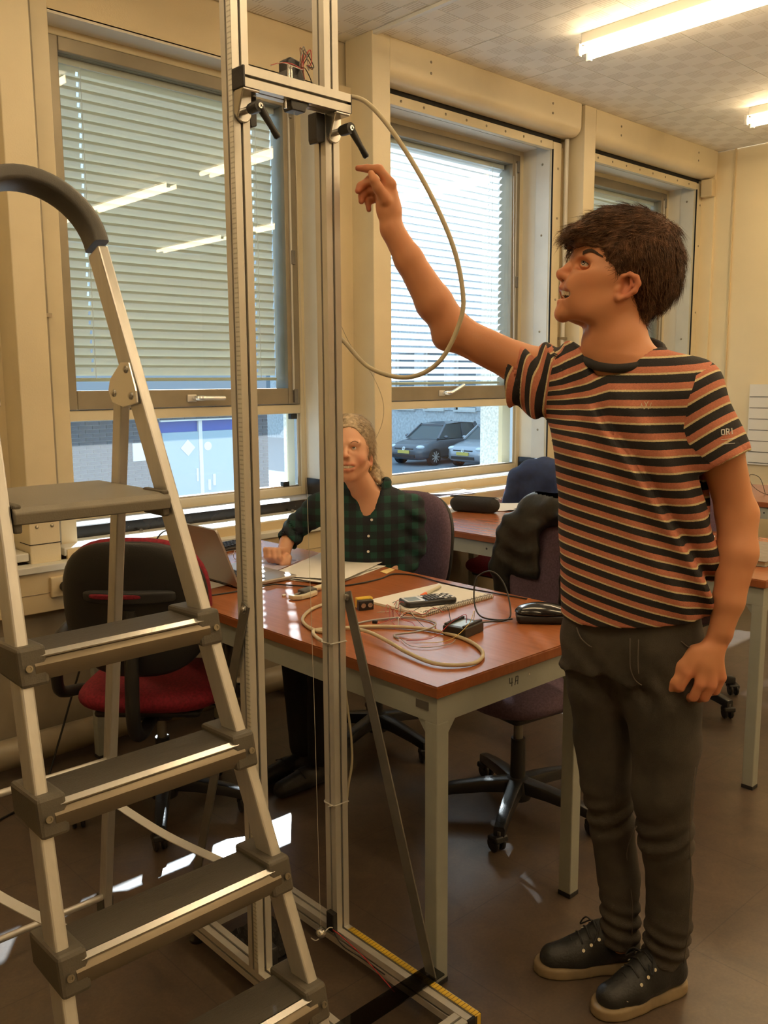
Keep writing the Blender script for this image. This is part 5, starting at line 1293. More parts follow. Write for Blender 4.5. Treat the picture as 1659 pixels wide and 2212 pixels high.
mat('hair_brown', (.115, .055, .027), .62, var=(60, .5, 2), spec=.25); mat('hair_blond', (.40, .31, .205), .5, var=(90, .4, 2))
mat('brow_hair', (.055, .028, .016), .7); mat('eye_white', (.72, .68, .62), .2); mat('iris', (.09, .11, .10), .15); mat('pupil', (.004, .004, .004), .1)
mat('teeth', (.85, .78, .62), .25); mat('mouth_dark', (.06, .012, .01), .6)
def stripe_mat():
    m = mat('striped_jersey', (.5, .3, .25), .85, bump=(500, .25)); nt = m.node_tree; b = nt.nodes['Principled BSDF']; L = nt.links.new
    a = nd(nt, 'ShaderNodeAttribute'); a.attribute_name = 'stripe'
    n = nd(nt, 'ShaderNodeTexNoise'); n.inputs['Scale'].default_value = 420; tc = nd(nt, 'ShaderNodeTexCoord'); L(tc.outputs['Object'], n.inputs['Vector'])
    wv = nd(nt, 'ShaderNodeMath', operation='MULTIPLY_ADD'); wv.inputs[1].default_value = .05; L(n.outputs['Fac'], wv.inputs[0]); L(a.outputs['Fac'], wv.inputs[2])
    fr = nd(nt, 'ShaderNodeMath', operation='FRACT'); L(wv.outputs[0], fr.inputs[0])
    r = nd(nt, 'ShaderNodeValToRGB'); r.color_ramp.interpolation = 'CONSTANT'; e = r.color_ramp.elements
    e[0].position = 0; e[0].color = (.018, .016, .018, 1); e[1].position = .49; e[1].color = (.56, .60, .36, 1)
    e[1].color = (.66, .56, .33, 1); x = e.new(.61); x.color = (.52, .185, .115, 1)
    L(fr.outputs[0], r.inputs[0])
    n2 = nd(nt, 'ShaderNodeTexNoise'); n2.inputs['Scale'].default_value = 260; L(tc.outputs['Object'], n2.inputs['Vector'])
    mr = nd(nt, 'ShaderNodeMapRange'); mr.inputs['To Min'].default_value = .75; mr.inputs['To Max'].default_value = 1.25; L(n2.outputs['Fac'], mr.inputs[0])
    mx = nd(nt, 'ShaderNodeMix', data_type='RGBA', blend_type='MULTIPLY'); mx.inputs[0].default_value = 1; L(r.outputs[0], mx.inputs[6]); L(mr.outputs[0], mx.inputs[7])
    L(mx.outputs[2], b.inputs['Base Color'])
stripe_mat()
mat('denim', (.048, .040, .031), .85, var=(14, .30, 6), bump=(600, .3)); mat('denim_seam', (.12, .10, .08), .85); mat('rib_black', (.02, .019, .02), .85, bump=(900, .3))
mat('shoe_black', (.016, .017, .018), .5, var=(30, .4), bump=(150, .15)); mat('shoe_sole', (.23, .17, .095), .6, var=(25, .15)); mat('shoe_red', (.35, .05, .04), .7)
def strands(name, roots, dirfn, n, seg, step, r, m, parent, rng, lift=.0, curl=.0, clump=None):
    """tapered hair strands grown from root points along a direction field"""
    mb = MB(); v = []; f = []
    for q in range(n):
        p, nn = roots[rng.randrange(len(roots))]; p = Vector(p); nn = Vector(nn); pts = [p - nn * .003]; d0 = None
        ph = rng.uniform(0, 6.28); L = rng.uniform(.6, 1.25)
        p = p + nn * rng.uniform(0, lift)
        for k in range(seg):
            d = Vector(dirfn(p, rng)); d = d - nn * d.dot(nn) * .85
            if d.length < 1e-6: d = Vector((0, 0, -1))
            d.normalize(); side = d.cross(nn)
            p = p + (d + side * curl * math.sin(ph + k * .9) + nn * (.07 - .045 * k)) * step * L; pts.append(p.copy())
        o = len(v); N = len(pts)
        for i, c in enumerate(pts):
            t = (pts[min(i + 1, N - 1)] - pts[max(i - 1, 0)]).normalized(); a = t.cross(nn)
            a = a.normalized() if a.length > 1e-6 else t.orthogonal().normalized(); b = t.cross(a); rr = r * (1 - .85 * i / (N - 1)) * (1.0 if i else .7)
            v += [c + a * rr, c - a * rr, c + b * rr * .6]
        for i in range(N - 1):
            for k in range(3): f.append((o + i * 3 + k, o + i * 3 + (k + 1) % 3, o + i * 3 + 3 + (k + 1) % 3, o + i * 3 + 3 + k))
    mb.add(v, f); ob = mb.build(name, m, parent, smooth=True, org=(0, 0, 0)); return ob
def set_attr(me, name, vals):
    a = me.attributes.new(name, 'FLOAT', 'POINT'); a.data.foreach_set('value', np.ascontiguousarray(vals, np.float32))
def near(P, pts, s):
    """soft proximity 0..1 to a set of (point, weight)"""
    o = np.zeros(len(P))
    for p, w, r in pts: o = np.maximum(o, w * np.exp(-((P - np.array(p)) ** 2).sum(1) / (2 * (r * s) ** 2)))
    return o
def rot_rows(f, up=(0, 0, 1)):
    """orthonormal rows: forward f, side, up-ish"""
    f = np.array(f, float); f /= np.linalg.norm(f); s = np.cross(up, f); s /= np.linalg.norm(s); u = np.cross(f, s); return [f, s, u]
# frame of the people: local x = rightwards seen from the photographer, local y = away, z up
PRZ = math.radians(47.14 - 90)
# ---------------------------------------------------------------- standing man (local x right, y away; see PRZ)
man = thing('person', 'standing young man in striped t-shirt and grey jeans reaching up to the rig', 'person', (0, 0, 0), PRZ)
PSI = math.radians(0.5)
def H(X, Y, w=0.0):
    """head point: X, Y along the profile, w metres to his left of the middle of the head"""
    u0 = .371 + (X / 5.184 - 20) * .000985; z0 = .126 + (250 - Y / 5.184) * .00097; a = abs(w); v = 1.95
    for _ in range(5):
        u = u0 * v / 1.95; v = 1.95 + (u - .50) * math.tan(PSI) - a / math.cos(PSI)
    p = np.array((u, v, 1.45 + z0 * v / 1.95))
    if w < 0:                                          # mirror to his right side
        n = np.array((math.sin(PSI), -math.cos(PSI), 0)); p = p - 2 * ((p - np.array((.50, 1.95, 0))) @ n) * n
    return p
def F2(x0, x1, h): return list(np.arange(x0, x1, h))
f_ = 1 / FINE
us = F2(-.085, .13, .0022 * f_) + F2(.13, .345, .004 * f_) + F2(.345, .66, .0021 * f_) + F2(.66, .83, .003 * f_)
vs_ = F2(1.72, 2.17, .0026 * f_)
zs = F2(.04, .78, .014) + F2(.78, .98, .0026 * f_) + F2(.98, 1.40, .006 * f_) + F2(1.40, 1.93, .0022 * f_)
B = SDF(us, vs_, zs)
fw = np.array((-math.cos(math.radians(28)) * math.cos(PSI), -math.cos(math.radians(28)) * math.sin(PSI), math.sin(math.radians(28)))); HR = rot_rows(fw)
# torso, pelvis, legs (under the clothes)
TURN = -.69
B.loft([(.84, .555, 1.94, .105, .07, TURN), (1.0, .555, 1.94, .135, .09, TURN), (1.15, .548, 1.94, .14, .092, TURN), (1.3, .535, 1.94, .15, .092, TURN), (1.40, .525, 1.945, .15, .085, TURN), (1.46, .52, 1.95, .11, .065, TURN), (1.485, .515, 1.95, .07, .055, TURN)], .03)
B.chain([(.50, 1.985, .84), (.524, 1.997, .50), (.566, 2.01, .25), (.572, 2.005, .08)], [.06, .036, .03, .026], .03); B.chain([(.605, 1.90, .84), (.618, 1.878, .52), (.655, 1.92, .08)], [.06, .036, .026], .03)
# neck and shoulders
B.cap(H(760, 1100), H(800, 1660), .056, .060, .02); B.cap(H(810, 1600), (.535, 1.95, 1.43), .062, .075, .03)
B.cap((.50, 1.965, 1.475), (.41, 2.035, 1.455), .045, .05, .03); B.cap((.54, 1.93, 1.475), (.635, 1.85, 1.43), .045, .05, .03)
B.cap(H(640, 1230, .045), H(560, 1640, .012), .014, .012, .03); B.cap(H(640, 1230, -.045), H(560, 1640, -.012), .014, .012, .03)
B.ell(H(500, 1530), (.012, .012, .016), None, .02)
# skull and face
B.ell(H(860, 585), (.102, .075, .090), HR, .01); B.ell(H(620, 560), (.062, .058, .060), HR, .03)
B.ell(H(600, 840), (.060, .058, .072), HR, .03); B.ell(H(690, 940), (.050, .060, .06), HR, .03)
for s in (-1, 1):
    B.cap(H(720, 1090, .048 * s), H(470, 1190, .036 * s), .018, .018, .02); B.cap(H(470, 1190, .036 * s), H(215, 1222, .012 * s), .017, .0155, .015)
    B.cap(H(700, 810, .057 * s), H(430, 800, .042 * s), .014, .018, .025)          # cheekbone
    B.ell(H(400, 885, .034 * s), (.020, .016, .022), HR, .015)                     # raised cheek
B.ell(H(178, 1238), (.0165, .019, .0155), HR, .012)
B.ell(H(285, 990), (.024, .034, .040), HR, .018)
for s in (-1, 1): B.ell(H(530, 1000, .038 * s), (.056, .022, .052), HR, .03); B.ell(H(370, 1000, .033 * s), (.016, .012, .030), HR, .015)
B.cap(H(320, 640), H(240, 715), .0095, .0085, .008); B.cap(H(240, 715), H(168, 785), .0085, .0110, .006); B.ell(H(165, 795), (.0125, .0105, .0115), HR, .006)
B.cap(H(175, 815), H(235, 885), .009, .010, .008)
for s in (-1, 1):
    B.ell(H(228, 825, .0115 * s), (.0125, .0070, .0095), HR, .005)
    B.ell(H(200, 852, .0068 * s), (.0075, .0034, .0042), HR, .002, 's')
    B.cap(H(345, 605, .012 * s), H(430, 610, .038 * s), .010, .010, .012); B.cap(H(430, 610, .038 * s), H(540, 660, .052 * s), .010, .009, .012)
    B.ell(H(385, 692, .044 * s), (.0200, .0190, .0125), HR, .010, 's')
    B.ell(H(436, 680, .0320 * s), (.0140, .0140, .0136), None, .003)               # lids
    B.ell(H(392, 668, .0420 * s), (.0130, .0130, .0040), HR, .002, 's')            # lid opening
    B.cap(H(300, 900, .016 * s), H(360, 1010, .034 * s), .004, .004, .012, 's')     # smile fold
# mouth
B.ell(H(168, 1014), (.044, .048, .0122), HR, .004, "s")
for s in (-1, 1):
    B.cap(H(165, 940, 0), H(222, 950, .019 * s), .0055, .0052, .004); B.cap(H(222, 950, .019 * s), H(338, 1002, .0405 * s), .0050, .0022, .006)
    B.cap(H(152, 1106, 0), H(212, 1094, .019 * s), .0062, .0055, .004); B.cap(H(212, 1094, .019 * s), H(338, 1008, .0405 * s), .0052, .0022, .006)
# ears
for s in (-1, 1):
    B.ell(H(890, 930, .070 * s), (.021, .008, .030), HR, .006)
    e = [H(805, 870, .0735 * s), H(850, 820, .079 * s), H(925, 798, .084 * s), H(1000, 835, .088 * s), H(1022, 900, .088 * s), H(985, 985, .086 * s), H(900, 1040, .082 * s), H(815, 1078, .077 * s)]
    B.chain(e, [.0045, .005, .0055, .006, .006, .0055, .0055, .006], .004)
    B.ell(H(800, 1052, .076 * s), (.008, .0055, .008), None, .004)
    B.ell(H(890, 920, .0815 * s), (.0125, .0095, .0190), HR, .003, 's')
    B.chain([H(940, 850, .083 * s), H(950, 920, .081 * s), H(885, 1000, .078 * s)], [.0035, .004, .0035], .003)
    B.ell(H(800, 965, .0735 * s), (.006, .005, .009), HR, .003)
# left arm hanging (image right) and loosely closed hand
B.chain([(.635, 1.845, 1.415), (.69, 1.825, 1.31), (.735, 1.84, 1.175)], [.052, .044, .039], .03)
B.ell((.756, 1.85, 1.165), (.024, .026, .028), None, .02)
B.chain([(.738, 1.838, 1.165), (.735, 1.82, 1.09), (.716, 1.805, .99), (.702, 1.80, .930)], [.040, .0405, .031, .0245], .02)
W = np.array((.699, 1.80, .915)); LHv = 1.79
def q(px, y, v=LHv): return np.array((.609 + (px - 1450) * .000972, v, .813 + (1470 - y) * .000977))
B.chain([W, q(1512, 1420, 1.795)], [.024, .030], .012, sq=((0, 1, 0), .72))
kn = [q(1476, 1443, 1.792), q(1499, 1464, 1.782), q(1523, 1467, 1.782), q(1546, 1452, 1.790)]
for i, K in enumerate(kn):
    B.cap(q(1520 + 9 * (i - 1.5), 1395, 1.795), K, .0135, .0118, .010)
fg = [(q(1462, 1476, 1.797), q(1459, 1490, 1.818), q(1470, 1474, 1.832)), (q(1489, 1496, 1.790), q(1486, 1506, 1.812), q(1492, 1488, 1.828)), (q(1513, 1497, 1.790), q(1510, 1507, 1.812), q(1514, 1488, 1.828)), (q(1538, 1484, 1.797), q(1534, 1494, 1.816), q(1536, 1478, 1.830))]
for i, (K, g) in enumerate(zip(kn, fg)): B.chain([K, g[0], g[1], g[2]], [.0112, .0102, .0095, .0085], .003)
B.chain([q(1492, 1398, 1.802), q(1466, 1430, 1.806), q(1452, 1462, 1.806), q(1444, 1486, 1.812)], [.0145, .0125, .0105, .0085], .010)
# right arm reaching up (image left)
B.chain([(.415, 2.04, 1.455), (.31, 2.085, 1.487), (.165, 2.10, 1.558)], [.056, .045, .041], .03)
B.ell((.141, 2.105, 1.545), (.026, .026, .026), None, .02)
B.chain([(.165, 2.10, 1.562), (.118, 2.095, 1.625), (.06, 2.085, 1.72), (.022, 2.08, 1.785)], [.041, .0415, .032, .0255], .02)
def r(X, Y, v=2.08): return np.array((-.0855 + X / 8.295 * .001045, v, 1.9505 - Y / 8.295 * .000985))
B.chain([(.022, 2.08, 1.785), r(800, 1030, 2.078), r(760, 800, 2.078)], [.0245, .027, .026], .012, sq=((.35, -.9, .2), .75))
B.cap(r(800, 900, 2.085), r(800, 600, 2.072), .020, .0155, .012); B.cap(r(720, 900, 2.10), r(610, 640, 2.105), .018, .013, .012)
B.chain([r(835, 590, 2.068), r(625, 318, 2.066), r(430, 300, 2.070), r(255, 290, 2.072)], [.0122, .0098, .0086, .0068], .006)                       # index
B.chain([r(740, 590, 2.084), r(470, 470, 2.088), r(300, 590, 2.086), r(250, 680, 2.082)], [.0118, .0098, .0088, .0072], .006)                     # middle
B.chain([r(660, 650, 2.098), r(420, 640, 2.102), r(320, 730, 2.098), r(305, 850, 2.094)], [.011, .0092, .0082, .0070], .006)                       # ring
B.chain([r(640, 760, 2.108), r(500, 790, 2.112), r(420, 830, 2.108), r(440, 990, 2.102)], [.0098, .0082, .0074, .0062], .006)                     # little
B.chain([r(735, 880, 2.058), r(610, 690, 2.046), r(545, 560, 2.042), r(490, 440, 2.042)], [.0150, .0108, .0092, .0074], .008)                     # thumb
P, Q = B.polys(); P = relax(P, Q, 2, .45)
bm_ = quad_mesh('body', P, Q, 'skin_man')
tint = near(P, [(H(160, 945), .8, 6), (H(240, 965, .02), .7, 5), (H(145, 1105), .8, 7), (H(230, 1085, .018), .7, 6), (H(165, 800), .35, 12), (H(960, 900, .085), .55, 18), (H(900, 1000, .08), .5, 14), (H(420, 870, .035), .25, 18)] + [(k, .35, 12) for k in kn] + [(g[0], .5, 9) for g in fg] + [(r(255, 290, 2.072), .5, 14), (r(250, 680, 2.082), .45, 12), (r(305, 850, 2.094), .45, 10), (r(440, 990, 2.1), .45, 10)], .001)
set_attr(bm_, 'tint', tint)
body = bpy.data.objects.new('body', bm_); col.objects.link(body); body.parent = man
# eyes, teeth
for s in (-1, 1):
    c = H(436, 679, .0320 * s); eo = MB().ball(c, .0118, 20).build('eye', 'eye_white', man, smooth=True, org=(0, 0, 0))
    g = np.array((-.74, -.62 * s, .22)); g /= np.linalg.norm(g)
    MB().lathe([(0, .0112), (.0052, .0110), (.0056, .0104)][::-1] + [(0, .0114)], c, g, 16).build('iris', 'iris', eo, smooth=True, org=(0, 0, 0))
    MB().lathe([(.0023, .0112), (.0022, .0119), (0, .0120)], c, g, 12).build('pupil', 'pupil', eo, smooth=True, org=(0, 0, 0))
mo = MB().ball(H(330, 1015), (.022, .022, .012), 14).build('mouth_cavity', 'mouth_dark', man, smooth=True, org=(0, 0, 0))
for k in range(14):
    w = (k - 6.5) * .0052
    X = 178 + 112 * (abs(w) / .032) ** 1.6; Y = 962 + 32 * (abs(w) / .032)
    c = H(X, Y, w); c2 = H(X + 8, Y + (58 if abs(w) < .012 else 48), w)
    MB().obox(c, c2, .0050 if abs(w) < .012 else .0056, .0045, (-1, 0, .2)).build('tooth', 'teeth', mo, bevel=.0012, org=(0, 0, 0))
rng = random.Random(5)
# eyebrows
BX, BY, BZ = P.T
def bsurf(u, z, side):
    m = (np.abs(BX - u) < .004) & (np.abs(BZ - z) < .004)
    if not m.any(): return None
    k = np.argmin(np.where(m, BY * side, 99)); return np.array((u, BY[k], z))
for s in (1, -1):
    mb = MB()
    for k in range(320):
        t = rng.random(); h_ = H(345 + 210 * t, 592 - 52 * math.sin(min(1, t * 1.3) * 2.3) + 62 * t ** 1.6 + rng.uniform(-17, 17) * (1.1 - .75 * t), .012 + .02 * t); a = bsurf(h_[0], h_[2], s)
        if a is None: continue
        nrm = np.array((-.45, -.85 * s, .2)); b = a + np.array((.0052, .001 * s, .0026 - .0062 * t)) + nrm * .0016
        mb.tube([a + nrm * .0002, (a + b) / 2 + nrm * .0006, b], [.0009, .0007, .0002], 4)
    if mb.v: mb.build('eyebrow', 'brow_hair', man, org=(0, 0, 0))
    # dark lash line along the upper lid
    mb = MB(); c = H(436, 679, .0320 * s)
    pts = [H(396 + 14 * k, 652 + 2.2 * (k - 1.5) ** 2 + 5 * k, (.036 + .0035 * k - .0006 * k * k) * s) for k in range(5)]
    pts = [c + (q_ - c) / np.linalg.norm(q_ - c) * .0142 for q_ in pts]; mb.tube(spline(pts, 4), .0008, 5); mb.build('lashes', 'brow_hair', man, org=(0, 0, 0))
# hair: soft volume plus strands
HH = SDF.grid((.355, 1.835, 1.55), (.66, 2.07, 1.83), .0034 * f_)
HH.ell(H(880, 590), (.108, .084, .096), HR); HH.ell(H(1040, 640), (.080, .076, .084), None, .03)
HH.chain([H(345, 520, .015), H(400, 380, .03), H(660, 270, .03), H(1000, 300, .02), H(1260, 440, .0)], [.014, .026, .032, .034, .032], .03)
HH.chain([H(330, 500, -.01), H(400, 370, -.02), H(660, 270, -.03), H(1000, 300, -.03)], [.014, .025, .032, .032], .03)
HH.cap(H(1230, 900), H(1070, 1260), .045, .014, .03); HH.cap(H(1150, 900, .03), H(1040, 1180, .03), .035, .016, .02); HH.cap(H(1150, 900, -.03), H(1040, 1180, -.03), .035, .016, .02)
for s in (-1, 1): HH.cap(H(620, 370, .045 * s), H(800, 540, .060 * s), .020, .020, .02); HH.cap(H(760, 560, .062 * s), H(800, 760, .068 * s), .020, .010, .01)
# clear the face, ears and neck
for s in (-1, 1):
    HH.ell(H(330, 800, .055 * s), (.075, .06, .062), HR, .006, 's'); HH.cap(H(500, 640, .09 * s), H(590, 960, .09 * s), .034, .045, .006, 's')
    HH.cap(H(640, 960, .07 * s), H(860, 1150, .07 * s), .035, .04, .004, 's'); HH.ell(H(900, 960, .10 * s), (.032, .03, .036), HR, .004, 's')
HH.ell(H(330, 860), (.085, .08, .062), HR, .006, 's'); HH.cap(H(480, 1250), H(720, 1560), .07, .08, .01, 's')
HH.ell(H(1260, 330), (.022, .03, .018), None, .02)
HH.disp(lambda X, Y, Z: .0028 * fnoise(X, Y, Z, 190, 1) + .0016 * fnoise(X, Y, Z, 420, 2))
hp_, hq_ = HH.polys(); hp_ = relax(hp_, hq_, 1)
hme = quad_mesh('hair', hp_, hq_, 'hair_brown'); hair = bpy.data.objects.new('hair', hme); col.objects.link(hair); hair.parent = man
nr = np.zeros(len(hme.vertices) * 3, np.float32); hme.vertices.foreach_get('normal', nr); nr = nr.reshape(-1, 3)
cen = np.array((.50, 1.95, 1.69)); keep = (nr * (hp_ - cen)).sum(1) > .02
keep &= (np.linalg.norm(hp_ - H(890, 870, .085), axis=1) > .034)
keep &= ~((hp_[:, 0] < H(690, 0)[0]) & (hp_[:, 2] < H(0, 400)[2]))
roots = [(tuple(a), tuple(b)) for a, b in zip(hp_[keep], nr[keep])]
crown = H(1230, 330)
def flow(p, rg):
    t = (p.x - H(300, 0)[0]) / (crown[0] - H(300, 0)[0]) + rg.gauss(0, .10)   # 0 forehead, 1 crown
    if t < 1 and p.z > H(0, 470)[2] + rg.gauss(0, .012): d = Vector((-1, (p.y - 1.95) * 3 - .1, -.12 + .1 * t))
    elif t < .42: d = Vector((-.9, 0, -.35))
    else: d = Vector((.12 if t < 1 else .25, (p.y - 1.95) * 1, -1))
    return d + Vector((rg.gauss(0, .25), rg.gauss(0, .25), rg.gauss(0, .18)))
strands('hair_strands', roots, flow, 8500, 5, .0078, .00085, 'hair_brown', hair, rng, .004, .25)
tm = (hp_[:, 0] < H(760, 0)[0]) & (hp_[:, 2] < H(0, 380)[2]) & ((nr * (hp_ - cen)).sum(1) > .02)
troots = [(tuple(a), tuple(b)) for a, b in zip(hp_[tm], nr[tm])]
if troots: strands('temple_strands', troots, lambda p, g: (-.25 + g.gauss(0, .25), 0, -.8 + g.gauss(0, .3)) if p.x > H(560, 0)[0] else (-1, g.gauss(0, .2), -.15 + g.gauss(0, .25)), 1600, 4, .0035, .0008, 'hair_brown', hair, rng, .001, .2)
fr = [(tuple(H(X, Y, w)), (-.8, 0, .3)) for X, Y, w in [(335 + rng.uniform(-35, 50), 490 + rng.uniform(-80, 30), rng.uniform(-.045, .022)) for _ in range(60)]]
strands('fringe', fr, lambda p, g: (-.45 + g.gauss(0, .35), g.gauss(0, .3), -1), 200, 6, .0052, .0010, 'hair_brown', hair, rng, .003, .6)
# ---- t-shirt
S = SDF.grid((.27, 1.72, .86), (.79, 2.17, 1.555), .0038 * f_)
st_ = [(.86, .550, 1.935, .160, .112, TURN), (.93, .550, 1.935, .164, .114, TURN), (1.05, .556, 1.935, .176, .120, TURN), (1.16, .546, 1.94, .171, .117, TURN), (1.27, .534, 1.94, .172, .117, TURN), (1.36, .530, 1.945, .186, .112, TURN), (1.42, .527, 1.945, .190, .096, TURN), (1.46, .522, 1.948, .150, .078, TURN), (1.49, .518, 1.95, .098, .066, TURN), (1.515, .517, 1.95, .060, .050, TURN)]
S.loft(st_)
SR0, SR1 = np.array((.44, 2.02, 1.425)), np.array((.322, 2.088, 1.453)); SL0, SL1 = np.array((.625, 1.855, 1.405)), np.array((.690, 1.812, 1.292))
S.cap(SR0, SR1, .085, .070, .03); S.cap(SL0, SL1, .072, .058, .03)
S.cap((.475, 1.98, 1.462), (.40, 2.035, 1.465), .056, .058, .03); S.cap((.555, 1.92, 1.462), (.635, 1.85, 1.428), .056, .060, .03)
cr0, cr1 = np.array((.405, 0, 1.44)), np.array((.70, 0, .975)); cd_ = (cr1 - cr0)[[0, 2]]; cl = np.linalg.norm(cd_); cn = np.array((cd_[1], -cd_[0])) / cl
def crease(X, Z): return (X - cr0[0]) * cn[0] + (Z - cr0[2]) * cn[1], ((X - cr0[0]) * cd_[0] + (Z - cr0[2]) * cd_[1]) / cl ** 2
def folds(X, Y, Z):
    d, t = crease(X, Z); front = np.clip((1.93 - Y) * 14 + .5, 0, 1); w = np.clip(t * 4, 0, 1) * np.clip((1.12 - t) * 5, 0, 1)
    f = -.019 * np.exp(-((d - .012) / .018) ** 2) * w * front + .017 * np.exp(-((d + .012) / .012) ** 2) * w * front
    f = f - .010 * np.exp(-((d + .055) / .02) ** 2) * w * front - .009 * np.exp(-((d - .07) / .02) ** 2) * w * front
    u2 = (X - .43) * .97 + (Z - 1.30) * .24                                   # vertical pulls from the raised shoulder
    f = f + .008 * np.sin((X - .40) * 120 + (Z - 1.4) * 20) * np.clip((Z - 1.22) * 6, 0, 1) * np.clip((.49 - X) * 14, 0, 1)
    f = f + .0042 * fnoise(X, Y, Z, 28, 4) + .003 * np.sin(Z * 60 + X * 50) * np.clip((X - .66) * 20, 0, 1)
    return f
S.disp(folds)
INN = SDF(*S.ax); INN.F = S.F + .0105
def cutbox(c, dir_, depth=.08, size=.11):
    Rr = rot_rows(dir_, (0, 0.3, 1)); S.box(np.array(c) + np.array(Rr[0]) * depth, (depth, size, size), Rr, 0, 0, 's')
INN.cap(SR0, SR1 + (SR1 - SR0) * .5, .062, .054, .01); INN.cap(SL0 * .5 + SL1 * .5, SL1 + (SL1 - SL0) * .3, .050, .049, .0)
cutbox(SR1 + (SR1 - SR0) * .12, SR1 - SR0 + np.array((-.01, 0, -.02))); cutbox(SL1 + (SL1 - SL0) * .12, SL1 - SL0 + np.array((.0, .0, -.02)), .045, .064)
hemn = np.array((.16, 0, -1.0)); S.half((.548, 1.93, .9315), hemn)
S.F = np.maximum(S.F, -INN.F)
S.cap((.516, 1.957, 1.62), (.518, 1.942, 1.482), .080, .074, .004, 's')
sp_, sq_ = S.polys(); sp_ = relax(sp_, sq_, 2, .4)
sme = quad_mesh('t_shirt', sp_, sq_, 'striped_jersey')
X, Y, Z = sp_.T; d, t = crease(X, Z); PER = .0335
sR = (sp_ - SR0) @ (SR1 - SR0) / np.linalg.norm(SR1 - SR0); sL = (sp_ - SL0) @ (SL1 - SL0) / np.linalg.norm(SL1 - SL0)
soft = .012 * np.log1p(np.exp(np.clip(d / .012, -30, 30)))
bodyS = Z - .13 * (X - .50) - .36 * soft + .05 * np.clip((.47 - X) / .1, 0, 1.2) * np.clip((Z - 1.33) * 9, 0, 1) + .012 * np.sin((X - .50) * 11)
strp = bodyS / PER
def axd(A_, B_):
    ab = B_ - A_; t_ = np.clip(((sp_ - A_) @ ab) / (ab @ ab), 0, 1.3); return np.linalg.norm(sp_ - A_ - t_[:, None] * ab, axis=1)
isR = (sR > .045) & (X < .415) & (axd(SR0, SR1) < .095) & (Z > 1.36)
seam_u = np.interp(Z, [1.27, 1.29, 1.32, 1.35, 1.41, 1.455, 1.47, 1.50], [.665, .640, .612, .602, .606, .622, .650, .70])
isL = (X > seam_u) & (Z > 1.272) & (sL < .19)
vR, vL = -sR / PER * 1.08 + .2, -sL / PER + .15
fR, fL = isR[sq_].mean(1) > .5, isL[sq_].mean(1) > .5                # a whole face belongs to body or sleeve
for fc_, val, dirv in ((fR, .045 - sR, (SR1 - SR0) / np.linalg.norm(SR1 - SR0)), (fL, seam_u - X, np.array((1.0, 0, 0)))):
    a_ = np.zeros(len(sp_), bool); b_ = a_.copy(); a_[sq_[fc_].ravel()] = True; b_[sq_[~fc_].ravel()] = True
    e_ = a_ & b_ & (np.abs(val) < .007); sp_[e_] += val[e_, None] * dirv          # straighten the sleeve seam
sme.vertices.foreach_set('co', np.ascontiguousarray(sp_, np.float32).ravel()); sme.update()
cor = np.where(fR[:, None], vR[sq_], np.where(fL[:, None], vL[sq_], strp[sq_])) + 40.0
at_ = sme.attributes.new('stripe', 'FLOAT', 'CORNER'); at_.data.foreach_set('value', np.ascontiguousarray(cor, np.float32).ravel())
shirt = bpy.data.objects.new('t_shirt', sme); col.objects.link(shirt); shirt.parent = man
# collar, sleeve print, chest stitch
cc = np.array((.5175, 1.945, 1.477)); pts = []
for k in range(40):
    a = 2 * math.pi * k / 40; pts.append((cc[0] + .0815 * math.cos(a), cc[1] + .077 * math.sin(a), 1.503 + .012 * math.cos(a) + .030 * math.sin(a)))
MB().tube(pts, .0095, 10, True).build('collar', 'rib_black', shirt, smooth=True, org=(0, 0, 0))
def surf(px, z, lo=1.70):
    """shirt surface point facing the photographer at lateral px, height z"""
    m = (np.abs(X - px) < .008) & (np.abs(Z - z) < .008)
    if not m.any(): return np.array((px, 1.8, z))
    k = np.argmin(np.where(m, Y, 9)); return np.array((px, Y[k], z))
c = surf(.533, 1.396); nx = 0
for a, b in (((-.011, -.006), (-.008, .004)), ((-.004, -.008), (-.009, .002)), ((-.004, -.008), (.004, .008)), ((-.003, .007), (.004, -.008)), ((.006, -.006), (.009, .005)), ((.006, -.006), (.011, -.003))):
    MB().tube([surf(c[0] + a[0], c[2] + a[1]) + np.array((0, -.001, 0)), surf(c[0] + b[0], c[2] + b[1]) + np.array((0, -.001, 0))], .0007, 5).build('chest_stitch', 'cream_plastic', shirt, org=(0, 0, 0))
def glyphs(txt, c, h, par, m, nm, slope=0.0):
    G = {'O': [((.1, .1), (.1, .9)), ((.1, .9), (.6, .9)), ((.6, .9), (.6, .1)), ((.6, .1), (.1, .1))], 'R': [((.1, 0), (.1, 1)), ((.1, 1), (.6, .85)), ((.6, .85), (.55, .5)), ((.55, .5), (.1, .45)), ((.3, .45), (.65, 0))], 'I': [((.3, 0), (.3, 1))], '-': [((0, .5), (.5, .5))]}
    x = 0
    for ch in txt:
        for a, b in G.get(ch, []):
            pa = surf(c[0] + (x + a[0]) * h, c[2] + a[1] * h + slope * (x + a[0]) * h); pb = surf(c[0] + (x + b[0]) * h, c[2] + b[1] * h + slope * (x + b[0]) * h)
            MB().tube([pa + np.array((0, -.001, 0)), pb + np.array((0, -.001, 0))], .0010, 5).build(nm, m, par, org=(0, 0, 0))
        x += .8
glyphs('ORI', surf(.668, 1.337), .012, shirt, 'label_white', 'sleeve_print', .1)
for dz in (0.003, .012): 
    a, b = surf(.668, 1.332 - dz), surf(.694, 1.334 - dz); MB().tube([a + np.array((0, -.001, 0)), b + np.array((0, -.001, 0))], .0007, 5).build('sleeve_print', 'label_white', shirt, org=(0, 0, 0))
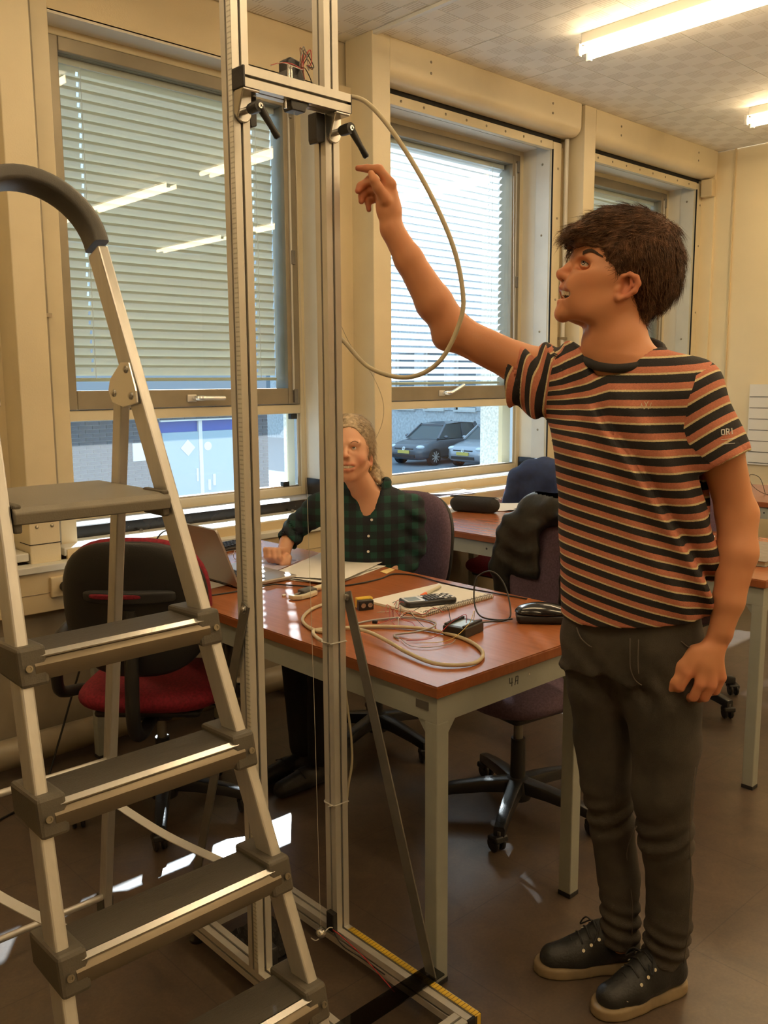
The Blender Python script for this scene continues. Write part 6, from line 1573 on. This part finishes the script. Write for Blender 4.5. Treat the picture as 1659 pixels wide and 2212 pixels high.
# ---- jeans
D = SDF.grid((.38, 1.74, .06), (.76, 2.12, .99), .006 * f_)
D.loft([(.80, .553, 1.945, .150, .105, TURN), (.88, .555, 1.94, .152, .108, TURN), (.94, .555, 1.938, .148, .102, TURN), (.985, .555, 1.938, .146, .10, TURN)], 0, 'u', 2.4)
RL = [(.503, 1.985, .86), (.505, 1.99, .74), (.512, 1.995, .62), (.524, 1.995, .50), (.545, 2.005, .38), (.566, 2.01, .25), (.572, 2.005, .10)]
LLg = [(.603, 1.90, .86), (.612, 1.89, .76), (.622, 1.882, .65), (.618, 1.872, .54), (.634, 1.888, .42), (.652, 1.905, .30), (.658, 1.915, .19), (.655, 1.925, .095)]
D.chain(RL, [.086, .078, .068, .059, .053, .047, .047], .035); D.chain(LLg, [.092, .085, .075, .066, .058, .051, .050, .051], .035)
D.half((.6, 1.95, .088), (.15, 0, -1))
def jf(X, Y, Z):
    f = .0035 * fnoise(X, Y, Z, 26, 8)
    f = f + .006 * np.sin(Z * 170 + X * 40) * np.exp(-((Z - .14) / .06) ** 2)
    f = f + .005 * np.sin(Z * 130 - X * 60) * np.exp(-((Z - .43) / .05) ** 2)
    f = f - .006 * np.exp(-(((X - .545) + (Z - .83) * .25) / .010) ** 2) * np.clip((.93 - Z) * 12, 0, 1) * np.clip((Z - .70) * 12, 0, 1) * np.clip((1.93 - Y) * 20, 0, 1) * -1
    f = f + .004 * np.sin((X + Z * .7) * 110) * np.exp(-((Z - .80) / .05) ** 2)
    return f
D.disp(jf)
jp_, jq_ = D.polys(); jp_ = relax(jp_, jq_, 2, .4); jme = quad_mesh('jeans', jp_, jq_, 'denim'); jeans = bpy.data.objects.new('jeans', jme); col.objects.link(jeans); jeans.parent = man
JX, JY, JZ = jp_.T
def jsurf(x, z):
    m = (np.abs(JX - x) < .010) & (np.abs(JZ - z) < .010)
    if not m.any(): return None
    k = np.argmin(np.where(m, JY, 9)); return (x, JY[k] - .0008, z)
def seam(pts, r=.0011, nm='seam'):
    p = [jsurf(*a) for a in pts]; p = [a for a in p if a is not None]
    if len(p) > 1: MB().tube(spline(p, 4), r, 5).build(nm, 'denim_seam', jeans, smooth=True, org=(0, 0, 0))
seam([(.520, .905), (.520, .87), (.522, .84), (.532, .815), (.545, .805)]); seam([(.535, .905), (.535, .86), (.538, .83)])
seam([(.62, .905), (.635, .893), (.655, .887), (.675, .889), (.688, .893)], .0014, 'pocket_edge'); seam([(.425, .905), (.432, .885), (.445, .873), (.452, .87)], .0014, 'pocket_edge')
seam([(.668, .62), (.660, .54), (.668, .44), (.683, .34), (.688, .22), (.682, .12)]); seam([(.56, .46), (.568, .34), (.585, .22), (.588, .13)])
# ---- shoes
def shoe(heel, toe, name_red):
    heel, toe = np.array(heel, float), np.array(toe, float); ax = (toe - heel); L = np.linalg.norm(ax); ax /= L; sd = np.array((-ax[1], ax[0]))
    def T(x, y, z): return np.array((*(heel + ax * x + sd * y), z))
    lo = np.minimum(heel, toe) - .08; hi = np.maximum(heel, toe) + .08; Rr = [(ax[0], ax[1], 0), (sd[0], sd[1], 0), (0, 0, 1)]
    s = SDF.grid((lo[0], lo[1], -.01), (hi[0], hi[1], .17), .0042 * f_)
    for x, w in ((.03, .034), (.09, .036), (.16, .045), (.205, .046), (.235, .038)): s.cap(T(x * L / .27, 0, .0), T(x * L / .27, 0, .06), w - .002, w - .004, .02)
    s.cap(T(.05, 0, 0), T(.2 * L / .27, 0, 0), .036, .042, .01)
    s.half((0, 0, .0275), (0, 0, 1)); s.half((0, 0, 0.001), (0, 0, -1))
    so_ = sdf_obj(s, 'sole', 'shoe_sole', None, 1)
    u = SDF.grid((lo[0], lo[1], .01), (hi[0], hi[1], .17), .0042 * f_)
    u.chain([T(.038, 0, .055), T(.10, 0, .055), T(.165 * L / .27, 0, .040), T(.222 * L / .27, 0, .034)], [.037, .039, .041, .034], .02); u.chain([T(.05, 0, .085), T(.10, 0, .088), T(.15, 0, .06)], [.036, .034, .032], .02)
    u.cap(T(.045, 0, .10), T(.05, 0, .13), .033, .036, .015); u.cap(T(.062, 0, .115), T(.045, 0, .20), .026, .040, .008, 's'); u.half((0, 0, .026), (0, 0, -1))
    uo = sdf_obj(u, 'shoe', 'shoe_black', man, 2); so_.parent = uo
    for k in range(5):
        x = .118 + .019 * k; zt = .124 - .0135 * k
        MB().tube([T(x, -.026, zt - .014), T(x + .004, 0, zt + .002), T(x, .026, zt - .014)], .0024, 6).build('lace', 'black_soft', uo, smooth=True, org=(0, 0, 0))
        for sg in (-1, 1): MB().lathe([(.002, 0), (.0042, 0), (.0042, .0015), (.002, .0015)], T(x, sg * .0335, zt - .026), (sd[0] * sg, sd[1] * sg, .6), 10).build('eyelet', 'steel', uo, org=(0, 0, 0))
    MB().tube(spline([T(.115, 0, .112), T(.13, -.03, .118), T(.14, -.045, .09), T(.12, -.02, .115), T(.115, .02, .12), T(.135, .045, .095), T(.118, .0, .114)], 5), .002, 6).build('lace_bow', 'black_soft', uo, smooth=True, org=(0, 0, 0))
    MB().obox(T(.088, -.024, .112), T(.102, -.026, .096), .010, .003, (sd[0], sd[1], .4)).build('tongue_tag', 'shoe_red', uo, org=(0, 0, 0))
    return uo
shoe((.632, 2.035), (.365, 2.012), True); shoe((.715, 1.955), (.475, 1.853), True)

def rebase(o, gu, gv):
    """put the person's origin at the feet"""
    c, sn = math.cos(PRZ), math.sin(PRZ); o.location = (gu * c - gv * sn, gu * sn + gv * c, 0)
    for ch in o.children: ch.location = (-gu, -gv, 0)
rebase(man, .57, 1.95)
# ---------------------------------------------------------------- seated woman (same frame)
def plaid_mat():
    m = mat('plaid_flannel', (.01, .03, .03), .85, bump=(450, .25)); nt = m.node_tree; b = nt.nodes['Principled BSDF']; L = nt.links.new
    tc = nd(nt, 'ShaderNodeTexCoord'); sp = nd(nt, 'ShaderNodeSeparateXYZ'); L(tc.outputs['Object'], sp.inputs[0])
    def band(o, f, w):
        a = nd(nt, 'ShaderNodeMath', operation='MULTIPLY'); a.inputs[1].default_value = f; L(sp.outputs[o], a.inputs[0])
        s_ = nd(nt, 'ShaderNodeMath', operation='SINE'); L(a.outputs[0], s_.inputs[0])
        g = nd(nt, 'ShaderNodeMath', operation='GREATER_THAN'); g.inputs[1].default_value = w; L(s_.outputs[0], g.inputs[0]); return g.outputs[0]
    h, v = band(2, 120, .1), band(0, 120, .1); ad = nd(nt, 'ShaderNodeMath', operation='ADD'); L(h, ad.inputs[0]); L(v, ad.inputs[1])
    r = nd(nt, 'ShaderNodeValToRGB'); r.color_ramp.interpolation = 'CONSTANT'; e = r.color_ramp.elements
    e[0].color = (.007, .008, .017, 1); e[1].position = .3; e[1].color = (.006, .022, .024, 1); x = e.new(.8); x.color = (.006, .058, .045, 1)
    dv = nd(nt, 'ShaderNodeMath', operation='MULTIPLY'); dv.inputs[1].default_value = .5; L(ad.outputs[0], dv.inputs[0]); L(dv.outputs[0], r.inputs[0]); L(r.outputs[0], b.inputs['Base Color'])
plaid_mat(); mat('black_trousers', (.010, .010, .012), .85); mat('brow_brown', (.16, .09, .05), .7); mat('gold', (.7, .5, .2), .3, metal=1.0)
wom = thing('person', 'seated woman in dark green plaid shirt looking up and smiling', 'person', (0, 0, 0), PRZ)
def G(X, Y, dv=0.0): return np.array((-.148 + (X / 6.8 - 22) * .00172, 3.275 + dv, 1.214 + (70 - Y / 6.8) * .00173))
h0 = .0034 * f_
WB = SDF(F2(-.46, -.33, .0034) + F2(-.33, -.24, .006) + F2(-.24, .03, h0) + F2(.03, .16, .007), F2(3.10, 3.56, .004), F2(.44, .75, .012) + F2(.75, .86, .0034) + F2(.86, 1.04, .005) + F2(1.04, 1.33, h0))
WB.loft([(.46, -.03, 3.46, .14, .10, 0), (.70, -.045, 3.43, .125, .09, 0), (.90, -.06, 3.385, .135, .098, 0), (.985, -.06, 3.37, .125, .082, 0), (1.03, -.055, 3.36, .08, .055, 0)], .02)
WB.cap(G(340, 960, .015), (-.055, 3.355, 1.00), .047, .055, .03)
WB.cap((-.12, 3.36, 1.0), (-.20, 3.385, .985), .045, .045, .02); WB.cap((0, 3.36, 1.0), (.07, 3.38, .97), .045, .045, .02)
# head
WB.ell(G(250, 430, .035), (.077, .096, .088)); WB.ell(G(235, 560, -.015), (.066, .068, .075), None, .03); WB.ell(G(220, 740, -.02), (.056, .060, .062), None, .03)
WB.cap(G(455, 770, .0), G(260, 900, -.055), .019, .018, .02); WB.cap(G(0, 770, .0), G(180, 905, -.055), .019, .018, .02); WB.ell(G(215, 900, -.062), (.021, .019, .016), None, .015)
WB.cap(G(200, 500, -.080), G(192, 590, -.106), .0075, .0095, .008); WB.ell(G(192, 600, -.105), (.010, .011, .009), None, .005)
for s, x in ((-1, 158), (1, 228)):
    WB.ell(G(x, 614, -.092), (.0075, .009, .007), None, .005); WB.ell(G(192 + s * 28, 628, -.100), (.0042, .006, .0030), None, .002, 's')
for X in (315, 78):
    WB.ell(G(X, 505, -.085), (.016, .016, .0115), None, .010, 's'); WB.ell(G(X, 500, -.0655), (.0135, .0135, .0130), None, .003); WB.ell(G(X, 496, -.083), (.0125, .012, .0050), None, .002, 's')
    WB.cap(G(X - 50, 430, -.078), G(X + 55, 430, -.070), .009, .008, .012)
WB.ell(G(385, 665, -.050), (.022, .022, .022), None, .02); WB.ell(G(40, 665, -.055), (.022, .022, .022), None, .02)
WB.ell(G(215, 730, -.075), (.030, .020, .026), None, .015)
WB.ell(G(222, 764, -.098), (.034, .030, .0085), None, .004, 's')
for a, b, c_ in (((80, 752), (150, 727), (222, 724)), ((222, 724), (290, 722), (355, 742))):
    WB.chain([G(*a, -.072 if a[0] != 222 else -.093), G(*b, -.089), G(*c_, -.093 if c_[0] == 222 else -.072)], [.0028 if a[0] != 222 else .0045, .0045, .0045 if c_[0] == 222 else .0028], .006)
for a, b, c_ in (((80, 756), (150, 800), (222, 808)), ((222, 808), (295, 796), (355, 746))):
    WB.chain([G(*a, -.072 if a[0] != 222 else -.091), G(*b, -.086), G(*c_, -.091 if c_[0] == 222 else -.072)], [.0028 if a[0] != 222 else .0055, .0055, .0055 if c_[0] == 222 else .0028], .006)
WB.ell(G(548, 715, .02), (.008, .016, .027), None, .004); WB.ell(G(556, 710, .008), (.006, .006, .015), None, .003, 's')
WB.ell(G(-60, 715, .02), (.008, .016, .027), None, .004)
# right arm and loosely closed hand on the table
WB.chain([(-.20, 3.385, .985), (-.325, 3.44, .90), (-.375, 3.375, .835)], [.045, .036, .027], .02)
def g(px, y, v=3.32): return np.array((-.408 + (px - 600) * .00174, v, .795 - (y - 1195) * .00174))
WB.chain([(-.375, 3.375, .835), g(612, 1197, 3.335)], [.026, .028], .01); WB.ell(g(612, 1206, 3.32), (.034, .034, .020), None, .012)
for k, (X, v) in enumerate(((576, 3.315), (584, 3.305), (595, 3.30), (606, 3.30))):
    WB.chain([g(X + 12, 1186, v + .03), g(X, 1183, v), g(X + 2, 1197, v - .012), g(X + 8, 1208, v - .004)], [.011, .010, .0092, .0082], .006)
WB.chain([g(626, 1200, 3.31), g(624, 1210, 3.295), g(614, 1213, 3.288)], [.014, .012, .010], .008)
# left arm down into the lap, thighs
WB.chain([(.07, 3.38, .97), (.085, 3.38, .80), (.0, 3.28, .66)], [.042, .036, .026], .02)
wp_, wq_ = WB.polys(); wp_ = relax(wp_, wq_, 2, .45); wme = quad_mesh('body', wp_, wq_, 'skin_woman')
set_attr(wme, 'tint', near(wp_, [(G(222, 722, -.1), .7, 9), (G(290, 726, -.09), .7, 8), (G(150, 730, -.09), .7, 8), (G(222, 808, -.1), .75, 10), (G(295, 796, -.09), .7, 8), (G(390, 680, -.07), .35, 20), (G(192, 605, -.11), .3, 12), (G(548, 715, .02), .4, 20)] + [(g(590, 1206, 3.29), .3, 20)], .001))
wbody = bpy.data.objects.new('body', wme); col.objects.link(wbody); wbody.parent = wom
for X in (315, 78):
    c = G(X, 499, -.0665); eo = MB().ball(c, .0118, 18).build('eye', 'eye_white', wom, smooth=True, org=(0, 0, 0)); gz = np.array((-.12, -.93, .34)); gz /= np.linalg.norm(gz)
    MB().lathe([(.0054, .0104), (.0050, .0112), (0, .0115)], c, gz, 14).build('iris', 'iris', eo, smooth=True, org=(0, 0, 0)); MB().lathe([(.0022, .0114), (.002, .0120), (0, .0121)], c, gz, 10).build('pupil', 'pupil', eo, smooth=True, org=(0, 0, 0))
    mb = MB()
    for k in range(60):
        t = rng.random(); a = G(X - 52 + 105 * t, 428 - 26 * math.sin(t * 3.0) + rng.uniform(-5, 5)); mk = (np.abs(wp_[:, 0] - a[0]) < .005) & (np.abs(wp_[:, 2] - a[2]) < .005); a = np.array((a[0], wp_[mk, 1].min() - .0006 if mk.any() else 3.2, a[2])); b = a + np.array((.004, -.0003, .001)); mb.tube([a, b], [.0006, .0002], 4)
    mb.build('eyebrow', 'brow_brown', wom, org=(0, 0, 0))
mw = MB().ball(G(222, 770, -.07), (.026, .014, .010), 12).build('mouth_cavity', 'mouth_dark', wom, smooth=True, org=(0, 0, 0))
for k in range(12):
    w = (k - 5.5); X = 222 + w * 19; dv = -.0925 + .0011 * abs(w) ** 1.4; MB().obox(G(X, 732 + .6 * abs(w), dv), G(X, 782 - 2.5 * abs(w), dv), .0047, .004, (0, -1, 0)).build('tooth', 'teeth', mw, bevel=.001, org=(0, 0, 0))
er = MB().tube([G(545 + 10 * math.cos(a * .7), 800 + 14 * math.sin(a * .7), .0) for a in range(9)], .0012, 6, True).build('earring', 'gold', wom, smooth=True, org=(0, 0, 0)); MB().ball(G(545, 835, .0), (.003, .003, .006), 8).build('pendant', 'gold', er, smooth=True, org=(0, 0, 0))
# hair drawn back into a low tail
WH = SDF.grid((-.27, 3.18, 1.03), (.06, 3.43, 1.345), .004)
WH.ell(G(250, 420, .04), (.088, .102, .099)); WH.cap(G(480, 520, .03), G(545, 860, .07), .020, .020, .03); WH.cap(G(10, 520, .03), G(0, 850, .07), .024, .026, .03); WH.chain([G(540, 850, .08), G(600, 940, .07), G(650, 1010, .05)], [.026, .022, .012], .02)
WH.ell(G(225, 640, -.075), (.072, .085, .118), None, .004, 's'); WH.ell(G(240, 520, -.10), (.070, .060, .083), None, .004, 's'); WH.ell(G(548, 740, -.0), (.022, .035, .034), None, .003, 's'); WH.cap(G(330, 1000, .0), G(200, 1200, .05), .07, .08, .004, 's')
WH.disp(lambda X, Y, Z: .0022 * fnoise(X, Y, Z, 160, 6))
a_, b_ = WH.polys(); a_ = relax(a_, b_, 1); whm = quad_mesh('hair', a_, b_, 'hair_blond'); wh = bpy.data.objects.new('hair', whm); col.objects.link(wh); wh.parent = wom
n2 = np.zeros(len(whm.vertices) * 3, np.float32); whm.vertices.foreach_get('normal', n2); n2 = n2.reshape(-1, 3); kp = (n2 * (a_ - np.array((-.13, 3.31, 1.21)))).sum(1) > .02
strands('hair_strands', [(tuple(p), tuple(q_)) for p, q_ in zip(a_[kp], n2[kp])], lambda p, r_: (.5 * (1 if p.x > -.12 else -1) + r_.gauss(0, .2), .7, -.75 + r_.gauss(0, .25)), 3000, 5, .009, .0008, 'hair_blond', wh, rng, .003, .3)
# shirt
WS = SDF.grid((-.46, 3.16, .47), (.19, 3.58, 1.12), .0055)
WS.loft([(.47, -.03, 3.46, .175, .125, 0), (.72, -.048, 3.42, .165, .120, 0), (.88, -.062, 3.38, .172, .115, 0), (.96, -.062, 3.372, .165, .098, 0), (1.01, -.060, 3.365, .118, .080, 0), (1.05, -.056, 3.36, .075, .062, 0)])
WS.chain([(-.16, 3.38, .985), (-.24, 3.40, .965), (-.33, 3.44, .895), (-.368, 3.388, .845)], [.058, .058, .050, .046], .03); WS.chain([(.03, 3.37, .985), (.10, 3.385, .955), (.112, 3.385, .82), (.06, 3.33, .70)], [.058, .060, .052, .042], .03)
WS.chain([(-.035, 3.30, 1.06), (.005, 3.345, 1.065), (.01, 3.40, 1.06)], [.016, .020, .020], .02); WS.chain([(-.12, 3.30, 1.05), (-.145, 3.345, 1.06), (-.14, 3.40, 1.06)], [.016, .020, .020], .02)
WS.disp(lambda X, Y, Z: .004 * fnoise(X, Y, Z, 40, 12) + .004 * np.sin(Z * 90 + X * 60) * np.clip((X - .05) * 15, 0, 1) + .003 * np.sin((X + Z) * 120) * np.clip((-.25 - X) * 15, 0, 1))
IN2 = SDF(*WS.ax); IN2.F = WS.F + .0125; IN2.chain([(-.33, 3.44, .895), (-.385, 3.36, .82)], [.038, .036], .01)
wd = np.array((-.043, -.057, -.05)); Rr = rot_rows(wd, (0, .3, 1)); WS.box(np.array((-.372, 3.382, .840)) + Rr[0] * .07, (.055, .08, .08), Rr, 0, 0, 's')
WS.F = np.maximum(WS.F, -IN2.F)
WS.cap((-.055, 3.345, 1.12), (-.058, 3.335, 1.03), .060, .050, .004, 's'); WS.chain([(-.057, 3.27, 1.06), (-.062, 3.255, .985), (-.078, 3.245, .895)], [.060, .042, .008], .004, op='s')
sdf_o = sdf_obj(WS, 'plaid_shirt', 'plaid_flannel', wom, 2)
sv = np.zeros(len(sdf_o.data.vertices) * 3, np.float32); sdf_o.data.vertices.foreach_get('co', sv); sv = sv.reshape(-1, 3)
for px, z in ((-.046, .935), (-.058, .875), (-.06, .815)):
    m = (np.abs(sv[:, 0] - px) < .01) & (np.abs(sv[:, 2] - z) < .01); y = sv[m, 1].min() if m.any() else 3.25
    MB().lathe([(0, 0), (.005, 0), (.005, .002), (0, .002)], (px, y, z), (0, -1, 0), 12).build('button', 'label_white', sdf_o, org=(0, 0, 0))
# trousers and shoes
WT = SDF.grid((-.42, 2.90, .04), (.18, 3.62, .60), .009)
WT.ell((.0, 3.44, .535), (.17, .15, .075)); WT.chain([(.06, 3.40, .54), (-.22, 3.13, .545), (-.235, 3.07, .10)], [.085, .062, .048], .03); WT.chain([(-.06, 3.50, .54), (-.34, 3.24, .545), (-.31, 3.16, .10)], [.085, .062, .048], .03)
sdf_obj(WT, 'trousers', 'black_trousers', wom, 2)
for x, y in ((-.24, 3.06), (-.315, 3.15)):
    s = SDF.grid((x - .24, y - .22, -.01), (x + .09, y + .09, .16), .005); s.chain([(x + .02, y + .02, .04), (x - .05, y - .045, .04), (x - .125, y - .115, .032)], [.036, .038, .030], .02); s.cap((x + .015, y + .015, .05), (x + .005, y + .005, .12), .035, .034, .02); s.half((0, 0, .002), (0, 0, -1))
    o = sdf_obj(s, 'shoe', 'shoe_black', wom, 1)
    MB().tube([(x - .04, y - .10, .062), (x - .065, y - .06, .080), (x - .09, y - .03, .062)], .0025, 6).build('lace', 'black_soft', o, org=(0, 0, 0))
rebase(wom, -.1, 3.35)
